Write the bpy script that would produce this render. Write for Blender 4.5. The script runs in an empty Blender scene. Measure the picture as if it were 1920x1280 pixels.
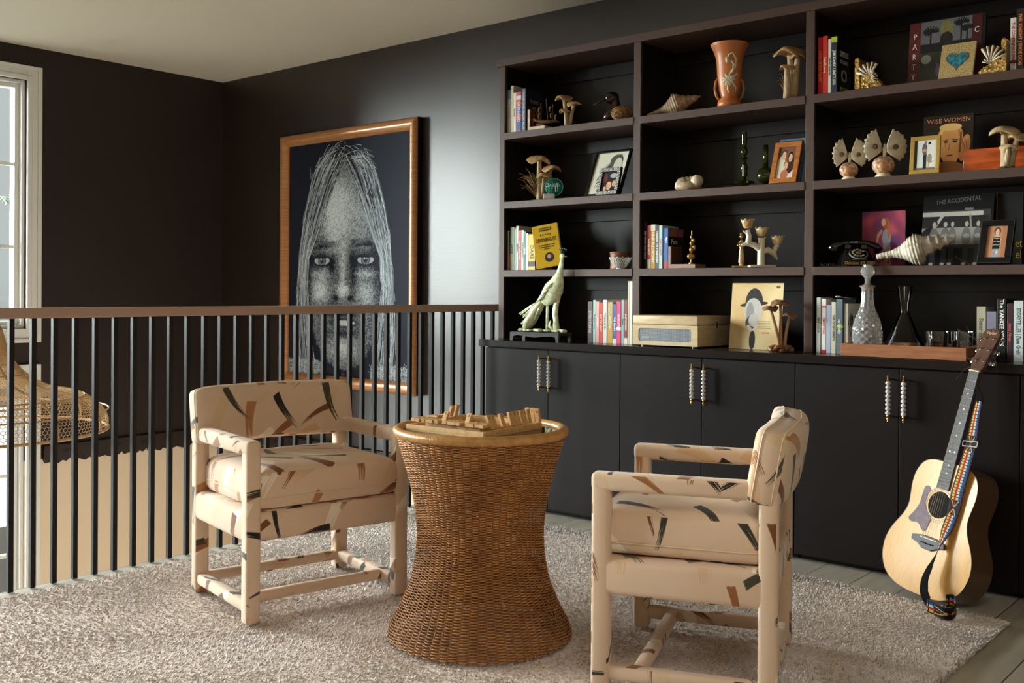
import bpy, bmesh, math, random
import numpy as np
from mathutils import Vector, Matrix, Euler
random.seed(7)
SC = bpy.context.scene
COL = SC.collection
PI = math.pi

# ------------------------------------------------------------------ camera
CY, CP, CR = -0.7017, -0.00402, -0.00662
CAMZ = 1.146
cd = bpy.data.cameras.new('camera')
cam = bpy.data.objects.new('camera', cd)
COL.objects.link(cam)
FW = Vector((math.sin(CY) * math.cos(CP), math.cos(CY) * math.cos(CP), math.sin(CP)))
RT = Vector((math.cos(CY), -math.sin(CY), 0))
DN = FW.cross(RT)
R2 = RT * math.cos(CR) + DN * math.sin(CR)
D2 = DN * math.cos(CR) - RT * math.sin(CR)
mw = Matrix.Identity(4)
for i in range(3):
    mw[i][0] = R2[i]; mw[i][1] = -D2[i]; mw[i][2] = -FW[i]
mw[2][3] = CAMZ
cam.matrix_world = mw
cd.sensor_width = 36.0
cd.lens = 36.0 * 1928.4 / 1920
cd.shift_y = -(640 - 554.65) / 1920.0
cd.clip_start = 0.05
SC.camera = cam

# ------------------------------------------------------------------ view + world
SC.view_settings.view_transform = 'Standard'
SC.view_settings.look = 'None'
SC.view_settings.gamma = 1.0
SC.view_settings.use_curve_mapping = False
SC.view_settings.exposure = 0.0

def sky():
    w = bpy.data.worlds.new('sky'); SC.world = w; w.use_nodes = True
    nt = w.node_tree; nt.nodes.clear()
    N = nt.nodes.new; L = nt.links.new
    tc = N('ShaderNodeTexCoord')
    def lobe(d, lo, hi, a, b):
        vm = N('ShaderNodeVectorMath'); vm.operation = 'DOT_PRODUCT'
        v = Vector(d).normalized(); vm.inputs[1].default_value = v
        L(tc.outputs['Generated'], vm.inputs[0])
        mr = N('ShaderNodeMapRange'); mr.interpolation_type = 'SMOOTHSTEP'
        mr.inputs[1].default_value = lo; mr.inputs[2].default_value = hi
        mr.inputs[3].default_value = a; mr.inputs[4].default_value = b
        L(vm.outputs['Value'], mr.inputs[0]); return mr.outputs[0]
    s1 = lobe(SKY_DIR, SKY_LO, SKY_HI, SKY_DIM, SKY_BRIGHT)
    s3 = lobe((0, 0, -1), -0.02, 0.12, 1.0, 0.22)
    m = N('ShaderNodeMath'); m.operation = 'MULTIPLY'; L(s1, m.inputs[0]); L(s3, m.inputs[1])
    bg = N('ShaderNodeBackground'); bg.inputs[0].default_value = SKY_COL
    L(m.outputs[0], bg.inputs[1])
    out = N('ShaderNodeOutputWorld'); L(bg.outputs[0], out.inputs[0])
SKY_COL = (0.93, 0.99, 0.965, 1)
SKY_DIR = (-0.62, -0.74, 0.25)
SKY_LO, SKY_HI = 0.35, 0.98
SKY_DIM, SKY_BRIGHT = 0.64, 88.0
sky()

def area(name, loc, rot, sx, sy, power=0, col=(1, 1, 1), portal=False, spread=PI):
    l = bpy.data.lights.new(name, 'AREA'); l.shape = 'RECTANGLE'; l.size = sx; l.size_y = sy
    l.energy = power; l.color = col
    l.spread = spread
    if portal: l.cycles.is_portal = True
    o = bpy.data.objects.new(name, l); COL.objects.link(o)
    o.location = loc; o.rotation_euler = rot
    return o
XL = -6.884      # left wall
YW = 4.65        # bookcase wall
ZC = 2.755       # ceiling
XR, YB = 1.9, -2.6   # right wall, wall behind the camera
ZF = -2.9        # lower floor
# window openings in the left wall, the last unseen and added for more daylight: (y0, y1, z0, z1)
WINS = [(1.85, 3.135, 0.88, 2.53), (-0.2, 1.45, 0.88, 2.53), (1.85, 3.135, -1.9, 0.55), (-0.2, 1.45, -1.9, 0.55), (-2.2, -0.6, 0.88, 2.53)]
for k, (a, b, c, d) in enumerate(WINS):
    area('daylight_portal', (XL - 0.14, (a + b) / 2, (c + d) / 2), (0, -PI / 2, 0), d - c, b - a, portal=True)
# warm fill added at ceiling height, unseen behind the camera
area('warm_fill_light', (0.2, 0.2, ZC - 0.06), (0, 0, 0), 1.4, 1.4, 44, (1.0, 0.87, 0.70))
area('lower_room_fill_light', (-3.4, 2.2, -1.3), (0, PI / 2, 0), 1.0, 2.4, 55, (1.0, 0.88, 0.74))  # added fill below the landing, brightens the lower left wall

# ------------------------------------------------------------------ helpers
def lin(c):
    return tuple(((v / 255) / 12.92 if v / 255 <= 0.04045 else (((v / 255) + 0.055) / 1.055) ** 2.4) for v in c[:3]) + (1,)
_m = {}
def mat(name, col, rough=0.5, metal=0.0, spec=0.5, bump=None, noise=None, coat=0.0, trans=0.0, ior=1.45, sheen=0.0, emit=0.0):
    """col sRGB 0..255. bump=(scale,strength[,stretch]); noise=(scale, col2, stretch)"""
    if name in _m: return _m[name]
    m = bpy.data.materials.new(name); m.use_nodes = True
    nt = m.node_tree; b = nt.nodes['Principled BSDF']
    b.inputs['Base Color'].default_value = lin(col)
    b.inputs['Roughness'].default_value = rough
    b.inputs['Metallic'].default_value = metal
    b.inputs['Specular IOR Level'].default_value = spec
    b.inputs['Coat Weight'].default_value = coat
    b.inputs['Coat Roughness'].default_value = 0.08
    b.inputs['Transmission Weight'].default_value = trans
    b.inputs['IOR'].default_value = ior
    b.inputs['Sheen Weight'].default_value = sheen
    if emit:
        b.inputs['Emission Color'].default_value = lin(col); b.inputs['Emission Strength'].default_value = emit
    def nz(scale, stretch, detail=4):
        tc = nt.nodes.new('ShaderNodeTexCoord'); mp = nt.nodes.new('ShaderNodeMapping')
        mp.inputs['Scale'].default_value = stretch
        n = nt.nodes.new('ShaderNodeTexNoise'); n.inputs['Scale'].default_value = scale; n.inputs['Detail'].default_value = detail
        nt.links.new(tc.outputs['Object'], mp.inputs[0]); nt.links.new(mp.outputs[0], n.inputs['Vector']); return n
    if noise:
        n = nz(noise[0], noise[2] if len(noise) > 2 else (1, 1, 1))
        r = nt.nodes.new('ShaderNodeValToRGB'); r.color_ramp.elements[0].position = 0.35; r.color_ramp.elements[1].position = 0.65
        r.color_ramp.elements[0].color = lin(col); r.color_ramp.elements[1].color = lin(noise[1])
        nt.links.new(n.outputs[0], r.inputs[0]); nt.links.new(r.outputs[0], b.inputs['Base Color'])
    if bump:
        n = nz(bump[0], bump[2] if len(bump) > 2 else (1, 1, 1))
        bp = nt.nodes.new('ShaderNodeBump'); bp.inputs['Strength'].default_value = bump[1]; bp.inputs['Distance'].default_value = 0.004
        nt.links.new(n.outputs[0], bp.inputs['Height']); nt.links.new(bp.outputs[0], b.inputs['Normal'])
    _m[name] = m
    return m
def glass(name, col, rough=0.0, ior=1.45):
    return mat(name, col, rough, trans=1.0, ior=ior)
def pane_glass():
    if 'pane' in _m: return _m['pane']
    m = bpy.data.materials.new('window_pane_glass'); m.use_nodes = True; nt = m.node_tree; nt.nodes.clear()
    N = nt.nodes.new
    t = N('ShaderNodeBsdfTransparent'); t.inputs[0].default_value = (0.93, 0.95, 0.95, 1)
    g = N('ShaderNodeBsdfGlossy'); g.inputs['Roughness'].default_value = 0.01
    f = N('ShaderNodeFresnel'); f.inputs[0].default_value = 1.4
    x = N('ShaderNodeMixShader'); o = N('ShaderNodeOutputMaterial')
    nt.links.new(f.outputs[0], x.inputs[0]); nt.links.new(t.outputs[0], x.inputs[1]); nt.links.new(g.outputs[0], x.inputs[2])
    nt.links.new(x.outputs[0], o.inputs[0]); _m['pane'] = m; return m
def attr_mat(name, rough=0.5, spec=0.5, coat=0.0, sheen=0.0):
    """printed picture or dyed surface: colour from the mesh's own colour attribute"""
    if name in _m: return _m[name]
    m = bpy.data.materials.new(name); m.use_nodes = True; nt = m.node_tree; b = nt.nodes['Principled BSDF']
    a = nt.nodes.new('ShaderNodeAttribute'); a.attribute_name = 'Col'
    nt.links.new(a.outputs['Color'], b.inputs['Base Color'])
    b.inputs['Roughness'].default_value = rough; b.inputs['Specular IOR Level'].default_value = spec
    b.inputs['Coat Weight'].default_value = coat; b.inputs['Coat Roughness'].default_value = 0.1
    b.inputs['Sheen Weight'].default_value = sheen
    _m[name] = m; return m

class MB:
    """collects shapes, builds ONE mesh object"""
    def __init__(s): s.v = []; s.f = []; s.M = Matrix.Identity(4)
    def add(s, vs, fs, M=None):
        M = s.M @ M if M is not None else s.M
        o = len(s.v)
        s.v += [tuple(M @ Vector(p)) for p in vs]
        s.f += [tuple(i + o for i in f) for f in fs]
        return s
    def box(s, x0, x1, y0, y1, z0, z1, M=None):
        vs = [(x, y, z) for z in (z0, z1) for y in (y0, y1) for x in (x0, x1)]
        return s.add(vs, [(0, 2, 3, 1), (4, 5, 7, 6), (0, 1, 5, 4), (2, 6, 7, 3), (0, 4, 6, 2), (1, 3, 7, 5)], M)
    def rbox(s, x0, x1, y0, y1, z0, z1, r=0.01, seg=3, M=None):
        bm = bmesh.new(); bmesh.ops.create_cube(bm, size=1)
        for v in bm.verts:
            v.co = ((x0 + x1) / 2 + v.co.x * (x1 - x0), (y0 + y1) / 2 + v.co.y * (y1 - y0), (z0 + z1) / 2 + v.co.z * (z1 - z0))
        bmesh.ops.bevel(bm, geom=bm.edges[:] , offset=r, segments=seg, profile=0.5, affect='EDGES')
        return s.bm(bm, M)
    def bm(s, bm, M=None):
        bm.verts.ensure_lookup_table(); bm.verts.index_update()
        s.add([v.co[:] for v in bm.verts], [[v.index for v in f.verts] for f in bm.faces], M); bm.free(); return s
    def lathe(s, prof, n=24, M=None, sx=1, sy=1):
        vs = []; fs = []; k = len(prof)
        for i in range(n):
            a = 2 * PI * i / n; c, d = math.cos(a), math.sin(a)
            for r, z in prof: vs.append((r * c * sx, r * d * sy, z))
        for i in range(n):
            j = (i + 1) % n
            for t in range(k - 1):
                fs.append((i * k + t, j * k + t, j * k + t + 1, i * k + t + 1))
        if prof[0][0] > 1e-5: fs.append(tuple(i * k for i in reversed(range(n))))
        if prof[-1][0] > 1e-5: fs.append(tuple(i * k + k - 1 for i in range(n)))
        return s.add(vs, fs, M)
    def cyl(s, r, z0, z1, n=20, M=None, r2=None):
        return s.lathe([(r, z0), (r if r2 is None else r2, z1)], n, M)
    def sph(s, c, r, n=16, m=10, M=None, sc=(1, 1, 1)):
        prof = [(0.0, -1)] + [(math.cos(-PI / 2 + PI * i / m), math.sin(-PI / 2 + PI * i / m)) for i in range(1, m)] + [(0.0, 1)]
        T = Matrix.Translation(c) @ Matrix.Diagonal((r * sc[0], r * sc[1], r * sc[2], 1))
        return s.lathe(prof, n, (M @ T) if M is not None else T)
    def tube(s, pts, r, n=8, caps=True, closed=False, flat=1.0):
        pts = [Vector(p) for p in pts]; k = len(pts)
        rs = r if isinstance(r, (list, tuple)) else [r] * k
        vs = []; fs = []; up = None
        for i, p in enumerate(pts):
            if closed: t = pts[(i + 1) % k] - pts[i - 1]
            else: t = pts[min(i + 1, k - 1)] - pts[max(i - 1, 0)]
            if t.length < 1e-9: t = Vector((0, 0, 1))
            t.normalize()
            if up is None:
                up = Vector((0, 0, 1)) if abs(t.z) < 0.9 else Vector((1, 0, 0))
            u = up - t * up.dot(t)
            if u.length < 1e-6: u = t.orthogonal()
            u.normalize(); up = u; w = t.cross(u)
            for j in range(n):
                a = 2 * PI * j / n
                vs.append(tuple(p + (u * math.cos(a) * flat + w * math.sin(a)) * rs[i]))
        K = k if closed else k - 1
        for i in range(K):
            q = (i + 1) % k
            for j in range(n):
                l = (j + 1) % n
                fs.append((i * n + j, i * n + l, q * n + l, q * n + j))
        if caps and not closed:
            fs.append(tuple(reversed(range(n)))); fs.append(tuple((k - 1) * n + j for j in range(n)))
        return s.add(vs, fs)
    def prism(s, poly, y0, y1, M=None):
        """polygon in x,z extruded along y"""
        n = len(poly)
        vs = [(x, y0, z) for x, z in poly] + [(x, y1, z) for x, z in poly]
        fs = [tuple(range(n)), tuple(reversed(range(n, 2 * n)))] + [(i, i + n, (i + 1) % n + n, (i + 1) % n) for i in range(n)]
        return s.add(vs, fs, M)
    def ribbon(s, pts, wid, nrm, th=0.002):
        """strip of width along 'wid' vectors"""
        pts = [Vector(p) for p in pts]; vs = []; fs = []
        for i, p in enumerate(pts):
            w = Vector(wid[i]); nn = Vector(nrm[i]) * th / 2
            vs += [tuple(p - w / 2 + nn), tuple(p + w / 2 + nn), tuple(p + w / 2 - nn), tuple(p - w / 2 - nn)]
        for i in range(len(pts) - 1):
            a = i * 4; b = a + 4
            for j in range(4):
                l = (j + 1) % 4; fs.append((a + j, a + l, b + l, b + j))
        fs.append((3, 2, 1, 0)); e = (len(pts) - 1) * 4; fs.append((e, e + 1, e + 2, e + 3))
        return s.add(vs, fs)
    def build(s, name, m, parent=None, smooth=False, loc=None, recalc=True, uv=False, bevel=0, subsurf=0, autos=None):
        me = bpy.data.meshes.new(name)
        me.from_pydata(s.v, [], s.f); me.update()
        if recalc:
            bm = bmesh.new(); bm.from_mesh(me); bmesh.ops.recalc_face_normals(bm, faces=bm.faces[:]); bm.to_mesh(me); bm.free()
        if m is not None: me.materials.append(m)
        if smooth:
            me.polygons.foreach_set('use_smooth', [True] * len(me.polygons))
            if smooth != 'all':
                try: me.set_sharp_from_angle(angle=math.radians(38 if smooth is True else smooth))
                except Exception: pass
        o = bpy.data.objects.new(name, me); COL.objects.link(o)
        if parent is not None: o.parent = parent
        if loc is not None: o.location = loc
        if uv: boxuv(me)
        if bevel:
            b = o.modifiers.new('bevel', 'BEVEL'); b.width = bevel; b.segments = 2; b.limit_method = 'ANGLE'
        if subsurf:
            b = o.modifiers.new('sub', 'SUBSURF'); b.levels = subsurf; b.render_levels = subsurf
        return o
def boxuv(me, off=(0, 0)):
    uvl = me.uv_layers.new(name='UVMap')
    for p in me.polygons:
        n = p.normal; a = max(range(3), key=lambda i: abs(n[i]))
        for li in p.loop_indices:
            c = me.vertices[me.loops[li].vertex_index].co
            uv = ((c.y, c.z), (c.x, c.z), (c.y, c.x))[a]
            uvl.data[li].uv = (uv[0] + off[0] + a * 3.1 + (0.7 if n[a] > 0 else 0), uv[1] + off[1])
def thing(name, label, cat, loc=(0, 0, 0), rz=0.0, group=None):
    o = bpy.data.objects.new(name, None); COL.objects.link(o)
    o.empty_display_size = 0.05
    o.location = loc; o.rotation_euler = (0, 0, rz)
    o['label'] = label; o['category'] = cat
    if group: o['group'] = group
    return o
def tag(o, label, cat, group=None, kind=None):
    if label: o['label'] = label
    if cat: o['category'] = cat
    if group: o['group'] = group
    if kind: o['kind'] = kind
    return o
def struct(o):
    o['kind'] = 'structure'; return o
def Rz(a): return Matrix.Rotation(a, 4, 'Z')
def Rx(a): return Matrix.Rotation(a, 4, 'X')
def Ry(a): return Matrix.Rotation(a, 4, 'Y')
def T(x, y=0, z=0): return Matrix.Translation((x, y, z))
def at(px, py, Y):
    """point of the plane y=Y seen at photograph pixel (px,py)"""
    d = R2 * ((px - 960) / 1928.4) + D2 * ((py - 554.65) / 1928.4) + FW
    k = Y / d.y
    return Vector((d.x * k, Y, CAMZ + d.z * k))
def mpp(x, y):
    """metres per pixel there"""
    return (FW.x * x + FW.y * y) / 1928.4
CAMRZ = 0.7017   # turning a thing by this makes its local x run across the view
def text_obj(s, size, m, parent, M, name='lettering', ext=0.0004, sx=1.0, align='CENTER', bold=0.0):
    """M: local frame in which the text lies in x,z facing -y"""
    cu = bpy.data.curves.new('t', 'FONT'); cu.body = s; cu.size = size; cu.extrude = ext
    cu.align_x = align; cu.align_y = 'CENTER'; cu.resolution_u = 2; cu.offset = bold
    to = bpy.data.objects.new('t', cu); COL.objects.link(to)
    dg = bpy.context.evaluated_depsgraph_get(); dg.update()
    me = bpy.data.meshes.new_from_object(to.evaluated_get(dg))
    bpy.data.objects.remove(to); bpy.data.curves.remove(cu)
    me.transform(M @ Rx(PI / 2) @ Matrix.Diagonal((sx, 1, 1, 1)))
    me.name = name
    me.materials.clear(); me.materials.append(m)
    o = bpy.data.objects.new(name, me); COL.objects.link(o)
    if parent is not None: o.parent = parent
    return o
def colgrid(name, img, w, h, m, parent, M, bend=None, thick=0.0):
    """printed picture: grid w x h metres in local x,z (facing -y), colours from numpy img (rows top->bottom, linear rgb)"""
    H, W = img.shape[:2]
    xs = np.linspace(-w / 2, w / 2, W); zs = np.linspace(h, 0, H)
    X, Z = np.meshgrid(xs, zs)
    v = np.stack([X.ravel(), np.zeros(X.size), Z.ravel()], 1)
    idx = np.arange(H * W).reshape(H, W)
    q = np.stack([idx[1:, :-1].ravel(), idx[1:, 1:].ravel(), idx[:-1, 1:].ravel(), idx[:-1, :-1].ravel()], 1)
    me = fastmesh(name, v, q)
    ca = me.color_attributes.new('Col', 'FLOAT_COLOR', 'POINT')
    c = np.ones((H * W, 4), np.float32); c[:, :3] = img.reshape(-1, 3)
    ca.data.foreach_set('color', c.ravel())
    me.materials.append(m); me.transform(M)
    o = bpy.data.objects.new(name, me); COL.objects.link(o)
    if parent is not None: o.parent = parent
    return o
def fastmesh(name, v, q):
    """v (n,3) float, q (m,k) int"""
    me = bpy.data.meshes.new(name); v = np.asarray(v, np.float32); q = np.asarray(q, np.int32); k = q.shape[1]
    me.vertices.add(len(v)); me.vertices.foreach_set('co', v.ravel())
    me.loops.add(q.size); me.loops.foreach_set('vertex_index', q.ravel())
    me.polygons.add(len(q)); me.polygons.foreach_set('loop_start', np.arange(0, q.size, k, dtype=np.int32))
    me.polygons.foreach_set('loop_total', np.full(len(q), k, np.int32))
    me.update(calc_edges=True); return me
def copy_tree(o, loc=None, rz=None, label=None, group=None):
    def rec(s, par):
        c = s.copy(); COL.objects.link(c)
        if par is not None: c.parent = par
        for ch in s.children: rec(ch, c)
        return c
    c = rec(o, None)
    if loc is not None: c.location = loc
    if rz is not None: c.rotation_euler = (0, 0, rz)
    if label: c['label'] = label
    if group: c['group'] = group
    return c
# ------------------------------------------------------------------ materials of the room
M_wall = mat('dark_brown_eggshell_wall', (46, 34, 29), 0.38, spec=0.85, bump=(9, 0.12, (1, 1, 6)))
M_walll = mat('dark_brown_eggshell_side', (44, 34, 32), 0.5, spec=0.4, bump=(9, 0.1, (1, 1, 6)))
M_ceil = mat('off_white_ceiling', (226, 219, 203), 0.9)
M_white = mat('white_gloss_trim', (222, 222, 218), 0.35)
M_beige = mat('beige_lower_wall', (226, 208, 184), 0.7)
M_dark = mat('dark_brown_cabinet_paint', (25, 19, 18), 0.45, spec=0.18, bump=(30, 0.05))
M_shelf = mat('brown_shelf_paint', (78, 59, 51), 0.45, spec=0.3, bump=(40, 0.06))
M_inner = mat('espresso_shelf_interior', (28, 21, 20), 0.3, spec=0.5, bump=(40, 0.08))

def floor_mat():
    m = bpy.data.materials.new('grey_wide_plank_floor'); m.use_nodes = True; nt = m.node_tree; b = nt.nodes['Principled BSDF']
    N = nt.nodes.new; L = nt.links.new
    tc = N('ShaderNodeTexCoord'); mp = N('ShaderNodeMapping'); mp.inputs['Rotation'].default_value = (0, 0, PI / 2)
    mp.inputs['Location'].default_value = (0.0, 0, 0)
    L(tc.outputs['Object'], mp.inputs[0])
    br = N('ShaderNodeTexBrick'); br.inputs['Scale'].default_value = 1.0
    br.inputs['Brick Width'].default_value = 1.9; br.inputs['Row Height'].default_value = 0.1873
    br.inputs['Mortar Size'].default_value = 0.0022; br.inputs['Mortar Smooth'].default_value = 0.1; br.offset = 0.37
    br.inputs['Color1'].default_value = lin((186, 178, 164)); br.inputs['Color2'].default_value = lin((166, 158, 145)); br.inputs['Mortar'].default_value = lin((60, 55, 48))
    L(mp.outputs[0], br.inputs[0])
    n = N('ShaderNodeTexNoise'); n.inputs['Scale'].default_value = 3; n.inputs['Detail'].default_value = 8
    mp2 = N('ShaderNodeMapping'); mp2.inputs['Scale'].default_value = (7, 0.8, 1); L(tc.outputs['Object'], mp2.inputs[0]); L(mp2.outputs[0], n.inputs['Vector'])
    mx = N('ShaderNodeMix'); mx.data_type = 'RGBA'; mx.blend_type = 'OVERLAY'; mx.inputs[0].default_value = 0.45
    L(br.outputs[0], mx.inputs[6]); L(n.outputs[0], mx.inputs[7]); L(mx.outputs[2], b.inputs['Base Color'])
    b.inputs['Roughness'].default_value = 0.42
    return m
M_floor = floor_mat()

XS = -3.952   # edge of the upper floor
mb = MB(); mb.box(XS, XR, YB, YW, -0.30, 0.0)
fl = mb.build('floor', M_floor); fl.location = (-1.785 % 0.1873, 0, 0)
for v in fl.data.vertices: v.co.x -= fl.location.x
struct(fl)
struct(MB().box(XS - 0.012, XS + 0.0, YB, YW, -0.32, 0.0).build('trim_1', mat('grey_slab_edge', (150, 146, 138), .6)))
struct(MB().box(XL - 0.3, XR, YB - 0.2, YW + 0.2, ZC, ZC + 0.1).build('ceiling', M_ceil))
struct(MB().box(XL - 0.2, XR + 0.2, YW, YW + 0.15, 0.0, ZC).build('wall_back', M_wall))
struct(MB().box(XL - 0.2, XR + 0.2, YW, YW + 0.15, ZF, 0.0).build('wall_lower_back', M_beige))
M_side = mat('plain_side_wall', (150, 140, 125), 0.8)
struct(MB().box(XR, XR + 0.15, YB, YW, ZF, ZC).build('wall_right', M_side))
struct(MB().box(XL, XR, YB - 0.15, YB, ZF, ZC).build('wall_front', M_side))
struct(MB().box(XL, XR, YB, YW, ZF - 0.1, ZF).build('lower_floor', mat('lower_floor_stone', (200, 190, 175), 0.5)))
# left wall with window openings
def wall_with_holes(z0, z1, holes, m, name):
    mb = MB(); ys = sorted(set([YB, YW] + [h[0] for h in holes] + [h[1] for h in holes]))
    for a, b in zip(ys[:-1], ys[1:]):
        hs = [h for h in holes if h[0] <= a + 1e-6 and h[1] >= b - 1e-6]
        zz = z0
        for h in sorted(hs, key=lambda h: h[2]):
            if h[2] > zz + 1e-6: mb.box(XL - 0.16, XL, a, b, zz, min(h[2], z1))
            zz = max(zz, h[3])
        if zz < z1: mb.box(XL - 0.16, XL, a, b, zz, z1)
    return struct(mb.build(name, m))
up = [WINS[0], WINS[1], WINS[4]] + [(h[0], h[1], 0.0, h[3]) for h in WINS[2:4]]
lo = [(h[0], h[1], h[2], 0.0) for h in WINS[2:4]]
wall_with_holes(0.0, ZC, up, M_walll, 'wall_left')
wall_with_holes(ZF, 0.0, lo, M_beige, 'wall_lower_left')
# windows: trim, sash, muntins, pane
for k, (a, b, c, d) in enumerate(WINS):
    w = thing('window_%d' % (k + 1), 'tall white divided window in the left wall', 'window')
    w['kind'] = 'structure'; del w['label']; del w['category']
    def ring(o, i, x0, x1, mbb):
        (ya, yb, za, zb) = (a - o, b + o, c - o, d + o); (yc, yd, ze, zf) = (a - i, b + i, c - i, d + i)
        mbb.box(x0, x1, ya, yc, za, zb).box(x0, x1, yd, yb, za, zb).box(x0, x1, yc, yd, za, ze).box(x0, x1, yc, yd, zf, zb)
    f = MB(); ring(0.092, 0.0, XL, XL + 0.018, f); ring(0.092, 0.066, XL + 0.018, XL + 0.034, f); ring(0.03, 0.0, XL + 0.018, XL + 0.026, f)
    f.build('casing', M_white, w, bevel=0.004)
    f = MB(); ring(0.0, -0.022, XL - 0.13, XL - 0.02, f); ring(-0.022, -0.05, XL - 0.13, XL - 0.06, f)
    f.build('sash', M_white, w, bevel=0.003)
    f = MB()
    zs = [1.425, 1.975] if k in (0, 1, 4) else [-1.2, -0.633, -0.098]
    for z in zs: f.box(XL - 0.112, XL - 0.078, a + 0.05, b - 0.05, z - 0.011, z + 0.011)
    n = 2
    for i in range(1, n):
        y = a + (b - a) * i / n; f.box(XL - 0.112, XL - 0.078, y - 0.011, y + 0.011, c + 0.05, d - 0.05)
    f.build('muntin', M_white, w)
    MB().box(XL - 0.097, XL - 0.093, a + 0.045, b - 0.045, c + 0.045, d - 0.045).build('pane', pane_glass(), w)
# scalloped cornice where the lower storey begins
def cornice(name, L0, M, flip):
    mb = MB()
    mb.box(0, L0, -0.035, 0.0, 0.082, 0.088); mb.box(0, L0, -0.03, 0.0, 0.0, 0.084)
    n = int(L0 / 0.19)
    for i in range(n):
        x = i * 0.19
        mb.prism([(x, 0.0), (x + 0.012, -0.03), (x + 0.07, -0.018), (x + 0.075, -0.03), (x + 0.10, -0.038), (x + 0.13, -0.018), (x + 0.155, -0.03), (x + 0.19, 0.0)], -0.03, -0.004)
    o = mb.build(name, M_walll); o.matrix_world = M; struct(o)
    nb = MB()
    for i in range(n):
        x = i * 0.19 + 0.155
        nb.prism([(x - 0.03, 0.052), (x + 0.03, 0.057), (x + 0.002, 0.028)], -0.0315, -0.0295)
        nb.box(x - 0.097, x - 0.094, -0.0315, -0.0295, -0.01, 0.04)
    o2 = nb.build('notches', mat('black_notch', (8, 7, 7), 0.6), o)
cornice('trim_2', YW - 3.25, Matrix.Translation((XL, 3.25, 0)) @ Rz(PI / 2) , 0)
cornice('trim_3', 2.9, Matrix.Translation((XL, YW, 0)), 0)

struct(MB().box(-40, XL - 0.5, -30, 30, -3.4, -3.3).build('ground', mat('pale_outside_ground', (62, 62, 64), .9, noise=(1.5, (40, 40, 42)))))
struct(MB().box(-11.2, -11.0, -6, 16, -3.3, -1.35).build('wall_outside', mat('outside_low_wall', (58, 58, 60), .9)))

# palm outside the left window
px0 = R2 * ((-14 - 960) / 1928.4) + D2 * ((372 - 554.65) / 1928.4) + FW
kx = -10.0 / px0.x; pc = Vector((px0.x * kx, px0.y * kx, CAMZ + px0.z * kx))
palm = thing('palm_tree', 'palm tree outside whose green leaf tips show at the left window edge', 'tree', (pc.x, pc.y, -3.3))
M_palm = mat('palm_leaf_green', (70, 92, 60), .5)
MB().tube([(0, -1.6, .001), (0, -1.3, 2.5), (0, -.5, pc.z + 3.1), (0, 0, pc.z + 3.3)], .05, 10).build('trunk', mat('palm_trunk', (110, 90, 70), .8), palm, smooth='all')
for k in range(9):
    a = k * .7; m = MB(); st = []
    for j in range(7):
        f = j / 6; st.append(Vector((.30 * f * math.cos(a), .30 * f * math.sin(a), pc.z + 3.3 + .10 * f - .16 * f * f)))
    m.tube(st, .004, 5)
    for j in range(1, 7):
        for s in (-1, 1):
            p = st[j]; m.tube([p, p + Vector((math.cos(a + s * .6) * .09, math.sin(a + s * .6) * .09, -.03))], [.006, .001], 4, flat=.3)
    m.build('frond', M_palm, palm)
# ------------------------------------------------------------------ balustrade
M_railtop = mat('brown_painted_handrail', (168, 138, 122), 0.45, spec=0.5, bump=(20, 0.05))
M_bal = mat('black_satin_metal_baluster', (34, 31, 30), 0.55, metal=0.0, spec=0.15)
rail = thing('balustrade', 'brown handrail on black metal balusters along the edge of the landing', 'railing', (-3.93, 0, 0))
MB().box(-0.026, 0.024, YB, YW - 0.001, 1.033, 1.073).build('handrail', M_railtop, rail, bevel=0.004)
y = 1.727
while y > YB + 0.1: y -= 0.0831
while y < YW - 0.05:
    MB().box(-0.011, 0.008, y, y + 0.019, 0.004, 1.033).build('baluster', M_bal, rail)
    y += 0.0831
# ------------------------------------------------------------------ base cabinets
YC = 4.159
M_bead = mat('white_glazed_bead', (232, 230, 226), 0.25, noise=(60, (190, 186, 184)))
M_brass = mat('brushed_brass', (190, 145, 80), 0.3, metal=1.0)
def handle(parent, x, z):
    h = MB()
    h.cyl(0.0035, -0.082, 0.082, 8)
    for s in (-1, 1):
        h.lathe([(0, 0), (.0055, .002), (.0065, .006), (.004, .010), (.0035, .012), (.005, .015), (.0055, .018), (.003, .022), (.0028, .023), (.0035, .026), (.0, .030)] if s > 0 else
                [(0, -.030), (.0035, -.026), (.0028, -.023), (.003, -.022), (.0055, -.018), (.005, -.015), (.0035, -.012), (.004, -.010), (.0065, -.006), (.0055, -.002), (0, 0)], 12, T(0, 0, 0.066 * s))
        h.M = Matrix.Identity(4); h.tube([(0, 0, s * 0.074), (0, 0.018, s * 0.074), (0, 0.038, s * 0.074)], 0.0035, 8)
    o = h.build('handle', M_brass, parent, smooth=True, loc=(x, -0.038, z)); o['label'] = 'brass pull strung with round white beads'
    for k in range(8):
        MB().sph((0, 0, 0), 0.0105, 14, 8, sc=(1, 1, 0.82)).build('bead', M_bead, o, smooth='all', loc=(0, 0, (k - 3.5) * 0.0172))
units = [(-3.700, -3.268, -2.823, 'leftmost of the row, beside the balustrade'), (-2.823, -2.374, -1.920, 'middle of the row, under the record player'), (-1.920, -1.476, -1.027, 'behind the guitar'), (-1.027, -0.58, -0.13, 'cut by the right edge of the photo')]
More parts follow.
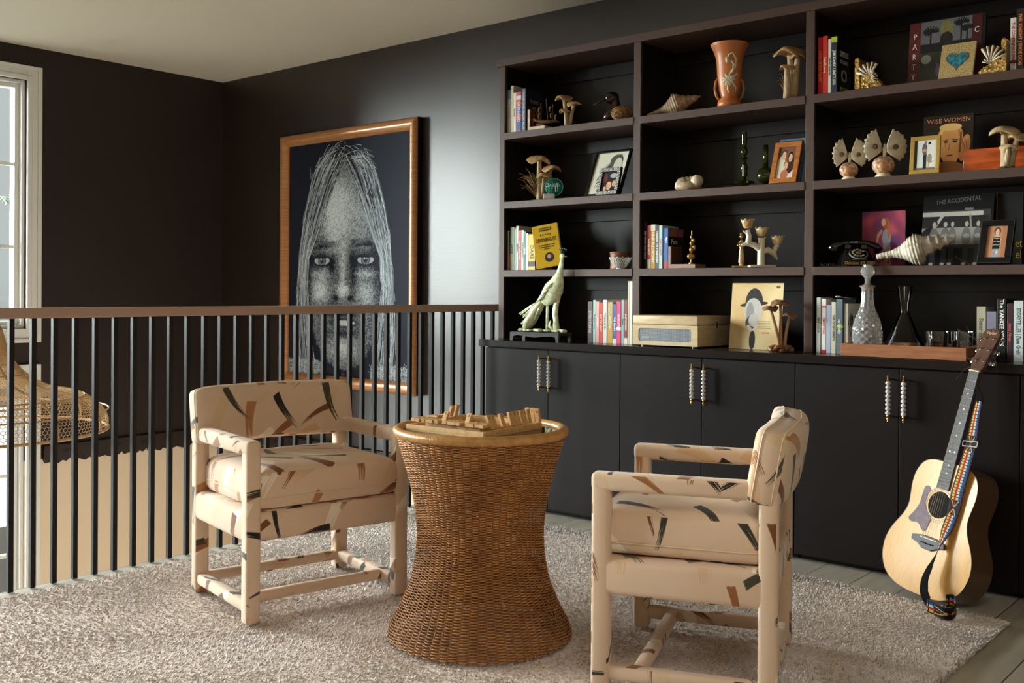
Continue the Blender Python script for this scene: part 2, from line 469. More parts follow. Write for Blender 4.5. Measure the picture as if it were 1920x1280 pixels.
for (x0, xm, x1, where) in units:
    c = thing('base_cabinet', 'black-brown two-door base cabinet, ' + where, 'cabinet', (x0, YC, 0), 0, 'base cabinets under the bookcase')
    b = MB(); w = x1 - x0
    b.box(0.0015, w - 0.0015, 0.021, YW - YC - 0.003, 0.055, 0.852); b.box(0.004, w - 0.004, 0.06, YW - YC - 0.01, 0.001, 0.055)
    b.build('body', M_dark, c)
    for (a, e, s) in ((0, xm - x0, 1), (xm - x0, w, -1)):
        d = MB().box(a + 0.0018, e - 0.0018, 0, 0.020, 0.03, 0.846).build('door', M_dark, c, bevel=0.0015)
        handle(d, (e - 0.031) if s > 0 else (a + 0.031), 0.73)
ct = MB().box(-3.733, -0.10, 4.138, YW - 0.003, 0.853, 0.888).build('countertop', mat('dark_brown_countertop', (32, 26, 24), 0.2, spec=0.5), bevel=0.002)
tag(ct, 'dark brown countertop slab running along the row of cabinets', 'countertop')
# ------------------------------------------------------------------ bookcase
YS = 4.28
bc = thing('bookcase', 'tall dark brown built-in bookcase with open shelves standing on the countertop', 'bookcase', (0, YS, 0.888))
STX = [(-3.714, -3.678), (-2.836, -2.796), (-1.937, -1.897), (-1.037, -0.997), (-0.14, -0.10)]
SHZ = [1.264, 1.638, 2.015]   # tops
for (a, b) in STX:
    MB().box(a, b, 0, YW - YS - 0.004, 0.001, 2.383 - 0.888).build('upright', M_shelf, bc, bevel=0.0015)
MB().box(-3.738, -0.09, -0.006, YW - YS - 0.004, 2.383 - 0.888, 2.423 - 0.888).build('top_board', M_shelf, bc, bevel=0.0015)
for i in range(4):
    x0, x1 = STX[i][1], STX[i + 1][0]
    for z in SHZ:
        MB().box(x0 + .0005, x1 - .0005, -0.004, YW - YS - 0.03, z - 0.888 - 0.037, z - 0.888).build('shelf', M_shelf, bc, bevel=0.0015)
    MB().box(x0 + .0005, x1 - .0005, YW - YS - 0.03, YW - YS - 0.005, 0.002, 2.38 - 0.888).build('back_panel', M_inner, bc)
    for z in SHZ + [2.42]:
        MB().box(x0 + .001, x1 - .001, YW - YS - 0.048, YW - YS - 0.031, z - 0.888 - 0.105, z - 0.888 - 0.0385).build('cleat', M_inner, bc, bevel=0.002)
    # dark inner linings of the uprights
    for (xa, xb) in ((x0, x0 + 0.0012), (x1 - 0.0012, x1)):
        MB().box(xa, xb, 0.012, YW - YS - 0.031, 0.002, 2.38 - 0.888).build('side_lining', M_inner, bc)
# ------------------------------------------------------------------ test
# ------------------------------------------------------------------ brush-stroke fabric
def stroke_fabric(name):
    m = bpy.data.materials.new(name); m.use_nodes = True; nt = m.node_tree; b = nt.nodes['Principled BSDF']
    N = nt.nodes.new; L = nt.links.new
    uvn = N('ShaderNodeUVMap'); uvn.uv_map = 'UVMap'
    def math_(op, a, c=None, cl=False):
        n = N('ShaderNodeMath'); n.operation = op; n.use_clamp = cl
        for i, v in enumerate((a, c)):
            if v is None: continue
            if isinstance(v, (int, float)): n.inputs[i].default_value = v
            else: L(v, n.inputs[i])
        return n.outputs[0]
    col = None
    base = lin((219, 191, 165))
    # (scale, offset, palette, density, length, width)
    layers = [(4.7, (3.3, 1.2), [(214, 186, 150), (238, 226, 206), (212, 176, 136)], 0.85, 0.44, 0.095, .95, .55),
              (5.1, (9.1, 4.4), [(150, 96, 52), (176, 122, 76), (122, 72, 38)], 0.74, 0.40, 0.075, .9, .6),
              (4.9, (1.7, 7.3), [(52, 50, 36), (34, 28, 26), (66, 64, 46)], 0.72, 0.40, 0.060, 1.0, 1.5)]
    prev = None
    for (sc, off, pal, dens, ln, wd, abase, aspan) in layers:
        vm = N('ShaderNodeVectorMath'); vm.operation = 'MULTIPLY_ADD'; L(uvn.outputs[0], vm.inputs[0])
        vm.inputs[1].default_value = (sc, sc, 0); vm.inputs[2].default_value = (off[0], off[1], 0)
        vo = N('ShaderNodeTexVoronoi'); vo.voronoi_dimensions = '2D'; vo.inputs['Scale'].default_value = 1; vo.inputs['Randomness'].default_value = 0.75
        L(vm.outputs[0], vo.inputs['Vector'])
        sb = N('ShaderNodeVectorMath'); sb.operation = 'SUBTRACT'; L(vm.outputs[0], sb.inputs[0]); L(vo.outputs['Position'], sb.inputs[1])
        sx = N('ShaderNodeSeparateXYZ'); L(sb.outputs[0], sx.inputs[0])
        sc_ = N('ShaderNodeSeparateColor'); L(vo.outputs['Color'], sc_.inputs[0])
        r, g, bl = sc_.outputs[0], sc_.outputs[1], sc_.outputs[2]
        ang = math_('ADD', math_('MULTIPLY', r, aspan * 2), abase - aspan)
        ca, sa = math_('COSINE', ang), math_('SINE', ang)
        u = math_('ADD', math_('MULTIPLY', sx.outputs[0], ca), math_('MULTIPLY', sx.outputs[1], sa))
        v = math_('SUBTRACT', math_('MULTIPLY', sx.outputs[1], ca), math_('MULTIPLY', sx.outputs[0], sa))
        # slight bow of the stroke
        v = math_('ADD', v, math_('MULTIPLY', math_('MULTIPLY', u, u), 0.35))
        # dry-brush streaks
        cb = N('ShaderNodeCombineXYZ'); L(math_('MULTIPLY', u, 2.0), cb.inputs[0]); L(math_('MULTIPLY', v, 105), cb.inputs[1]); L(math_('MULTIPLY', g, 50), cb.inputs[2])
        nz = N('ShaderNodeTexNoise'); nz.inputs['Scale'].default_value = 1; nz.inputs['Detail'].default_value = 2; L(cb.outputs[0], nz.inputs['Vector'])
        # length/width mask
        lm = math_('SUBTRACT', math_('ADD', ln, math_('MULTIPLY', nz.outputs[0], 0.07)), math_('ABSOLUTE', u))
        lm = math_('MULTIPLY', math_('SUBTRACT', lm, 0.05), 60, True)
        wv = math_('ADD', math_('MULTIPLY', bl, wd * 0.7), wd * 0.55)
        taper = math_('ADD', math_('MULTIPLY', u, 0.05), wv)
        wm = math_('MULTIPLY', math_('SUBTRACT', taper, math_('ABSOLUTE', v)), 90, True)
        # streak breakup toward one end
        thr = math_('ADD', math_('MULTIPLY', u, -0.45), 0.33)
        st = math_('MULTIPLY', math_('SUBTRACT', nz.outputs[0], thr), 14, True)
        gate = math_('LESS_THAN', g, dens)
        mask = math_('MULTIPLY', math_('MULTIPLY', lm, wm), math_('MULTIPLY', st, gate))
        ramp = N('ShaderNodeValToRGB'); ramp.color_ramp.interpolation = 'CONSTANT'
        while len(ramp.color_ramp.elements) < 3: ramp.color_ramp.elements.new(0.5)
        for i, p in enumerate((0.0, dens * 0.38, dens * 0.7)):
            ramp.color_ramp.elements[i].position = p; ramp.color_ramp.elements[i].color = lin(pal[i])
        L(g, ramp.inputs[0])
        mx = N('ShaderNodeMix'); mx.data_type = 'RGBA'
        L(mask, mx.inputs[0]); L(ramp.outputs[0], mx.inputs[7])
        if prev is None: mx.inputs[6].default_value = base
        else: L(prev, mx.inputs[6])
        prev = mx.outputs[2]
    L(prev, b.inputs['Base Color'])
    b.inputs['Roughness'].default_value = 0.75; b.inputs['Sheen Weight'].default_value = 0.25; b.inputs['Specular IOR Level'].default_value = 0.3
    tc = N('ShaderNodeTexCoord'); n2 = N('ShaderNodeTexNoise'); n2.inputs['Scale'].default_value = 14; n2.inputs['Detail'].default_value = 3
    L(tc.outputs['Object'], n2.inputs['Vector']); bp = N('ShaderNodeBump'); bp.inputs['Strength'].default_value = 0.25; bp.inputs['Distance'].default_value = 0.01
    L(n2.outputs[0], bp.inputs['Height']); L(bp.outputs[0], b.inputs['Normal'])
    return m
M_fab = stroke_fabric('cream_brush_stroke_upholstery')
M_pipe = mat('cream_piping', (222, 198, 168), 0.7)

def spow(v, e): return math.copysign(abs(v) ** e, v)
def superq(mb, a, b, c, e1, e2, n=64, k=28, M=None, wr=0.0):
    vs = []; fs = []
    for i in range(k + 1):
        ph = -PI / 2 + PI * i / k
        for j in range(n):
            th = 2 * PI * j / n
            cx = spow(math.cos(ph), e1)
            x = a * cx * spow(math.cos(th), e2); y = b * cx * spow(math.sin(th), e2); z = c * spow(math.sin(ph), e1)
            d = wr * (math.sin(9 * th + 3 * z / max(c, 1e-6)) * 0.5 + math.sin(23 * th + 1.3) * 0.35) * abs(math.cos(ph)) ** 0.5
            # pinched corners
            vs.append((x * (1 + d), y * (1 + d), z))
    for i in range(k):
        for j in range(n):
            l = (j + 1) % n; fs.append((i * n + j, i * n + l, (i + 1) * n + l, (i + 1) * n + j))
    return mb.add(vs, fs, M)

def make_chair(label, cx, cy, rz, seed):
    W, D, a = 0.631, 0.513, 0.052
    t = thing('armchair', label, 'chair', (cx, cy, 0.0235), rz, 'armchairs at the wicker table')
    z0 = -0.024
    oo = random.Random(seed)
    def P(mb, name, r=None, smooth=True, uvo=True):
        o = mb.build(name, M_fab, t, smooth=35)
        boxuv(o.data, (oo.random() * 5, oo.random() * 5)); return o
    H = 0.64 + z0
    for sx in (-1, 1):
        for sy in (-1, 1):
            x = sx * (D / 2 - a / 2); y = sy * (W / 2 - a / 2)
            top = H - 0.004 if sx > 0 else 0.74 + z0
            m = MB(); m.rbox(x - a / 2, x + a / 2, y - a / 2, y + a / 2, 0, top, 0.011, 3); P(m, 'leg')
    for sy in (-1, 1):
        y = sy * (W / 2 - a / 2)
        m = MB(); m.rbox(-D / 2 + 0.03, D / 2 + 0.002, y - a / 2 - .001, y + a / 2 + .001, H - 0.052, H, 0.015, 4); P(m, 'arm')
        m = MB(); m.rbox(-D / 2 + a - .01, D / 2 - a + .01, y - 0.021, y + 0.021, 0.032, 0.074, 0.013, 3); P(m, 'stretcher')
    for x in (-D / 2 + a / 2, 0.125):
        m = MB(); m.rbox(x - 0.020, x + 0.020, -W / 2 + 0.04, W / 2 - 0.04, 0.034, 0.072, 0.013, 3); P(m, 'stretcher')
    m = MB(); m.rbox(-D / 2 + 0.008, D / 2 - 0.006, -W / 2 + 0.001, W / 2 - 0.001, 0.295 + z0, 0.402 + z0, 0.022, 4); P(m, 'seat_frame')
    # loose seat cushion with piping
    zc = 0.452 + z0
    ca, cb = 0.247, 0.283
    m = MB(); superq(m, ca, cb, 0.088, 0.50, 0.13, 96, 24, T(0.015, 0, zc + 0.012), wr=0.008)
    for i, v in enumerate(m.v):
        x, y, z = v
        if z < zc - 0.045: z = zc - 0.045 - (zc - 0.045 - z) * 0.2
        m.v[i] = (x, y, z)
    c = P(m, 'cushion')
    zz = zc - 0.008
    def pipe(par, A, B, ox, z, nm='piping'):
        pts = []
        for j in range(96):
            th = 2 * PI * j / 96
            d = 1 + 0.006 * (math.sin(9 * th) * 0.5 + math.sin(23 * th + 1.3) * 0.35)
            pts.append((ox + A * spow(math.cos(th), 0.13) * d, B * spow(math.sin(th), 0.13) * d, z + 0.004 * math.sin(3 * th)))
        MB().tube(pts, 0.0022, 6, closed=True).build(nm, M_pipe, par, smooth='all')
    pipe(c, ca * 1.002, cb * 1.002, 0.015, zz)
    # back rest: padded, leaning back a little
    bt, bh, bw = 0.058, 0.106, W / 2 + 0.008
    Mb = T(-D / 2 + 0.035, 0, 0.676 + z0) @ Ry(-0.17)
    S = Matrix(((0, 0, 1, 0), (1, 0, 0, 0), (0, 1, 0, 0), (0, 0, 0, 1)))
    def bow(p):
        q = 1 - (p[1] / bw) ** 2
        return (p[0] - 0.030 * q, p[1], p[2] + 0.006 * q)
    m = MB(); superq(m, bw, bh, bt, 0.42, 0.16, 96, 22, Mb @ S)
    m.v = [bow(v) for v in m.v]
    bk = P(m, 'backrest')
    for off in (0.022, -0.03):
        pts = []
        for j in range(120):
            th = 2 * PI * j / 120; k = 1.002 if off < 0 else 1.002
            k = (1 - abs(off / bt) ** (2 / .42)) ** (.42 / 2) * .998
            p = Mb @ S @ Vector((bw * k * spow(math.cos(th), 0.16), bh * k * spow(math.sin(th), 0.16), off)); pts.append(bow(p))
        MB().tube(pts, 0.0022, 6, closed=True).build('piping', M_pipe, bk, smooth='all')
    return t
make_chair('cream brush-stroke patterned armchair with its seat facing us, in front of the balustrade', -3.067, 2.412, math.radians(-12.2), 3)
make_chair('cream brush-stroke patterned armchair seen from behind its back rest, in front of the cabinets', -1.574, 2.746, math.radians(-158.5), 11)

# ------------------------------------------------------------------ wicker table
M_wick = mat('golden_brown_rattan', (192, 132, 72), 0.42, spec=0.5, noise=(14, (150, 98, 50)))
M_wickd = mat('brown_rattan_stakes', (120, 78, 40), 0.6)
M_rim = mat('wrapped_cane_rim', (198, 148, 86), 0.32, spec=0.5, coat=0.2, noise=(30, (172, 122, 66)))
TX, TY = -2.253, 2.513
tb = thing('wicker_table', 'round wicker side table with a pinched waist and glass top standing on the rug', 'table', (TX, TY, 0.02))
prof = [(0.008, .300), (0.03, .298), (.08, .268), (.13, .245), (.179, .224), (.266, .207), (.353, .203), (.44, .213), (.53, .234), (.6, .255), (.655, .272)]
def wr(z):
    for (za, ra), (zb, rb) in zip(prof[:-1], prof[1:]):
        if z <= zb:
            k = (z - za) / (zb - za); return ra + (rb - ra) * k
    return prof[-1][1]
# smooth the profile
zz_ = np.linspace(prof[0][0], prof[-1][0], 400); rr_ = np.interp(zz_, [p[0] for p in prof], [p[1] for p in prof])
ker = np.ones(41) / 41; rr_ = np.convolve(np.pad(rr_, 20, mode='edge'), ker, 'valid')
def wr(z): return float(np.interp(z, zz_, rr_))
NST = 62; NSEG = NST * 4; rows = 162
V = []; Q = []
th = np.arange(NSEG) / NSEG * 2 * PI
off = 0
rng = np.random.default_rng(4)
for i in range(rows):
    z = 0.012 + (0.656 - 0.012) * i / (rows - 1)
    r0 = wr(z); par = PI * (i % 2)
    amp = 0.0040
    rad = r0 + amp * np.cos(th * NST / 2 + PI * (i // 1 % 2))
    zj = z + 0.0006 * np.sin(th * 5 + i) + rng.normal(0, 0.0004, NSEG)
    sr = 0.00215
    ring = []
    for k in range(5):
        a = 2 * PI * k / 5
        rr = rad + sr * math.cos(a) * 0.8; zc = zj + sr * math.sin(a) * 1.12
        ring.append(np.stack([rr * np.cos(th), rr * np.sin(th), zc], 1))
    V.append(np.stack(ring, 1).reshape(-1, 3))
    idx = np.arange(NSEG * 5).reshape(NSEG, 5) + off; nx = np.roll(idx, -1, 0)
    for k in range(5):
        l = (k + 1) % 5
        Q.append(np.stack([idx[:, k], nx[:, k], nx[:, l], idx[:, l]], 1))
    off += NSEG * 5
me = fastmesh('woven_body', np.concatenate(V), np.concatenate(Q)); me.materials.append(M_wick)
me.polygons.foreach_set('use_smooth', [True] * len(me.polygons))
o = bpy.data.objects.new('woven_body', me); COL.objects.link(o); o.parent = tb
m = MB()
for k in range(NST):
    a = 2 * PI * (k + 0.5) / NST
    m.tube([(wr(z) * math.cos(a), wr(z) * math.sin(a), z) for z in np.linspace(0.008, 0.655, 22)], 0.0028, 5)
st_ = m.build('stakes', M_wickd, tb, smooth='all'); st_['label'] = 'upright rattan stakes inside the weave'
# wrapped rim: a torus with fine wrapping ridges
n, k = 900, 10; RR, r = 0.272, 0.0165; vs = []
for i in range(n):
    a = 2 * PI * i / n; rr = r * (0.94 if i % 3 == 0 else 1.0)
    for j in range(k):
        b = 2 * PI * j / k; vs.append(((RR + rr * math.cos(b)) * math.cos(a), (RR + rr * math.cos(b)) * math.sin(a), 0.672 + rr * math.sin(b)))
idx = np.arange(n * k).reshape(n, k); nx = np.roll(idx, -1, 0); ny = np.roll(idx, -1, 1); nxy = np.roll(nx, -1, 1)
me = fastmesh('wrapped_rim', np.array(vs), np.stack([idx.ravel(), nx.ravel(), nxy.ravel(), ny.ravel()], 1)); me.materials.append(M_rim)
me.polygons.foreach_set('use_smooth', [True] * len(me.polygons))
o = bpy.data.objects.new('wrapped_rim', me); COL.objects.link(o); o.parent = tb
mg = mat('smoky_glass_top', (120, 105, 90), 0.03, spec=0.8, trans=0.55)
MB().cyl(0.262, 0.668, 0.675, 72).build('glass_top', mg, tb, smooth=True)

# ------------------------------------------------------------------ game tray and wooden tiles
M_pine = mat('pale_pine', (214, 176, 122), 0.5, noise=(30, (190, 146, 92), (1, 8, 1)))
M_pine2 = mat('pine_tile', (208, 166, 110), 0.5, noise=(60, (186, 140, 88), (1, 1, 6)))
M_ink = mat('black_ink', (20, 18, 18), 0.6)
TZ = 0.6955
tc_ = Vector((-2.262, 2.492)); ta = math.radians(4)
tr = thing('game_tray', 'square pale pine game tray lying on the glass of the wicker table', 'tray', (tc_.x, tc_.y, TZ), ta)
h = 0.158
MB().box(-h, h, -h, h, 0, 0.006).build('base', M_pine, tr)
for (a, b, c, d) in ((-h, h, -h, -h + 0.012), (-h, h, h - 0.012, h), (-h, -h + 0.012, -h + 0.012, h - 0.012), (h - 0.012, h, -h + 0.012, h - 0.012)):
    MB().box(a, b, c, d, 0.006, 0.020).build('rim_bar', M_pine, tr, bevel=0.001)
for (a, b, c, d) in ((-0.115, 0.11, -0.112, -0.100), (-0.115, 0.11, 0.100, 0.112), (-0.127, -0.115, -0.1, 0.1), (0.11, 0.122, -0.1, 0.1)):
    MB().box(a, b, c, d, 0.006, 0.030).build('inner_rail', M_pine, tr, bevel=0.001)
protos = {}
def tile_proto(d):
    if d not in protos:
        t = thing('wooden_tile', 'small pine tile', 'game tile', (0, 0, -9), 0, 'wooden tiles of the tray game')
        MB().rbox(-0.0085, 0.0085, -0.005, 0.005, 0, 0.046, 0.0015, 2).build('block', M_pine2, t)
        text_obj(d, 0.0115, M_ink, t, T(0, -0.0052, 0.036), name='numeral'); protos[d] = t; return t
    return copy_tree(protos[d])
Mt = T(tc_.x, tc_.y, TZ) @ Rz(ta)
rt = random.Random(12)
ORD = ['first', 'second', 'third', 'fourth', 'fifth', 'sixth', 'seventh']
def tiles(n, f_, lab):
    for i in range(n):
        (u, v, z, rz, rx) = f_(i)
        t = tile_proto(rt.choice('123456789'))
        t.matrix_world = Mt @ T(u + 0, v + rt.uniform(-.003, .003), z) @ Rz(rz + rt.uniform(-.02, .02)) @ Rx(rx + rt.uniform(-.04, .04))
        t['label'] = lab % ORD[i]
tiles(6, lambda i: (-0.135 + i * 0.0185, -0.150, 0.0355, 0, -PI / 2 + 0.06), '%s flat pine tile from the left at the tray edge nearest the left armchair')
tiles(4, lambda i: (-0.005 + i * 0.0185, -0.152, 0.0355, 0, -PI / 2 + 0.06), '%s flat pine tile from the left, middle of the near tray edge')
tiles(4, lambda i: (0.0895 + i * 0.0185, -0.152, 0.0355, 0, -PI / 2 + 0.06), '%s flat pine tile from the left, beside the near tray corner')
tiles(2, lambda i: (-0.0237 + i * 0.0935, -0.134, 0.026, 0, -0.5), '%s pine tile from the left leaning over the flat front rows')
tiles(2, lambda i: (0.143, -0.095 + i * 0.019, 0.021, PI / 2, -0.42), '%s pine tile of the leaning pair next to the near corner')
tiles(1, lambda i: (0.143, -0.030, 0.021, PI / 2, -0.35), 'pine tile leaning alone in the %s gap of the right side')
tiles(6, lambda i: (0.143, 0.012 + i * 0.019, 0.021, PI / 2, -0.28), '%s pine tile from the near end of the leaning right-hand row')
tiles(3, lambda i: (0.150 - i * 0.02, 0.151, 0.021, 0, 0.2), '%s pine tile from the right standing at the far corner')
tiles(2, lambda i: (-0.142, 0.04 + i * 0.03, 0.021, -PI / 2, -0.3), '%s of two pine tiles leaning at the far left side')
tiles(3, lambda i: (-0.15, -0.06 + i * 0.022, 0.0355, -PI / 2, -1.5), '%s pine tile, from the front, lying along the left edge')

# ------------------------------------------------------------------ rug
RX0, RX1, RY0, RY1 = -3.83, -0.975, -0.25, 3.93
rugM = bpy.data.materials.new('shaggy_wool_pile'); rugM.use_nodes = True
_nt = rugM.node_tree; _nt.nodes.clear(); _a = _nt.nodes.new('ShaderNodeAttribute'); _a.attribute_name = 'Col'
_d = _nt.nodes.new('ShaderNodeBsdfDiffuse'); _t = _nt.nodes.new('ShaderNodeBsdfTranslucent'); _x = _nt.nodes.new('ShaderNodeMixShader'); _o = _nt.nodes.new('ShaderNodeOutputMaterial')
_x.inputs[0].default_value = .5
_g = _nt.nodes.new('ShaderNodeNewGeometry'); _v = _nt.nodes.new('ShaderNodeVectorMath'); _v.operation = 'MULTIPLY_ADD'; _v.inputs[1].default_value = (1, 1, 1); _v.inputs[2].default_value = (0, 0, .1)
_w = _nt.nodes.new('ShaderNodeVectorMath'); _w.operation = 'NORMALIZE'; _nz = _nt.nodes.new('ShaderNodeTexNoise'); _nz.inputs['Scale'].default_value = 450; _bp = _nt.nodes.new('ShaderNodeBump'); _bp.inputs['Strength'].default_value = .8; _bp.inputs['Distance'].default_value = .002
_tc = _nt.nodes.new('ShaderNodeTexCoord'); _nt.links.new(_tc.outputs['Object'], _nz.inputs['Vector']); _nt.links.new(_nz.outputs[0], _bp.inputs['Height'])
_nt.links.new(_g.outputs['Normal'], _v.inputs[0]); _nt.links.new(_v.outputs[0], _w.inputs[0]); _nt.links.new(_w.outputs[0], _bp.inputs['Normal']); _nt.links.new(_bp.outputs[0], _d.inputs['Normal'])
for _q in (_d, _t): _nt.links.new(_a.outputs['Color'], _q.inputs[0])
_nt.links.new(_d.outputs[0], _x.inputs[1]); _nt.links.new(_t.outputs[0], _x.inputs[2]); _nt.links.new(_x.outputs[0], _o.inputs[0])
rg = np.random.default_rng(11)
def inview(x, y):
    z = FW.x * x + FW.y * y; u = (RT.x * x + RT.y * y) * 1928.4 / np.maximum(z, .05)
    v = 555 + CAMZ / np.maximum(z, .05) * 1928
    return (z > 0.3) & (np.abs(u) < 1130) & (v < 1420)
sp = 0.0094
gx, gy = np.meshgrid(np.arange(RX0, RX1, sp), np.arange(RY0, RY1, sp)); gx = gx.ravel(); gy = gy.ravel()
near = inview(gx, gy)
keep = near | (rg.random(len(gx)) < 0.06)
gx, gy, near = gx[keep], gy[keep], near[keep]
gx = gx + rg.normal(0, .003, len(gx)); gy = gy + rg.normal(0, .004, len(gy)); n = len(gx)
gy = gy + np.where(gx > -2, (gx + 2) * -0.10, 0) * (gy > 3.6)   # the far edge is not quite square
lean = 0.9 * np.sin(gx * 3.1 + gy * 1.7) + 0.7 * np.sin(gx * 7.3 - gy * 5.1) + rg.normal(0, .55, n) + 0.6
hgt = rg.uniform(0.0165, 0.0235, n) * (1 + 0.06 * np.sin(gx * 9 + 2 * np.sin(gy * 6)) * np.sin(gy * 8 + 1)); tr_ = np.where(near, rg.uniform(0.0028, 0.0048, n), 0.016)
dx = np.cos(lean) * hgt * 0.6; dy = np.sin(lean) * hgt * 0.6
V = np.zeros((n, 10, 3), np.float32)
ph = rg.uniform(0, 2 * PI, n)
for lv, (f, rr, zz) in enumerate(((0, .9, 0.0), (0.45, 1.15, 0.5), (0.9, 1.0, 0.92))):
    for k in range(3):
        a = ph + 2 * PI * k / 3 + lv * 0.7
        V[:, lv * 3 + k, 0] = gx + dx * f + np.cos(a) * tr_ * rr; V[:, lv * 3 + k, 1] = gy + dy * f + np.sin(a) * tr_ * rr
        V[:, lv * 3 + k, 2] = 0.004 + hgt * zz * 0.8
V[:, 9, 0] = gx + dx * 1.15; V[:, 9, 1] = gy + dy * 1.15; V[:, 9, 2] = 0.004 + hgt * 0.86
fq = []
for lv in (0, 3):
    for k in range(3):
        l = (k + 1) % 3; fq += [(lv + k, lv + l, lv + 3 + l), (lv + k, lv + 3 + l, lv + 3 + k)]
for k in range(3): fq.append((6 + k, 6 + (k + 1) % 3, 9))
fq = np.array(fq)
Q = (fq[None] + (np.arange(n) * 10)[:, None, None]).reshape(-1, 3)
rug = thing('shaggy_rug', 'large pale pinkish-beige shaggy rug under the chairs and the wicker table', 'rug', (0, 0, 0))
me = fastmesh('pile', V.reshape(-1, 3), Q)
me.polygons.foreach_set('use_smooth', [True] * len(me.polygons))
ca = me.color_attributes.new('Col', 'FLOAT_COLOR', 'POINT')
c0 = np.array(lin((248, 240, 236))[:3]); c1 = np.array(lin((228, 208, 196))[:3]); c2 = np.array(lin((255, 252, 250))[:3])
w = rg.random(n)[:, None]; patch = (0.5 + 0.5 * np.sin(gx * 5.3 + 1.3 * np.sin(gy * 4.1)) * np.sin(gy * 6.7 + gx))[:, None]
cc = c0 * (1 - w) + c2 * w
mix = ((rg.random(n)[:, None] < 0.05 + 0.22 * patch ** 2)).astype(float) * 0.7
cc = cc * (1 - mix) + c1 * mix
C4 = np.ones((n, 10, 4), np.float32); C4[:, :, :3] = cc[:, None, :]
ca.data.foreach_set('color', C4.ravel()); me.materials.append(rugM)
po = bpy.data.objects.new('pile', me); COL.objects.link(po); po.parent = rug; po['kind'] = 'stuff'
MB().box(RX0 + .008, RX1 - .012, RY0, RY1 - 0.10, 0.001, 0.0172).build('backing', mat('cream_rug_ground', (242, 228, 220), 0.95, bump=(220, 1.0), noise=(60, (230, 212, 202))), rug)
# ------------------------------------------------------------------ guitar leaning on the cabinets
PB = Vector((-1.3161, 3.8951, 0.0333)); PN = Vector((-1.1640, 4.0816, 0.8563))
ax = (PN - PB).normalized()
nf = Vector((-0.3811, -0.8840, 0.2707)); nf = (nf - ax * nf.dot(ax)).normalized()   # out of the top
xr = (-nf).cross(ax).normalized() * 1.0
if xr.x < 0: xr = -xr
GM = Matrix.Identity(4)
for i in range(3):
    GM[i][0] = xr[i]; GM[i][1] = -nf[i]; GM[i][2] = ax[i]; GM[i][3] = PB[i]
LN = (PN - PB).length          # bottom to nut
gs = LN / 0.862
gt = thing('acoustic_guitar', 'acoustic guitar with a pale top leaning against the cabinets at the right', 'guitar')
gt.matrix_world = GM
M_spr = mat('spruce_top', (214, 166, 96), 0.16, spec=0.2, noise=(50, (200, 150, 80), (6, 1, .3)))
M_mah = mat('dark_glossy_mahogany', (84, 60, 42), 0.14, spec=0.6, coat=0.5)
M_head = mat('rosewood_headstock', (92, 62, 50), 0.3, noise=(40, (70, 46, 38), (5, 1, .4)))
M_fing = mat('sheen_tinted_ebony', (74, 74, 80), 0.4, spec=0.2)  # ebony lightened towards blue, its sheen painted into the colour
M_steel = mat('polished_nickel', (215, 215, 210), 0.15, metal=1.0)
M_wire = mat('bronze_string', (150, 130, 100), 0.4, metal=1.0)
M_bind = mat('black_binding', (18, 16, 16), 0.25)
M_pearl = mat('pearl_dot', (235, 235, 228), 0.2)
M_bone = mat('bone_nut', (214, 190, 150), 0.4)
outl = [(0, 0), (.045, .001), (.09, .006), (.13, .019), (.168, .045), (.192, .082), (.203, .125), (.201, .165), (.188, .205), (.168, .240), (.149, .273), (.139, .303), (.138, .33), (.143, .365), (.147, .40), (.144, .435), (.131, .468), (.108, .492), (.07, .503), (.03, .505), (0, .505)]
def dens(pts, m=4, lo=None):
    out = []
    P = [Vector((a, b, 0)) for a, b in pts]
    for i in range(len(P) - 1):
        p0 = P[max(i - 1, 0)]; p1 = P[i]; p2 = P[i + 1]; p3 = P[min(i + 2, len(P) - 1)]
        for k in range(m):
            t = k / m
            q = 0.5 * ((2 * p1) + (p2 - p0) * t + (2 * p0 - 5 * p1 + 4 * p2 - p3) * t * t + (3 * p1 - p0 - 3 * p2 + p3) * t ** 3)
            out.append((q.x if lo is None else max(q.x, lo), q.y))
    out.append(pts[-1]); return out
hl = dens(outl, 4, 0)
loop = [(x * gs, z * gs) for x, z in hl] + [(-x * gs, z * gs) for x, z in reversed(hl[1:-1])]
dep = 0.115 * gs
m = MB(); m.prism([(x * 0.998, z) for x, z in loop], 0.002, dep); g = m.build('body', M_mah, gt, smooth=30)
# top with sound hole
sh = (0.0, 0.342 * gs); rs = 0.0505 * gs
def ringmesh(outer, cx, cz, r, y0, y1):
    """plate with a round hole: strip between outline and circle"""
    n = len(outer); vs = []; fs = []
    for (x, z) in outer:
        a = math.atan2(z - cz, x - cx); vs += [(x, y0, z), (cx + r * math.cos(a), y0, cz + r * math.sin(a)), (cx + r * math.cos(a), y1, cz + r * math.sin(a)), (x, y1, z)]
    for i in range(n):
        j = (i + 1) % n
        for k in range(4): fs.append((i * 4 + k, j * 4 + k, j * 4 + (k + 1) % 4, i * 4 + (k + 1) % 4))
    return vs, fs
m = MB(); m.add(*ringmesh(loop, sh[0], sh[1], rs, -0.001, 0.0019)); m.build('soundboard', M_spr, gt)
m = MB(); m.tube([(x * 1.001, -0.0002, z) for x, z in loop], 0.0016, 6, closed=True); m.build('binding', M_bind, gt, smooth='all')
MB().cyl(rs * 0.999, 0, 0.0008, 40, T(sh[0], 0.0012, sh[1]) @ Rx(PI / 2)).build('sound_hole', mat('dark_hole', (14, 10, 8), 0.9), gt)
m = MB()
for rr in (1.12, 1.22, 1.32): m.tube([(sh[0] + rs * rr * math.cos(a), -0.0012, sh[1] + rs * rr * math.sin(a)) for a in np.linspace(0, 2 * PI, 60)[:-1]], 0.0014, 5, closed=True)
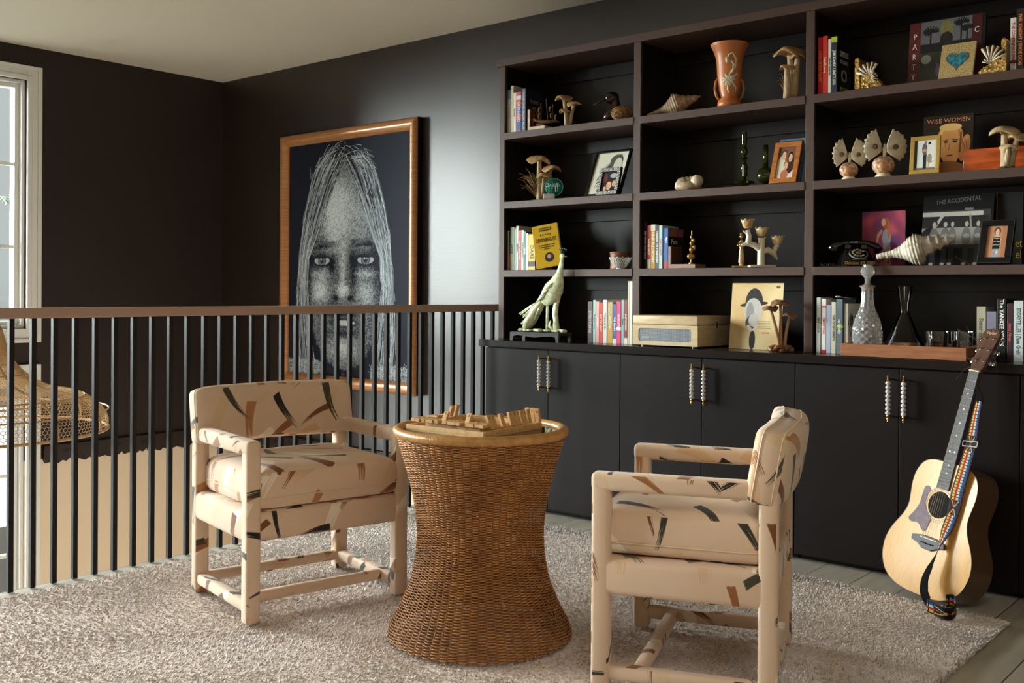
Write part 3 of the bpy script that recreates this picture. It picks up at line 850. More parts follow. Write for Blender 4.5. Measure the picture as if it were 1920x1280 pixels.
m.build('rosette', mat('rosette_ivory', (214, 200, 170), 0.3), gt)
pg = [(-.002, .36), (-.062, .37), (-.075, .345), (-.082, .30), (-.098, .265), (-.118, .245), (-.112, .236), (-.072, .235), (-.048, .222), (-.028, .225), (-.022, .26), (-.034, .30), (-.052, .31), (-.060, .335), (-.050, .36)]
pg = [(-.050, .385), (-.066, .400), (-.082, .392), (-.086, .360), (-.088, .325), (-.103, .290), (-.120, .262), (-.104, .250), (-.070, .252), (-.046, .232), (-.030, .234), (-.022, .262), (-.020, .288), (-.042, .303), (-.058, .325), (-.063, .350), (-.058, .378)]
pg = dens(pg + [pg[0]], 4)[:-1]
pg = [(-abs(x) if False else x, z) for x, z in pg]
MB().prism([(x * gs, z * gs) for x, z in pg], -0.0028, -0.0012).build('pickguard', mat('plum_tortoise_pickguard', (92, 50, 66), 0.2, spec=0.12, noise=(40, (60, 34, 50))), gt, bevel=0.0004)
br = [(x, z + .040) for x, z in [(-.078, .150), (-.078, .168), (-.03, .178), (.03, .178), (.078, .168), (.078, .150), (.045, .142), (.02, .128), (-.02, .128), (-.045, .142)]]
bo = MB().prism([(x * gs, z * gs) for x, z in br], -0.010, -0.0012).build('bridge', M_fing, gt, bevel=0.002)
m = MB(); m.box(-.037, .037, -.0125, -.010, .208 * gs, .211 * gs); m.build('saddle', M_bone, bo)
m = MB()
for i in range(6): m.sph(((i - 2.5) * 0.0105, -0.0115, (0.190 + abs(i - 2.5) * 0.0005) * gs), 0.003, 8, 6)
m.build('bridge_pins', M_bind, bo)
# neck, fretboard, frets, dots
zf0 = 0.402 * gs
def nw(z):  # fretboard half width
    return 0.0215 + (0.0275 - 0.0215) * (LN - z) / (LN - zf0)
m = MB(); vs = []
for z in (0.49 * gs, LN):
    w = nw(z) - 0.001
    for a in np.linspace(0, PI, 9): vs.append((w * math.cos(a), 0.002 + 0.021 * math.sin(a), z))
fs = [(i, i + 1, i + 10, i + 9) for i in range(8)] + [tuple(range(9)), tuple(range(17, 8, -1)), (0, 9, 17, 8)]
m.add(vs, fs); m.build('neck', mat('satin_mahogany_neck', (92, 56, 36), 0.35), gt, smooth=40)
m = MB(); m.prism([(-nw(zf0), zf0), (nw(zf0), zf0), (nw(LN), LN), (-nw(LN), LN)], -0.008, 0.0)
fb = m.build('fretboard', M_fing, gt, bevel=0.0008)
m = MB(); fz = []
sc_l = 0.648 * gs
for k in range(1, 21):
    z = LN - sc_l * (1 - 2 ** (-k / 12)); fz.append(z)
    if z > zf0: m.tube([(-nw(z), -0.0088, z), (nw(z), -0.0088, z)], 0.0011, 5)
m.build('frets', M_steel, fb)
for (x, k) in ((0, 3), (0, 5), (0, 7), (0, 9), (-.011, 12), (.011, 12), (0, 15), (0, 17)):
    MB().cyl(0.0033, 0, 0.0004, 12, T(x, -0.0081, (fz[k - 1] + fz[k - 2]) / 2) @ Rx(PI / 2)).build('position_dot', M_pearl, fb)
MB().box(-0.022, 0.022, -0.0105, 0.0, LN, LN + 0.005).build('nut', M_bone, gt)
hs = [(-.021, 0), (.021, 0), (.029, .022), (.030, .06), (.034, .10), (.038, .155), (.028, .172), (.012, .174), (0, .180), (-.012, .174), (-.028, .172), (-.038, .155), (-.034, .10), (-.030, .06), (-.029, .022)]
Mh = T(0, 0, LN + 0.005) @ Rx(-math.radians(12))
hd = MB().prism(hs, -0.003, 0.013, Mh).build('headstock', M_head, gt, bevel=0.001)
for s in (-1, 1):
    for k in range(3):
        zz = 0.042 + k * 0.046
        m = MB(); m.M = Mh
        m.cyl(0.0045, 0, 0.002, 12, T(s * 0.019, -0.003, zz) @ Rx(PI / 2)); m.cyl(0.0028, 0, 0.016, 10, T(s * 0.019, -0.003, zz) @ Rx(PI / 2))
        m.cyl(0.002, 0, 0.012, 8, T(s * 0.032, 0.018, zz) @ Ry(s * PI / 2)); m.rbox(s * 0.048 - 0.006, s * 0.048 + 0.006, 0.012, 0.024, zz - 0.008, zz + 0.008, 0.004, 2)
        m.rbox(s * 0.019 - 0.008, s * 0.019 + 0.018 * 1, 0.013, 0.022, zz - 0.008, zz + 0.008, 0.002, 1)
        m.build('tuning_peg', M_steel, hd, smooth=True)
text_obj('Taylor', 0.017, M_bone, hd, Mh @ T(0, -0.0033, 0.158), name='maker_lettering')
for i in range(6):
    x0 = (i - 2.5) * 0.0104; x1 = (i - 2.5) * 0.0071
    m = MB(); m.tube([(x0, -0.0135, 0.209 * gs), (x1, -0.0112, LN + 0.002)], 0.00028 + 0.00009 * (5 - i), 5)
    s = -1 if i < 3 else 1; k = i if i < 3 else 5 - i
    p = Mh @ Vector((s * 0.019, -0.012, 0.042 + k * 0.046)); m.tube([(x1, -0.0112, LN + 0.002), tuple(p)], 0.0004, 5)
    m.build('string', M_wire, gt)
for pts in ([(1832, 691), (1822, 687), (1808, 692), (1798, 705), (1791, 712)], [(1830, 674), (1815, 671), (1800, 660), (1811, 680)], [(1830, 636), (1815, 628), (1796, 617)], [(1828, 654), (1812, 632), (1797, 618)], [(1830, 637), (1818, 620), (1811, 612)], [(1862, 665), (1868, 680), (1870, 698)]):
    q = [gt.matrix_world.inverted() @ at(x, y, 4.085) for x, y in pts]
    MB().tube(q, 0.0006, 5).build('string_end', M_steel, hd)
# woven strap
def strap_pt(px, py, off):
    d = R2 * ((px - 960) / 1928.4) + D2 * ((py - 554.65) / 1928.4) + FW; o = Vector((0, 0, CAMZ))
    k = ((PB + nf * off) - o).dot(nf) / d.dot(nf); return o + d * k
def strap_img():
    H, W = 700, 16
    im = np.zeros((H, W, 3)); 
    navy, red, yel, grn, blu, blk, mar = [np.array(lin(c)[:3]) for c in ((20, 22, 38), (150, 34, 36), (200, 162, 56), (160, 180, 156), (26, 66, 130), (16, 12, 12), (72, 34, 42))]
    im[:, :] = mar
    im[:, 1:15] = navy
    for y in range(H):
        on = (y % 8) < 6; ph = (y // 8) % 22
        if ph < 17:
            if on: im[y, 2:5] = yel; im[y, 5:8] = red; im[y, 8:11] = grn; im[y, 11:14] = blu
            else: im[y, 5:8] = red
        else:
            c = ph - 17; im[y, 2:14] = blk
            k = abs((y % 176) - 156) // 4
            for (cx, cl) in ((7 - k, yel), (7 + k, grn), (7, red)):
                if 2 <= cx <= 13: im[y, int(cx)] = cl
    return im
M_strap = attr_mat('woven_strap_front', 0.7, 0.2); M_leather = mat('black_strap_back', (12, 11, 11), 0.85, spec=0.1)
st = thing('guitar_strap', 'colourful woven strap hanging over the guitar top, its end curled on the rug', 'strap', (0, 0, 0))
path = [(1836, 752, .030), (1829, 785, .028), (1820, 835, .028), (1808, 878, .022), (1796, 920, .016), (1788, 957, .014), (1776, 990, .018), (1763, 1020, .028), (1757, 1036, .035)]
back = [(1757, 1036, .035), (1746, 1058, .045), (1734, 1086, .055), (1733, 1110, .07), (1741, 1128, .08)]
def strip(pts, wds, frac0, frac1, name, m, img=None, flip=False):
    P = [strap_pt(x, y, o) for x, y, o in pts]
    n = 60 if img is None else 420
    seg = [0]
    for i in range(1, len(P)): seg.append(seg[-1] + (P[i] - P[i - 1]).length)
    def cr(t):
        L = t * seg[-1]; i = 0
        while i < len(P) - 2 and seg[i + 1] < L: i += 1
        k = (L - seg[i]) / (seg[i + 1] - seg[i]); p0 = P[max(i - 1, 0)]; p1 = P[i]; p2 = P[i + 1]; p3 = P[min(i + 2, len(P) - 1)]
        return 0.5 * ((2 * p1) + (p2 - p0) * k + (2 * p0 - 5 * p1 + 4 * p2 - p3) * k * k + (3 * p1 - p0 - 3 * p2 + p3) * k ** 3)
    W = 16; vs = []; cols = []
    for i in range(n + 1):
        t = i / n; p = cr(t); tg = (cr(min(t + .01, 1)) - cr(max(t - .01, 0))).normalized()
        wd = np.interp(t, [a for a, b, c in wds], [b for a, b, c in wds]); tw = np.interp(t, [a for a, b, c in wds], [c for a, b, c in wds])
        sd = tg.cross(nf).normalized(); 
        if sd.x < 0: sd = -sd
        sd = sd * math.cos(tw) + nf * math.sin(tw)
        for j in range(W + 1): vs.append(tuple(p + sd * wd * (j / W - 0.5)))
    q = []
    for i in range(n):
        for j in range(W): q.append((i * (W + 1) + j, i * (W + 1) + j + 1, (i + 1) * (W + 1) + j + 1, (i + 1) * (W + 1) + j))
    me = fastmesh(name, np.array(vs), np.array(q)); me.materials.append(m)
    if img is not None:
        ca = me.color_attributes.new('Col', 'FLOAT_COLOR', 'CORNER'); H = img.shape[0]
        cc = np.ones((n * W, 4, 4), np.float32)
        for i in range(n):
            r = i + 40
            cc[i * W:(i + 1) * W, :, :3] = img[r][:, None, :]
        ca.data.foreach_set('color', cc.ravel())
    o = bpy.data.objects.new(name, me); COL.objects.link(o); o.parent = st
    mo = o.modifiers.new('s', 'SOLIDIFY'); mo.thickness = 0.0022; mo.offset = 0
    return o
SI = strap_img()
strip(path, [(0, .030, .15), (.3, .046, .0), (.6, .054, .0), (.85, .044, .0), (1, .018, .9)], 0, .85, 'woven_band', M_strap, SI)
strip(back, [(0, .016, .9), (.3, .034, .4), (.7, .046, .2), (1, .05, .5)], 0, 1, 'band_underside', M_leather)
# curl on the rug
def curl(px, py, z):
    d = R2 * ((px - 960) / 1928.4) + D2 * ((py - 554.65) / 1928.4) + FW; k = (z - CAMZ) / d.z; return Vector((d.x * k, d.y * k, z))
cp = [curl(1738, 1134, .055), curl(1752, 1141, .05), curl(1768, 1149, .046), curl(1784, 1150, .046), curl(1793, 1139, .05), curl(1787, 1126, .05), curl(1773, 1126, .05)]
vs = []; W = 16; n = 60; q = []
for i in range(n + 1):
    t = i / n * (len(cp) - 1); k = min(int(t), len(cp) - 2); f = t - k
    p0 = cp[max(k - 1, 0)]; p1 = cp[k]; p2 = cp[k + 1]; p3 = cp[min(k + 2, len(cp) - 1)]
    p = 0.5 * ((2 * p1) + (p2 - p0) * f + (2 * p0 - 5 * p1 + 4 * p2 - p3) * f * f + (3 * p1 - p0 - 3 * p2 + p3) * f ** 3)
    for j in range(W + 1): vs.append((p.x, p.y, p.z + 0.044 * (0.5 - j / W)))
for i in range(n):
    for j in range(W): q.append((i * (W + 1) + j, i * (W + 1) + j + 1, (i + 1) * (W + 1) + j + 1, (i + 1) * (W + 1) + j))
me = fastmesh('curled_end', np.array(vs), np.array(q)); me.materials.append(M_strap)
ca = me.color_attributes.new('Col', 'FLOAT_COLOR', 'CORNER'); cc = np.ones((n * W, 4, 4), np.float32)
for i in range(n): cc[i * W:(i + 1) * W, :, :3] = SI[300 + int(i * 1.2)][::-1][:, None, :]
ca.data.foreach_set('color', cc.ravel())
o = bpy.data.objects.new('curled_end', me); COL.objects.link(o); o.parent = st
mo = o.modifiers.new('s', 'SOLIDIFY'); mo.thickness = 0.0022; mo.offset = 0
# strap leather tip and buckle
MB().ribbon([strap_pt(1832, 724, .02), strap_pt(1836, 738, .026), strap_pt(1838, 756, .03)], [xr * .010, xr * .022, xr * .028], [nf] * 3, .003).build('leather_tip', M_leather, st)
b0 = strap_pt(1819, 832, .034)
m = MB(); fr = GM.to_3x3().to_4x4(); fr.translation = b0; m.M = fr @ Ry(-0.12)
for (a, b, c, d) in ((-.032, .032, .008, .011), (-.032, .032, -.011, -.008), (-.032, -.029, -.011, .011), (.029, .032, -.011, .011)): m.box(a, b, -.0015, .0015, c, d)
m.build('slide_buckle', mat('dark_metal_buckle', (70, 66, 62), 0.35, metal=1), st)
# ------------------------------------------------------------------ framed scratch-style portrait
def smooth_(x, a, b):
    t = np.clip((x - a) / (b - a), 0, 1); return t * t * (3 - 2 * t)
def portrait():
    H, W = 660, 480
    acc = np.zeros((H, W)); rg = np.random.default_rng(5)
    def put(X, Y, I):
        xi = (X * W).astype(int); yi = (Y * H).astype(int); ok = (xi >= 0) & (xi < W) & (yi >= 0) & (yi < H)
        np.maximum.at(acc, (yi[ok], xi[ok]), I[ok])
    def strokes(x, y, ang, ln, curv, inten, k=14):
        s = np.linspace(-.5, .5, k)[None]
        a = ang[:, None] + curv[:, None] * s
        X = x[:, None] + np.cumsum(np.cos(a) * ln[:, None] / k, 1) / W; Y = y[:, None] + np.cumsum(np.sin(a) * ln[:, None] / k, 1) / H
        put(X, Y, np.broadcast_to(inten[:, None], X.shape))
    def part(v):   # half width of the gap between the two curtains of hair
        return np.interp(v, [.08, .14, .25, .38, .5, .62, .8, 1.0], [.0, .05, .13, .21, .30, .315, .285, .23])
    def field(u, v):
        def bl(cu, cv, ru, rv, p=2): return np.exp(-(np.abs((u - cu) / ru) ** p + np.abs((v - cv) / rv) ** p))
        hw = part(v) * np.where(v > .7, np.sqrt(np.clip(1 - ((v - .7) / .27) ** 2.2, 0, 1)), 1) + .005
        inside = smooth_(hw - np.abs(u - .48), -.012, .02)
        f = .36 + .75 * bl(.40, .34, .10, .13) + .35 * bl(.45, .24, .14, .10) + .30 * bl(.58, .36, .12, .12)
        f += .50 * bl(.475, .55, .025, .10) + .85 * bl(.475, .635, .045, .025) + .75 * bl(.28, .635, .07, .05) + .45 * bl(.66, .65, .09, .06)
        f += .35 * bl(.29, .565, .08, .015) + .45 * bl(.65, .565, .09, .015) + .5 * bl(.48, .88, .11, .04) + .35 * bl(.65, .435, .09, .012)
        f -= .62 * bl(.295, .440, .11, .016, 4) + .66 * bl(.655, .435, .11, .016, 4) + .45 * bl(.29, .505, .10, .028) + .50 * bl(.655, .505, .11, .028)
        f -= .40 * bl(.555, .55, .03, .09) + .40 * bl(.385, .53, .03, .05) + .55 * bl(.41, .668, .02, .010) + .6 * bl(.535, .668, .02, .010)
        f -= .35 * bl(.77, .55, .07, .28) + .30 * bl(.19, .56, .02, .2) + .40 * bl(.49, .735, .13, .010) + .40 * bl(.49, .815, .12, .012) + .15 * bl(.38, .72, .02, .05) + .15 * bl(.62, .72, .02, .05)
        return np.clip(f, .02, 1.3) * inside
    VV, UU = np.mgrid[0:H, 0:W]; acc += .42 * np.clip(field(UU / W, VV / H), 0, 1.2) ** 1.8
    n = 70000; x = rg.random(n); y = rg.random(n); f = field(x, y); ok = rg.random(n) < np.clip(f, 0, 1) ** 1.1
    x, y, f = x[ok], y[ok], f[ok]; n = len(x)
    strokes(x, y, rg.uniform(0, 2 * PI, n), rg.uniform(4, 12, n), rg.normal(0, 3.2, n), np.clip(.10 + 1.05 * f ** 1.3 * rg.random(n) ** .6, 0, 1), 12)
    # two curtains of long hair
    for s in (-1, 1):
        n = 250; p = rg.random(n)[:, None]; k = 420
        T0 = rg.random(n)[:, None] ** 1.3 * .8; T1 = np.clip(T0 + rg.uniform(.12, .5, n)[:, None], 0, 1)
        t = T0 + (T1 - T0) * np.linspace(0, 1, k)[None]
        v = .035 + .05 * (1 - p) + t * .97
        outer = np.interp(v, [.03, .06, .12, .2, .3, .42, .6, 1.0], [.0, .15, .24, .29, .335, .37, .40, .435])
        inner = part(v) * .97
        X = .475 + s * (inner + (outer - inner) * np.clip(p + .03 * np.sin(t * 7 + p * 20), 0, 1.05)) 
        clump = np.abs(np.sin(p * 31 + s)) ** 1.5
        I = np.broadcast_to((rg.random(n)[:, None] ** 2.2 * .9 + .08) * (.3 + .65 * clump), X.shape)
        put(X, v, I)
        # shorter bright streaks
        n = 520; p = rg.random(n)[:, None]; k = 60; t0 = rg.random(n)[:, None]
        t = t0 + rg.uniform(.02, .09, n)[:, None] * np.linspace(0, 1, k)[None]
        v = .05 + t * .93
        outer = np.interp(v, [.03, .06, .12, .2, .3, .42, .6, 1.0], [.0, .15, .24, .29, .335, .37, .40, .435]); inner = part(v) * .97
        X = .475 + s * (inner + (outer - inner) * p) + .004 * np.sin(t * 40 + p * 50)
        put(X, v, np.broadcast_to(rg.random(n)[:, None] ** 1.5, X.shape))
    n = 190; a = rg.uniform(-PI * .98, -PI * .02, n); r = rg.uniform(.6, 1.08, n)
    strokes(.47 + .27 * np.cos(a) * r, .20 + .175 * np.sin(a) * r, a + PI / 2 + rg.normal(0, .25, n), rg.uniform(14, 44, n), rg.normal(.3, .3, n), rg.random(n) ** 1.6, 60)
    V, U = np.mgrid[0:H, 0:W]; U = U / W; V = V / H
    # brows
    for cx, s in ((.295, -1), (.655, 1)):
        n = 150; q = rg.uniform(-1, 1, n); strokes(cx + q * .095, .443 - .014 * (1 - q ** 2) + rg.normal(0, .004, n), np.full(n, -.5 * s) + rg.normal(0, .3, n), rg.uniform(8, 15, n), rg.normal(0, .5, n), rg.random(n) * .25, 20)
    for cx, cy in ((.295, .508), (.655, .508)):
        dx = (U - cx) * W; dy = (V - cy) * H; r = np.hypot(dx, dy)
        lid = (dx / 37) ** 2 + (dy / 17) ** 2 < 1; acc[lid] *= .25
        alm = ((dx / 31) ** 2 + (dy / 12) ** 2 < 1) & (dy > -7)
        acc[alm] = .60; acc[alm & (r < 16.5)] = .05; acc[alm & (r < 14.5)] = .20 + .12 * np.sin(np.arctan2(dy, dx) * 17)[alm & (r < 14.5)]; acc[alm & (r < 7)] = .02
        acc[np.hypot(dx + 3, dy + 4) < 2.6] = 1.0; acc[np.hypot(dx - 4, dy + 3) < 1.6] = .9
        n = 26; q = np.linspace(-1, 1, n)
        for i in range(n):
            for k in range(9):
                xx = int(cx * W + q[i] * 31 + q[i] * k * .8); yy = int(cy * H - 12 * math.sqrt(max(0, 1 - q[i] ** 2)) - k)
                acc[yy, xx] = .04
    mo = (((U - .485) * W / 42) ** 2 + ((V - .772 + .05 * (U - .485) ** 2 * 6) * H / 7) ** 2 < 1); acc[mo] = .85
    for k in range(-4, 5): acc[mo & (np.abs((U - .485) * W - k * 9 - 4) < .7)] = .3
    ln = np.abs(((U - .485) * W / 50) ** 2 + ((V - .772) * H / 12) ** 2 - 1) < .35; acc[ln] *= .35
    n = 3500; x = rg.random(n); y = rg.uniform(.94, 1, n); strokes(x, y, rg.uniform(0, 6.28, n), rg.uniform(5, 14, n), rg.normal(0, 3, n), .6 * rg.random(n) * (np.abs(x - .5) > .2), 12)
    acc = np.clip(acc, 0, 1.0)[..., None]
    bg = np.array(lin((30, 33, 48))[:3]); fg = np.array(lin((232, 246, 255))[:3])
    return bg * (1 - acc) + fg * acc
pt = thing('framed_portrait', "large framed white-on-navy scratch drawing of a child's face on the wall behind the balustrade", 'picture', (-5.385, YW, 0.48))
M_cop = mat('bronze_wood_frame', (200, 142, 92), 0.32, metal=0.2, spec=0.6, coat=0.15, noise=(6, (176, 116, 68), (1, 1, 30)))
fw, W_, H_ = 0.079, 1.405, 1.775
for (nm, A, B) in (('l', (-W_ / 2, 0), (-W_ / 2, H_)), ('r', (W_ / 2, H_), (W_ / 2, 0)), ('t', (-W_ / 2, H_), (W_ / 2, H_)), ('b', (W_ / 2, 0), (-W_ / 2, 0))):
    A = Vector((A[0], 0, A[1])); B = Vector((B[0], 0, B[1])); t = (B - A).normalized(); inn = t.cross(Vector((0, 1, 0)))
    if inn.dot(Vector((0, 0, H_ / 2)) - (A + B) / 2) < 0: inn = -inn
    pr_ = [(0, -.004), (0, -.046), (.008, -.062), (.024, -.070), (.046, -.068), (.064, -.058), (.076, -.044), (.079, -.034), (.079, -.012), (.02, -.004)]
    vs = []
    for P, s in ((A, 1), (B, -1)):
        for (d, y) in pr_: vs.append(tuple(P + inn * d + t * d * s + Vector((0, y, 0))))
    k = len(pr_); fs = [(i, (i + 1) % k, (i + 1) % k + k, i + k) for i in range(k)] + [tuple(range(k)), tuple(reversed(range(k, 2 * k)))]
    MB().add(vs, fs).build('frame_bar', M_cop, pt, smooth=40)
for (x0, x1, z0, z1) in ((-W_ / 2 - .0015, -W_ / 2, 0, H_), (W_ / 2, W_ / 2 + .0015, 0, H_), (-W_ / 2, W_ / 2, -.0015, 0), (-W_ / 2, W_ / 2, H_, H_ + .0015)):
    MB().box(x0, x1, -.046, -.003, z0, z1).build('black_edge', M_bind, pt)
colgrid('drawing', portrait(), W_ - 2 * fw + .004, H_ - 2 * fw + .004, attr_mat('scratch_drawing', 0.6, 0.12), pt, T(0, -0.030, fw - .002))
MB().box(-W_ / 2 + .03, W_ / 2 - .03, -.028, -.006, .03, H_ - .03).build('backing_board', M_bind, pt)

# ------------------------------------------------------------------ rattan pendant lamp in the void
M_rat = mat('pale_woven_rattan', (202, 166, 118), 0.6)
lp = thing('pendant_lamp', 'large bell-shaped openwork rattan pendant lamp hanging beyond the balustrade at the left', 'lamp', (-4.835, 1.985, 0))
lprof = [(.07, 1.02), (.10, .955), (.125, .86), (.15, .81), (.20, .755), (.24, .725), (.29, .70), (.335, .688), (.40, .675), (.45, .655), (.485, .63), (.52, .60), (.545, .57), (.555, .54), (.553, .50)]
L_ = np.array(lprof); dl = np.r_[0, np.cumsum(np.hypot(np.diff(L_[:, 0]), np.diff(L_[:, 1])))]
def lpt(u, s):  # u angle, s arc length
    return (float(np.interp(s, dl, L_[:, 0])) * math.cos(u), float(np.interp(s, dl, L_[:, 0])) * math.sin(u), float(np.interp(s, dl, L_[:, 1])))
NC = 176; cells = 2 * PI / NC; rowsn = int(dl[-1] / 0.0145); hstep = dl[-1] / rowsn
V = []; Q = []
def seg(p, q, r=0.0013):
    p = np.array(p); q = np.array(q); d = q - p; ln = np.linalg.norm(d)
    if ln < 1e-6: return
    d /= ln; a = np.cross(d, [0.3, 0.2, 0.93]); a /= np.linalg.norm(a) + 1e-9; b = np.cross(d, a); o = len(V)
    for e in (p, q):
        for k in range(3):
            t = 2.094 * k; V.append(e + (a * math.cos(t) + b * math.sin(t)) * r)
    for k in range(3): Q.append((o + k, o + (k + 1) % 3, o + 3 + (k + 1) % 3, o + 3 + k))
rj = random.Random(2)
def node(i, j, hi):
    return lpt((i + .5 * (j % 2)) * cells + rj.uniform(-.004, .004), max(0, min(dl[-1], (j + (.33 if hi else 0)) * hstep)))
for j in range(rowsn):
    for i in range(NC):
        a = lpt((i + .5 * (j % 2)) * cells, j * hstep); b = lpt((i + .5 * (j % 2)) * cells, (j + .55) * hstep)
        seg(a, b)
        o2 = .5 if (j % 2 == 0) else 0
        c1 = lpt((i + .5 * (j % 2) + .5) * cells, (j + 1) * hstep); c2 = lpt((i + .5 * (j % 2) - .5) * cells, (j + 1) * hstep)
        seg(b, c1); seg(b, c2)
me = fastmesh('woven_shade', np.array(V), np.array(Q)); me.materials.append(M_rat)
so = bpy.data.objects.new('woven_shade', me); COL.objects.link(so); so.parent = lp
m = MB()
for k in range(12):
    u = 2 * PI * k / 12 + .2; m.tube([lpt(u, s) for s in np.linspace(0, dl[-1], 26)], 0.005, 6)
m.build('ribs', M_rat, lp, smooth='all')
m = MB()
for (r, z, t) in ((.555, .50, .007), (.10, .955, .006), (.20, .755, .004), (.45, .655, .004), (.555, .59, .004), (.32, .62, .004)):
    m.tube([(r * math.cos(a), r * math.sin(a), z) for a in np.linspace(0, 2 * PI, 64)[:-1]], t, 6, closed=True)
m.build('hoops', M_rat, lp, smooth='all')
MB().tube([(0, 0, 1.0), (0, 0, ZC - .001)], 0.004, 6).build('cord', M_bind, lp)
MB().sph((0, 0, .70), .035, 16, 10).build('bulb', mat('frosted_bulb', (250, 240, 220), 0.3), lp)
# ------------------------------------------------------------------ helpers for the things on the shelves
S1, S2, S3, S4 = 2.0155, 1.6385, 1.2645, 0.8885
def spot(px, Y, z): return Vector((at(px, 500, Y).x, Y, z))
def U(p): return mpp(p[0], p[1])
def top(px, py, Y): return at(px, py, Y).z
def pxrate(x, y, rz):
    def q(a, b): d = Vector((a, b, 0)); return 1928.4 * d.dot(R2) / d.dot(FW)
    return (q(x + .1 * math.cos(rz), y + .1 * math.sin(rz)) - q(x, y)) / .1
def clampz(mb, z0=.0004):
    mb.v = [(x, y, max(z, z0)) for x, y, z in mb.v]; return mb
M_paper = mat('book_pages', (226, 218, 200), 0.8)
def book(px0, px1, pytop, zs, Y, col, label, group, title=None, tcol=(235, 232, 225), tsz=None, depth=0.15, cover=None, band=None, tz=0.5, roll=0.0, tsx=1.0, rough=0.4):
    a = at(px0, 500, Y).x + .0004; b = at(px1, 500, Y).x - .0004; h = top((px0 + px1) / 2, pytop, Y) - zs
    for xs_ in (-3.678, -2.796, -1.897):
        if xs_ - .03 < a < xs_ + .003: a = xs_ + .003
    w = b - a
    t = thing('book', label, 'book', ((a + b) / 2, Y, zs), 0, group)
    m = MB(); e = 0.0022
    m.box(-w / 2, w / 2, 0, e, 0, h); m.box(-w / 2, -w / 2 + e, e, depth, 0, h); m.box(w / 2 - e, w / 2, e, depth, 0, h)
    m.build('cover', mat('cover_%d_%d_%d' % tuple(col), col, rough), t, bevel=0.0008)
    MB().box(-w / 2 + e, w / 2 - e, e, depth - .004, .003, h - .004).build('pages', M_paper, t)
    if band:
        for (z0, z1, c) in band:
            MB().box(-w / 2 - .0002, w / 2 + .0002, -.0003, .02, z0 * h, z1 * h).build('spine_band', mat('band_%d_%d_%d' % tuple(c), c, .45), t)
    if title:
        sz = min(tsz or 1, w * 0.68, 0.03); n = len(title)
        ln = n * sz * 0.52; sx = min(1.0, h * 0.80 / ln) * tsx
        text_obj(title, sz, mat('ink_%d_%d_%d' % tuple(tcol), tcol, .5), t, T(0, -.0004, h * tz) @ Ry(PI / 2), name='spine_lettering', sx=sx, bold=0.0004)
    t['_w'] = w; t['_h'] = h
    del t['_w']; del t['_h']
    return t, w, h, depth
def cover_text(t, w, lines):
    """lines: (text, size, z, color) on the right-hand cover, centred at depth d"""
    for (s, sz, y, z, c, sx) in lines:
        text_obj(s, sz, mat('ink_%d_%d_%d' % tuple(c), c, .5), t, T(w / 2 + .0004, y, z) @ Rz(PI / 2), name='cover_lettering', sx=sx)
# small painted pictures
class Pic:
    def __init__(s, H, W, bg):
        H *= 2; W *= 2
        s.a = np.zeros((H, W, 3)); s.a[:] = lin(bg)[:3]; s.H, s.W = H, W
        s.V, s.U = np.mgrid[0:H, 0:W]; s.U = (s.U + .5) / W; s.V = (s.V + .5) / H
    def m(s, k, c): s.a[k] = lin(c)[:3]; return s
    def ell(s, cx, cy, rx, ry, c, rot=0):
        x = s.U - cx; y = s.V - cy; X = x * math.cos(rot) + y * math.sin(rot); Y = y * math.cos(rot) - x * math.sin(rot)
        return s.m((X / rx) ** 2 + (Y / ry) ** 2 < 1, c)
    def rect(s, x0, x1, y0, y1, c): return s.m((s.U > x0) & (s.U < x1) & (s.V > y0) & (s.V < y1), c)
    def line(s, x0, y0, x1, y1, w, c):
        dx, dy = x1 - x0, y1 - y0; L = dx * dx + dy * dy
        t = np.clip(((s.U - x0) * dx + (s.V - y0) * dy) / L, 0, 1)
        return s.m(np.hypot(s.U - x0 - t * dx, s.V - y0 - t * dy) < w, c)
    def noise(s, amt, seed=1, cell=1):
        r = np.random.default_rng(seed); n = r.normal(0, amt, (s.H // cell + 1, s.W // cell + 1))
        n = np.kron(n, np.ones((cell, cell)))[:s.H, :s.W]; s.a = np.clip(s.a * (1 + n[..., None]), 0, 1); return s
    def clouds(s, c2, k=3, seed=0):
        r = np.random.default_rng(seed); f = np.zeros((s.H, s.W))
        for i in range(6):
            f += np.sin(s.U * r.uniform(2, 9) * k / 3 + s.V * r.uniform(-9, 9) * k / 3 + r.uniform(0, 6)) / 6
        f = np.clip(f * 1.8 + .5, 0, 1)[..., None]; s.a = s.a * (1 - f) + np.array(lin(c2)[:3]) * f; return s
def face(p, cx, cy, r, skin=(224, 178, 148), hair=(70, 48, 36)):
    p.ell(cx, cy - r * .25, r * 1.05, r * 1.05, hair); p.ell(cx, cy + r * .1, r * .78, r * .95, skin)
    for s in (-1, 1): p.ell(cx + s * r * .3, cy, r * .1, r * .07, (50, 36, 30))
    p.ell(cx, cy + r * .55, r * .3, r * .09, (190, 110, 100)); return p
M_pic = attr_mat('printed_picture', 0.35, 0.4)
M_gloss = attr_mat('glazed_photograph', 0.2, 0.5, coat=0.25)
def leaner(name, label, cat, BL, BR, TL, Yb, zs, group=None, th=.003):
    """flat thing leaning back: pixels of bottom-left (x), bottom-right (x), top-left (x,y)"""
    x0 = at(BL, 500, Yb).x; x1 = at(BR, 500, Yb).x
    d = R2 * ((TL[0] - 960) / 1928.4) + D2 * ((TL[1] - 554.65) / 1928.4) + FW
    Yt = x0 * d.y / d.x; zt = CAMZ + d.z * Yt / d.y
    Yt = min(Yt, 4.60)
    w = x1 - x0; hv = Vector((0, Yt - Yb, zt - zs)); h = hv.length
    t = thing(name, label, cat, ((x0 + x1) / 2, Yb, zs), 0, group)
    t.rotation_euler = (-math.atan2(hv.y, hv.z), 0, 0); t.location.z += th * hv.y / h + .0003
    return t, w, h
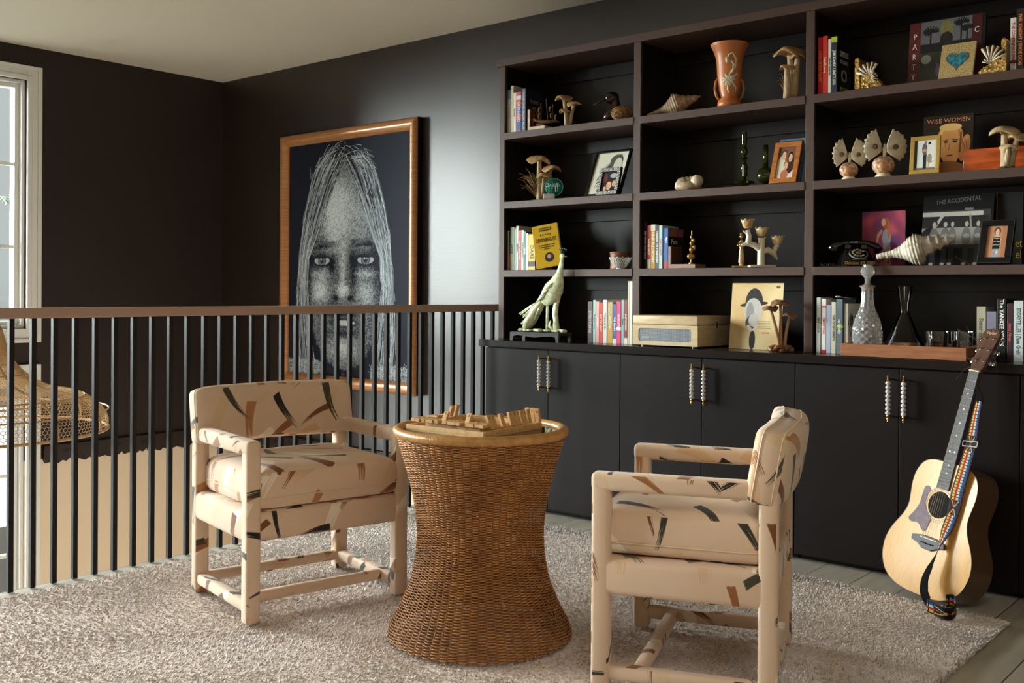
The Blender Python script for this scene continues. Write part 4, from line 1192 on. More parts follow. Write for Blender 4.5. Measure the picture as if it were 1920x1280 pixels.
def frame(t, w, h, fw, m, pic=None, pm=None, mat_w=0.0, matcol=None, th=0.014, prof='flat'):
    A = [(-w / 2, w / 2, 0, fw), (-w / 2, w / 2, h - fw, h), (-w / 2, -w / 2 + fw, fw, h - fw), (w / 2 - fw, w / 2, fw, h - fw)]
    f = MB()
    for (a, b, c, d) in A: f.box(a, b, -th, 0, c, d)
    f.build('frame', m, t, bevel=0.002)
    MB().box(-w / 2 + .002, w / 2 - .002, -.004, .002, .002, h - .002).build('backing', M_bind, t)
    if matcol is not None:
        MB().box(-w / 2 + fw, w / 2 - fw, -.006, -.004, fw, h - fw).build('mount', mat('mount_%d_%d_%d' % tuple(matcol), matcol, .8), t)
    if pic is not None:
        q = fw + mat_w
        colgrid('picture', pic.a, w - 2 * q, h - 2 * q, pm or M_gloss, t, T(0, -.0065, q))

# ---------------------------------------------------------- mushrooms
M_capA = mat('tan_mushroom_cap', (196, 160, 106), 0.6, noise=(30, (150, 112, 66)), bump=(60, .4))
M_capB = mat('cream_mushroom_cap', (214, 190, 146), 0.55, noise=(30, (170, 136, 88)), bump=(60, .4))
M_capD = mat('brown_wood_mushroom_cap', (150, 110, 82), 0.5, noise=(60, (112, 76, 54), (1, 1, 4)))
M_stem = mat('cream_mushroom_stem', (206, 184, 148), 0.65, noise=(40, (170, 140, 102), (4, 4, .5)))
M_stemD = mat('light_wood_stem', (190, 150, 108), 0.5, noise=(30, (150, 108, 72), (4, 4, .5)))
M_moss = mat('dried_moss', (128, 96, 46), 0.9, noise=(80, (78, 60, 30)), bump=(90, 1.0))
M_grass = mat('dried_grass', (140, 108, 62), 0.7)
def cap_mesh(r, hgt, seed, wav=.12):
    rj = random.Random(seed); p1, p2 = rj.uniform(0, 6), rj.uniform(0, 6)
    prof_ = [(0.0, 1.0), (.22, .97), (.45, .86), (.68, .62), (.86, .32), (.97, .05), (1.0, -.10), (.95, -.20), (.80, -.12), (.5, -.02), (.2, .02), (0.0, .02)]
    n = 36; vs = []; fs = []; k = len(prof_)
    for i in range(n):
        a = 2 * PI * i / n; w = 1 + .07 * math.sin(3 * a + p1) + .04 * math.sin(5 * a + p2)
        for (q, z) in prof_:
            rr = q * r * w; vs.append((rr * math.cos(a), rr * math.sin(a), hgt * z + wav * r * q * q * (math.sin(3 * a + p2) + .6 * math.sin(2 * a + p1))))
    for i in range(n):
        j = (i + 1) % n
        for t in range(k - 1): fs.append((i * k + t, i * k + t + 1, j * k + t + 1, j * k + t))
    return vs, fs
def mushrooms(label, px, Y, zs, caps, capm, stemm, base='moss', grass=None, rz=CAMRZ, group='mushroom ornaments on the shelves', pyb=None):
    """caps: (px, pytop, r_px, stem_r_px, base_dx_px, depth_px)"""
    p = spot(px, Y, zs); u = U(p); t = thing('mushroom_ornament', label, 'ornament', p, CAMRZ, group)
    for i, (cx, cy, r, sr, bx, dy) in enumerate(caps):
        x = (cx - px) * u; z = CAMZ + (at(px, cy, Y).z - CAMZ) - zs; R_ = r * u; hg = R_ * .46
        y = dy * u
        m = MB(); n = 10
        x0 = bx * u; pts = [(x0 + (x - x0) * (k / n) ** 1.4, y * (k / n), .004 + (z - hg * .8) * k / n) for k in range(n + 1)]
        m.tube(pts, [sr * u * (1.25 - .45 * k / n) for k in range(n + 1)], 12); clampz(m); st = m.build('stem', stemm, t, smooth='all')
        m = MB(); m.add(*cap_mesh(R_, hg, i + int(cx), .17), M=T(x, y, z - hg) @ Rx(.12) @ Ry(.06 * (-1) ** i)); m.build('cap', capm, t, smooth='all')
    if base == 'moss':
        m = MB(); rj = random.Random(int(px))
        for k in range(46):
            a = rj.uniform(0, 6.28); r = rj.uniform(0, 1) ** .6 * 13 * u
            m.sph((r * math.cos(a), r * math.sin(a) * .7, rj.uniform(.001, .006)), rj.uniform(.003, .007), 6, 4, sc=(1.3, 1, .7))
        clampz(m); m.build('moss_base', M_moss, t)
    elif base == 'lumps':
        m = MB(); rj = random.Random(5)
        for k in range(16):
            a = 2 * PI * k / 16; m.sph(((14 + 5 * (k % 2)) * u * math.cos(a), 9 * u * math.sin(a), .010 + .006 * (k % 3)), .014, 10, 7, sc=(rj.uniform(.8, 1.3), .9, rj.uniform(.7, 1.2)))
        m.sph((0, 0, .012), .026, 12, 8); clampz(m); m.build('carved_base', mat('glossy_carved_wood', (138, 92, 62), .25, noise=(40, (98, 60, 38)), coat=.3), t, smooth='all')
    if grass:
        m = MB(); rj = random.Random(int(px) + 3)
        for k in range(grass[0]):
            dx = rj.uniform(grass[1], grass[2]) * u; hh = rj.uniform(.4, 1) * grass[3] * u; bend = rj.uniform(-.2, .5) * dx
            m.tube([(rj.uniform(-3, 3) * u, rj.uniform(-4, 4) * u, .003), (dx * .4, 0, hh * .5), (dx * .8 + bend * .3, rj.uniform(-5, 5) * u, hh * .9), (dx + bend, rj.uniform(-8, 8) * u, hh * rj.uniform(.8, 1.0))], .0008, 4)
        clampz(m); m.build('dry_grass', M_grass, t)
    return t
mushrooms('small tan mushroom cluster beside the model ship on the top shelf', 1062, 4.33, S1, [(1055, 178, 17, 4, 0, 4), (1074, 191, 14, 3.5, 5, -6), (1057, 206, 11, 2.8, -2, -8)], M_capA, M_stem)
mushrooms('tan mushroom cluster with dry grass behind the teal glass ball', 1011, 4.34, S2, [(1010, 291, 22.5, 5, 0, 4), (1034, 309, 18.5, 4, 4, 0), (1019, 325, 15, 3.5, 5, -8)], M_capA, M_stem, grass=(44, -34, 6, 62))
mushrooms('tall tan mushroom cluster right of the orange vase', 1478, 4.33, S1, [(1479, 87, 29, 6.5, 6, 6), (1491, 101, 16, 6, 9, -8), (1470, 124, 14, 6, -5, -10)], M_capA, M_stem, grass=(26, -22, 8, 56))
mushrooms('brown wooden mushrooms on a knobbly base before the tan record sleeve', 1465, 4.21, S4, [(1463.7, 562, 18, 3.2, 0, 0), (1444, 573, 14.5, 3.2, -2, -2), (1480, 586, 14, 3, 6, -4)], M_capD, M_stemD, base='lumps')
mushrooms('cream mushroom cluster before the reddish wooden box', 1887, 4.31, S2, [(1883.7, 235.5, 27, 6.5, -4, 6), (1906, 250, 20, 6, 6, -2), (1883.7, 272, 16, 4.5, -3, -12)], M_capB, M_stem)
# ---------------------------------------------------------- seashells
def shell(label, pa, pb, Y, zs, prof_, m, knobs=8, ribs=0, rz=0.5, droop=0.0, ridge=.05, flare=None):
    """pa, pb pixel ends (x,y); prof: (fraction along, radius px)"""
    A = at(pa[0], pa[1], Y); B = at(pb[0], pb[1], Y); u = mpp((A.x + B.x) / 2, Y); L = math.hypot((pb[0] - pa[0]) / pxrate(A.x, Y, rz), (pb[1] - pa[1]) * u)
    ang = math.atan2(-(pb[1] - pa[1]) * u, (pb[0] - pa[0]) / pxrate(A.x, Y, rz))
    t = thing('seashell', label, 'seashell', (A.x, Y, zs), rz)
    n = 48; K = 110; vs = []; fs = []
    fr = [f for f, r in prof_]; rr = [r for f, r in prof_]
    for i in range(K + 1):
        f = i / K; R_ = float(np.interp(f, fr, rr)) * u
        for j in range(n):
            a = 2 * PI * j / n; tw = a + f * 5
            q = 1 + ridge * math.sin(f * 150) * (f < .62) + (.13 * max(0, math.sin(knobs * a + f * 9)) ** 2 * math.exp(-((math.sin(f * 24)) / .5) ** 2) if f > .42 else 0)
            o_ = (0.35 * R_ if flare and .12 < f < .6 and math.cos(a - 3.9) > .6 else 0)
            vs.append((f * L, (R_ * q + o_) * math.cos(a), (R_ * q + o_) * math.sin(a)))
    for i in range(K):
        for j in range(n):
            l = (j + 1) % n; fs.append((i * n + j, i * n + l, (i + 1) * n + l, (i + 1) * n + j))
    fs.append(tuple(range(n))); fs.append(tuple(reversed(range(K * n, K * n + n))))
    mb = MB(); z0 = A.z - zs; mb.add(vs, fs, T(0, 0, z0) @ Ry(-ang))
    zm = min(v[2] for v in mb.v); mb.v = [(x, y, z - zm + .0005) for x, y, z in mb.v]
    mb.build('whorl', m, t, smooth='all'); return t
M_shA = mat('sandy_shell', (214, 192, 160), 0.42, noise=(34, (170, 142, 112)), bump=(50, .4))
M_shB = mat('silvered_white_shell', (226, 220, 206), 0.25, noise=(26, (176, 158, 130)), coat=.4, bump=(40, .3))
shell('ridged beige conch shell on the top shelf left of the vase', (1214.6, 214), (1313, 180), 4.33, S1,
      [(0, 3), (.1, 3.5), (.25, 5), (.38, 11), (.5, 20), (.56, 22), (.62, 18), (.66, 13), (.71, 14), (.76, 9), (.8, 10), (.85, 6.5), (.88, 7), (.93, 4), (1, .5)], M_shA)
shell('large pale spiral conch shell before the black record sleeve', (1644, 492), (1787, 459), 4.315, S3,
      [(0, 5), (.06, 6), (.2, 6), (.32, 11), (.45, 23), (.54, 26), (.60, 22), (.65, 16), (.70, 18), (.75, 12), (.80, 14), (.85, 8), (.90, 9), (.95, 4), (1, .8)], M_shB, flare=True, rz=.25)
# small shell with a pearl
p = spot(1290, 4.33, S2); u = U(p)
t = shell('little sandy spiral shell topped by a pearly ball, in the middle bay', (1266, 350), (1306, 328), 4.33, S2,
          [(0, 2), (.12, 9), (.3, 13), (.48, 12), (.55, 9), (.62, 9.5), (.72, 6), (.78, 6.5), (.9, 3), (1, .5)], M_shA)
MB().sph((.105, -.035, .046), 12 * u, 24, 14).build('pearl', mat('pearly_ball', (224, 206, 176), .15, coat=.6), t, smooth='all')
clampz(MB().sph((.07, -.03, .022), 12 * u, 20, 12, sc=(1.9, 1, .8))).build('whorl', M_shA, t, smooth='all')
# ---------------------------------------------------------- orange vase
p = spot(1365, 4.33, S1); u = U(p); H = top(1365, 84, 4.33) - S1; k_ = H / 117
t = thing('vase', 'tall orange flared pottery vase with raised white flowers and two low handles', 'vase', p, CAMRZ)
M_or = mat('matte_orange_glaze', (200, 122, 66), 0.38, noise=(8, (184, 106, 54)), spec=.5)
vp = [(20, 0), (22, 3), (21, 10), (16, 16), (15.5, 19), (18, 28), (21, 45), (22.5, 62), (23.5, 80), (26, 95), (30, 106), (34.5, 114), (35, 117), (33, 117.5), (29, 109), (24, 96), (20, 60), (15, 25), (0, 20)]
MB().lathe([(a * k_, b * k_) for a, b in vp], 56).build('body', M_or, t, smooth=50)
for s in (-1, 1):
    MB().tube([(s * 20 * k_, 0, 55 * k_), (s * 25 * k_, 0, 48 * k_), (s * 27 * k_, 0, 34 * k_), (s * 24 * k_, 0, 20 * k_), (s * 18 * k_, 0, 12 * k_)], 2.4 * k_, 10).build('handle', M_or, t, smooth='all')
m = MB(); M_pet = mat('cream_relief_petals', (222, 212, 180), .4)
def onv(a, z):
    r = float(np.interp(z, [b for a_, b in vp[:13]], [a_ for a_, b in vp[:13]])) + .6
    return (r * math.sin(a) * k_, -r * math.cos(a) * k_, z * k_)
for k in range(9):
    a = 2 * PI * k / 9; q = [onv(-.25 + (r_ / 20) * math.cos(a), 48 + r_ * math.sin(a)) for r_ in (1, 5, 9, 13)]
    m.tube(q, [1.2 * k_, 3.0 * k_, 2.6 * k_, .3 * k_], 6)
for k in range(6):
    a = 2 * PI * k / 6 + .3; q = [onv(-.25 + (r_ / 20) * math.cos(a), 50 + r_ * math.sin(a)) for r_ in (0, 3, 6)]; m.tube(q, [1.6 * k_, 2.2 * k_, .3 * k_], 6)
for pts in ([(-.1, 60), (.25, 70), (.3, 85), (.0, 96), (-.25, 92), (-.38, 84)], [(-.1, 58), (.1, 66), (.12, 76), (-.1, 82), (-.3, 78)], [(.0, 50), (.4, 58), (.75, 56)], [(.0, 44), (.4, 34), (.5, 27)], [(-.3, 42), (-.35, 30), (-.15, 22)]):
    m.tube([onv(a, z) for a, z in pts], [1.9 * k_] * (len(pts) - 1) + [.4 * k_], 6)
m.sph(onv(-.38, 84), 4.4 * k_, 10, 8, sc=(.8, .8, 1.4))
m.build('flower_relief', M_pet, t, smooth='all')
# ---------------------------------------------------------- duck decoy + woven loaf
p = spot(1140, 4.40, S1); u = U(p)
t = thing('duck_decoy', 'dark wooden duck decoy with a red-brown head on the top shelf', 'ornament', p, CAMRZ)
M_dk = mat('dark_lacquered_wood', (34, 28, 26), .18, coat=.5, noise=(8, (66, 24, 24)))
zt = top(1145, 171, 4.40) - S1
m = MB(); m.sph((20 * u, 4 * u, 14 * u), 15 * u, 24, 14, sc=(1.6, 1, .95)); m.tube([(0, 0, 6 * u), (2 * u, 0, 18 * u), (11 * u, 0, 28 * u), (13 * u, 0, 38 * u), (8 * u, 0, zt - 11 * u)], [13 * u, 12 * u, 9 * u, 8.5 * u, 9 * u], 16)
m.sph((5 * u, 0, zt - 12 * u), 12 * u, 20, 12, sc=(1.15, .85, 1)); clampz(m); m.build('body', M_dk, t, smooth='all')
m = MB(); m.tube([(-4 * u, 0, zt - 12 * u), (-16 * u, 0, zt - 18 * u), (-28 * u, 0, zt - 25 * u)], [6 * u, 4 * u, 1.6 * u], 10, flat=.6); m.sph((-28.5 * u, 0, zt - 25 * u), 1.8 * u, 8, 6); m.build('bill', mat('dark_bill', (44, 44, 40), .25), t, smooth='all')
MB().sph((-1 * u, -9.6 * u, zt - 12 * u), 1.5 * u, 8, 6).build('eye', mat('dark_bead_eye', (60, 36, 20), .2), t)
p = spot(1163, 4.33, S1); u = U(p)
t = thing('woven_ball', 'straw-coloured woven loaf shape tucked beside the upright, before the decoy', 'ornament', p, CAMRZ)
m = MB(); rj = random.Random(3)
def el_(a, b, q=1.0): return Vector((19 * u * math.cos(a) * math.cos(b), 12 * u * math.sin(a) * math.cos(b), 13 * u + 13 * u * math.sin(b))) 
for k in range(420):
    a = rj.uniform(0, 6.28); b = rj.uniform(-1.2, 1.4); da = rj.choice((-.16, .16)); db = rj.uniform(.05, .16)
    m.tube([el_(a - da, b - db), el_(a, b) * 1.03, el_(a + da, b + db)], .9 * u, 4)
m.sph((0, 0, 13 * u), 12.5 * u, 18, 12, sc=(1.48, .9, 1)); clampz(m); m.build('plaited_body', mat('straw', (190, 150, 96), .7, noise=(90, (110, 74, 40))), t)
# ---------------------------------------------------------- bookends with ships
def l_bookend(label, px, Y, zs, wpx, hpx, colA=(206, 178, 150), colB=(84, 54, 38)):
    p = spot(px, Y, zs); u = U(p); t = thing('bookend', label, 'bookend', p, 0)
    w = wpx * u * 1.22; h = hpx * u
    M_lw = mat('pale_wood_%d' % colA[0], colA, .45, noise=(20, tuple(int(c * .88) for c in colA), (1, 1, 6)))
    MB().box(0, w, 0, .10, 0, .020).build('foot', M_lw, t, bevel=.001)
    MB().box(0, .014, 0, .10, .020, h).build('upright', M_lw, t, bevel=.001)
    MB().box(.014, .018, .004, .098, .022, h - .002).build('dark_panel', mat('dark_walnut', colB, .4), t)
    return t, u
tb1, u = l_bookend('L-shaped wooden bookend beside the dark blue book on the top left shelf', 987.5, 4.30, S1, 33, 40)
tb2, u = l_bookend('L-shaped wooden bookend beside the guidebook with its red picture', 1252.8, 4.30, S3, 47, 41, (150, 116, 100), (64, 40, 32))
# twig ship
p = spot(1024, 4.315, S1); u = U(p)
p.z += .0205
t = thing('model_ship', 'rustic model sailing ship with curled sails on the top left shelf', 'model ship', p, .35); t.scale = (1, 1, .86)
M_tw = mat('twig_wood', (112, 84, 50), .6, noise=(30, (70, 50, 30)))
MB().tube([(-27 * u, 0, 15 * u), (-20 * u, 0, 11 * u), (0, 0, 7 * u), (14 * u, 0, 8 * u), (25 * u, 0, 5 * u)], [1.5 * u, 4 * u, 5.5 * u, 4.5 * u, 1.5 * u], 10, flat=.8).build('hull', M_tw, t, smooth='all')
MB().box(-20 * u, -7 * u, -5 * u, 5 * u, 0, 4 * u).build('cradle', M_tw, t)
for (x, h_) in ((-12, 49), (1, 58), (11, 45)):
    MB().tube([(x * u, 0, 9 * u), ((x + (x == 1) * -3) * u, 0, h_ * u)], 1.0 * u, 6).build('mast', M_tw, t)
M_sl = mat('birch_bark_sail', (206, 176, 130), .6)
for (x, z, s) in ((-16, 33, 1), (-16, 20, 1), (5, 34, .9), (7, 20, .8), (16, 16, .9)):
    m = MB(); q = []; 
    for k in range(7): a = -1.3 + 2.6 * k / 6; q.append(((x - 4 * s * math.cos(a) + 3) * u, 0, (z + 7 * s * math.sin(a)) * u))
    m.ribbon(q, [(0, 9 * u, 0)] * 7, [(1, 0, 0)] * 7, .0008); m.build('sail', M_sl, t)
m = MB()
for (a, b) in (((-27, 15), (-12, 49)), ((25, 5), (11, 45)), ((-12, 49), (-2, 58)), ((-2, 58), (11, 45))): m.tube([(a[0] * u, 0, a[1] * u), (b[0] * u, 0, b[1] * u)], .0005, 4)
m.build('rigging', M_bind, t)
m = MB(); 
for k in range(5): a = k * 1.3; m.tube([(-25 * u, -5 * u, 12 * u), (-25 * u + 4 * u * math.cos(a), -6 * u, 12 * u + 4 * u * math.sin(a))], .0014, 5)
m.tube([(-25 * u, -5 * u, 12 * u), (-27 * u, -6 * u, 1 * u)], .0008, 4); m.build('ribbon_bow', mat('red_ribbon', (176, 26, 30), .5), t)
# brass ship
p = spot(1296, 4.30, S3 + .021); u = U(p)
t = thing('brass_ship', 'small brass sailing ship standing on the bookend foot', 'model ship', p, CAMRZ)
M_br = mat('aged_brass', (176, 140, 82), .3, metal=.85)
m = MB(); m.sph((0, 0, 14 * u), 7 * u, 14, 8, sc=(1.15, .8, .9)); m.cyl(2 * u, 0, 8 * u, 8); m.cyl(5 * u, 0, 1.5 * u, 14); m.build('hull', M_br, t, smooth=True)
MB().cyl(.7 * u, 14 * u, 62 * u, 6, T(1 * u, 0, 0)).build('mast', M_br, t)
for (x, z, s) in ((0, 26, 8), (5, 30, 8), (0, 38, 7), (4, 43, 6.5), (0, 50, 5)):
    m = MB(); m.sph((x * u, 0, z * u), s * u, 12, 8, sc=(.5, .55, .85)); m.build('sail', M_br, t, smooth='all')
# ---------------------------------------------------------- teal glass ball on a white block
p = spot(1029, 4.295, S2); u = U(p)
t = thing('glass_ball', 'teal glass ball engraved with trees resting on a white block', 'ornament', p, CAMRZ)
MB().box(-11 * u, 10 * u, -8 * u, 8 * u, 0, 9.5 * u).build('block', mat('white_block', (216, 220, 222), .4), t, bevel=.001)
zc_ = top(1038, 350, 4.295) - S2
mb_ = MB(); mb_.sph((9 * u, 0, zc_), 17 * u, 32, 20, sc=(1, .55, 1)); mb_.build('ball', mat('teal_glass', (60, 170, 160), .03, trans=.7, ior=1.3, coat=.5), t, smooth='all')
MB().tube([((9 + 16.2 * math.cos(a)) * u, -4 * u, zc_ + 16.2 * u * math.sin(a)) for a in np.linspace(0, 6.28, 40)[:-1]], .0016, 6, closed=True).build('bright_edge', mat('turquoise_rim', (70, 200, 180), .2), t)
m = MB(); rj = random.Random(8)
for x in (-1, 5, 11, 15):
    m.tube([(x * u, -9.6 * u, zc_ - 10 * u), (x * u, -9.8 * u, zc_)], .0009, 4)
    for k in range(9):
        a = rj.uniform(.2, 2.9); m.tube([(x * u, -9.8 * u, zc_ - 1 * u), ((x + 4.5 * math.cos(a)) * u, -9.4 * u, zc_ + 7 * math.sin(a) * u)], .0007, 4)
m.build('engraved_trees', mat('frosted_engraving', (200, 236, 226), .6), t)
# ---------------------------------------------------------- basket and lattice bowl
p = spot(1162, 4.44, S3); u = U(p)
t = thing('brown_basket', 'small brown birch-bark basket behind the white lattice bowl', 'basket', p, CAMRZ)
MB().lathe([(18 * u, 0), (17.5 * u, 20 * u), (18.5 * u, 33 * u), (17.3 * u, 33 * u), (16 * u, 3 * u), (0, 3 * u)], 32).build('wall', mat('birch_bark', (168, 108, 66), .5, noise=(14, (116, 66, 38), (1, 1, 5))), t, smooth=40)
m = MB()
for z in (2, 16, 31): m.tube([(18.4 * u * math.cos(a), 18.4 * u * math.sin(a), z * u) for a in np.linspace(0, 6.28, 40)[:-1]], .0018, 6, closed=True)
m.build('binding', M_wickd, t)
p = spot(1163.5, 4.33, S3); u = U(p)
t = thing('lattice_bowl', 'white china bowl with a pierced lattice side and scalloped rim', 'bowl', p, CAMRZ)
M_ch = mat('white_china', (222, 222, 218), .25, coat=.3)
m = MB(); m.lathe([(8 * u, 0), (9 * u, 1.5 * u), (8 * u, 2.5 * u), (0, 2.5 * u)], 28)
n = 26
for k in range(n):
    for s in (-1, 1):
        pts = []
        for q in np.linspace(0, 1, 8):
            a = 2 * PI * k / n + s * q * .55; r = (8.5 + 11.5 * q ** .8) * u; pts.append((r * math.cos(a), r * math.sin(a), (2 + 17 * q) * u))
        m.tube(pts, .0014, 5)
m.tube([((20.5 + .8 * math.cos(13 * a)) * u * math.cos(a), (20.5 + .8 * math.cos(13 * a)) * u * math.sin(a), (20 + 1.5 * math.cos(13 * a)) * u) for a in np.linspace(0, 2 * PI, 130)[:-1]], .0022, 6, closed=True)
m.build('pierced_body', M_ch, t, smooth='all')
# ---------------------------------------------------------- peacock
p = spot(1003, 4.20, S4); u = U(p)
st_ = thing('display_stand', 'low black wooden display stand with shaped feet under the peacock', 'stand', p, 0)
M_bw = mat('black_lacquer_stand', (62, 58, 60), .28, spec=.6)
wx = (at(1048, 500, 4.20).x - at(957, 500, 4.20).x) / 2
st_.location.x = (at(1048, 500, 4.20).x + at(957, 500, 4.20).x) / 2
MB().box(-wx, wx, 0, .115, .034, .046).build('slab', M_bw, st_, bevel=.002)
for yy in (0.0, .103):
    MB().prism([(-wx, 0), (-wx + .018, 0), (-wx + .022, .022), (-wx + .05, .028), (0, .018), (wx - .05, .028), (wx - .022, .022), (wx - .018, 0), (wx, 0), (wx, .035), (-wx, .035)], yy, yy + .012).build('apron', M_bw, st_)
p = Vector((st_.location.x, 4.236, S4 + .0468)); u = U(p) * 1.0
t = thing('peacock_figurine', 'pale green glass-like peacock figurine on a tree stump, tail trailing to the left', 'figurine', p, 0.0); t.scale = (1.2, .7, 1)
M_pk = mat('pale_green_glaze', (226, 230, 196), .2, coat=.5, noise=(40, (176, 182, 136)), bump=(120, .5))
def pk(x, y): return (x - 1012) * u, (626 - y) * u
m = MB(); rj = random.Random(4)
for k in range(60):
    x = rj.uniform(-36, 50); m.sph((x * u, rj.uniform(-9, 9) * u, 3 * u), rj.uniform(2.5, 5.5) * u, 7, 5, sc=(1.3, 1, .7))
clampz(m); m.build('rocks', M_pk, t, smooth='all')
pts = [pk(1059, 486), pk(1057, 500), pk(1054, 515), pk(1050, 530), pk(1043, 545), pk(1034, 560), pk(1024, 572)]
body_r = [3.4, 4.0, 6.0, 12, 18, 17, 9]
m = MB(); m.tube([(x, 0, z) for x, z in pts], [r * u for r in body_r], 20); x, z = pk(1058.5, 485); m.sph((x, 0, z), 4.6 * u, 12, 8, sc=(1.1, .8, 1.1)); m.build('body', M_pk, t, smooth='all')
x, z = pk(1063, 485); MB().cyl(1.7 * u, 0, 7 * u, 8, T(x - 1.5 * u, 0, z) @ Ry(PI / 2 + .2), r2=.1 * u).build('beak', M_br, t)
m = MB()
for k in range(5):
    a = -.5 + k * .3; x, z = pk(1059, 481); m.tube([(x, 0, z), (x + 10 * u * math.sin(a), (k - 2) * 1.2 * u, z + 10 * u * math.cos(a))], .0006, 4); m.sph((x + 10 * u * math.sin(a), (k - 2) * 1.2 * u, z + 10 * u * math.cos(a)), 1.5 * u, 8, 6)
m.build('crest', mat('dark_teal_crest', (40, 60, 60), .3), t)
m = MB()
for (x0, y0, x1, y1, w_) in ((1046, 540, 1018, 562, 7), (1043, 546, 1014, 566, 6), (1040, 552, 1012, 570, 5.5), (1046, 535, 1026, 552, 6)):
    a = pk(x0, y0); b = pk(x1, y1); m.tube([(a[0], -12 * u, a[1]), ((a[0] + b[0]) / 2, -16 * u, (a[1] + b[1]) / 2), (b[0], -9 * u, b[1])], [w_ * u * .6, w_ * u * 1.1, .6 * u], 10, flat=.5)
m.build('wing', M_pk, t, smooth='all')
m = MB(); rj = random.Random(9)
for k in range(34):
    f = (k / 33 - .5) * 2; a = pk(1024 + f * 3, 562 - f * 3); e = pk(990 + f * 15 + rj.uniform(-2, 2), 602 + f * 9 + rj.uniform(-3, 5)); md = ((a[0] + e[0]) / 2 + 2 * u, (a[1] + e[1]) / 2 + 2 * u); yy = rj.uniform(-6, 6) * u
    m.tube([(a[0], yy * .4, a[1]), (md[0], yy - 3 * u * (1 - abs(f)), md[1]), (e[0], yy, max(e[1], 2 * u))], [2 * u, 3.2 * u, 1.6 * u], 7, flat=.6)
m.tube([(pk(1026, 0)[0], 2 * u, pk(0, 562)[1]), (pk(1008, 0)[0], 2 * u, pk(0, 585)[1]), (pk(994, 0)[0], 2 * u, pk(0, 608)[1]), (pk(986, 0)[0], 2 * u, pk(0, 620)[1])], [10 * u, 15 * u, 19 * u, 12 * u], 14, flat=.5)
a = pk(978, 612); m.tube([(pk(995, 598)[0], 0, pk(995, 598)[1]), (a[0], 0, a[1])], [5 * u, 2 * u], 8)
clampz(m); m.build('tail', M_pk, t, smooth='all')
m = MB()
for (x0, y0, x1, y1) in ((1031, 566, 1030, 622),): a = pk(x0, y0); b = pk(x1, y1); m.tube([(a[0], 0, a[1]), (b[0], 0, b[1])], 3 * u, 8)
m.build('leg', M_pk, t, smooth='all')
q = [pk(1046, 624), pk(1046, 605), pk(1044, 590), pk(1046, 575), pk(1050, 562)]
m = MB(); m.tube([(x, 3 * u, z) for x, z in q], [8 * u, 5 * u, 5.5 * u, 5 * u, 4 * u], 12)
m.tube([(pk(1049 + 5 * math.cos(a), 0)[0], 0, pk(0, 561 + 5 * math.sin(a))[1]) for a in np.linspace(0, 6.28, 20)[:-1]], 2.2 * u, 8, closed=True)
m.tube([(pk(1046, 0)[0], 0, 2 * u), (pk(1036, 0)[0], -3 * u, 12 * u), (pk(1038, 0)[0], -3 * u, 22 * u)], [4 * u, 3 * u, 1 * u], 8)
clampz(m); m.build('tree_stump', M_pk, t, smooth='all')
# ---------------------------------------------------------- green glass
M_gg = mat('olive_green_glass', (104, 120, 10), .02, trans=.92, ior=1.4, coat=.4)
p = spot(1394, 4.37, S2); u = U(p)
t = thing('glass_candlestick', 'tall beaded olive green glass candlestick', 'candlestick', p, CAMRZ)
H = (top(1394, 247, 4.37) - S2) / 100
MB().lathe([(0, 0), (3, 0), (4, 3), (19, 8), (20, 10), (18, 11.5), (6, 13), (4, 16), (5, 20), (8.5, 24), (5, 28), (6.5, 33), (7, 38), (5, 42), (3.5, 45), (6, 48), (3, 50), (8, 53), (3, 56), (6.5, 61), (7, 65), (6, 69), (3.5, 73), (4.5, 76), (5, 78), (5, 100), (3.6, 100), (3.6, 80), (0, 80)], 28, T(0, 0, 0) @ Matrix.Diagonal((u, u, H, 1))).build('stem', M_gg, t, smooth=40)
MB().tube([(-1 * u, -9 * u, 20 * H), (-1 * u, -9 * u, 40 * H)], 5 * u, 16).build('side_tube', M_gg, t, smooth=40)
p = spot(1434, 4.38, S2); u = U(p); H = (top(1434, 272, 4.38) - S2)
t = thing('glass_bottle', 'round-bellied olive green glass bottle behind the wooden photo frame', 'bottle', p, CAMRZ)
m = MB(); m.sph((0, 0, 21 * u), 16.5 * u, 28, 18); m.cyl(5 * u, 35 * u, H, 20); m.lathe([(9 * u, 0), (7 * u, 3 * u), (4 * u, 6 * u)], 20); m.build('body', M_gg, t, smooth='all')
# ---------------------------------------------------------- brass lady and tulip candelabra
p = spot(1390, 4.31, S3); u = U(p)
t = thing('lady_figurine', 'slender brass and ivory lady figurine on a flat square foot', 'figurine', p, CAMRZ)
MB().box(-16 * u, 14 * u, -12 * u, 12 * u, 0, 3.5 * u).build('foot', M_br, t, bevel=.001)
MB().lathe([(5 * u, 3.5 * u), (4 * u, 8 * u), (6 * u, 9 * u), (5 * u, 22 * u), (3.5 * u, 36 * u), (5 * u, 42 * u), (4.4 * u, 48 * u), (1.8 * u, 52 * u), (0, 53 * u)], 12).build('robe', mat('ivory_and_brass', (206, 180, 140), .3, metal=.3, noise=(40, (140, 100, 60), (5, 5, .4))), t, smooth=40)
m = MB(); m.sph((0, 0, 58 * u), 4 * u, 12, 8); m.sph((0, 0, 63 * u), 3 * u, 8, 6)
m.tube([(-4 * u, 0, 47 * u), (-8 * u, -2 * u, 42 * u), (-4 * u, -5 * u, 40 * u)], 1.6 * u, 6); m.tube([(4 * u, 0, 47 * u), (8 * u, -2 * u, 42 * u), (3 * u, -5 * u, 41 * u)], 1.6 * u, 6)
for k in range(10): a = k * .63; m.sph((4.5 * u * math.cos(a), -5 * u + 2 * u * math.sin(a), (42 + (k % 3) * 2) * u), 1.8 * u, 6, 5)
m.build('head_and_flowers', M_br, t, smooth='all')
p = spot(1428, 4.31, S3); u = U(p)
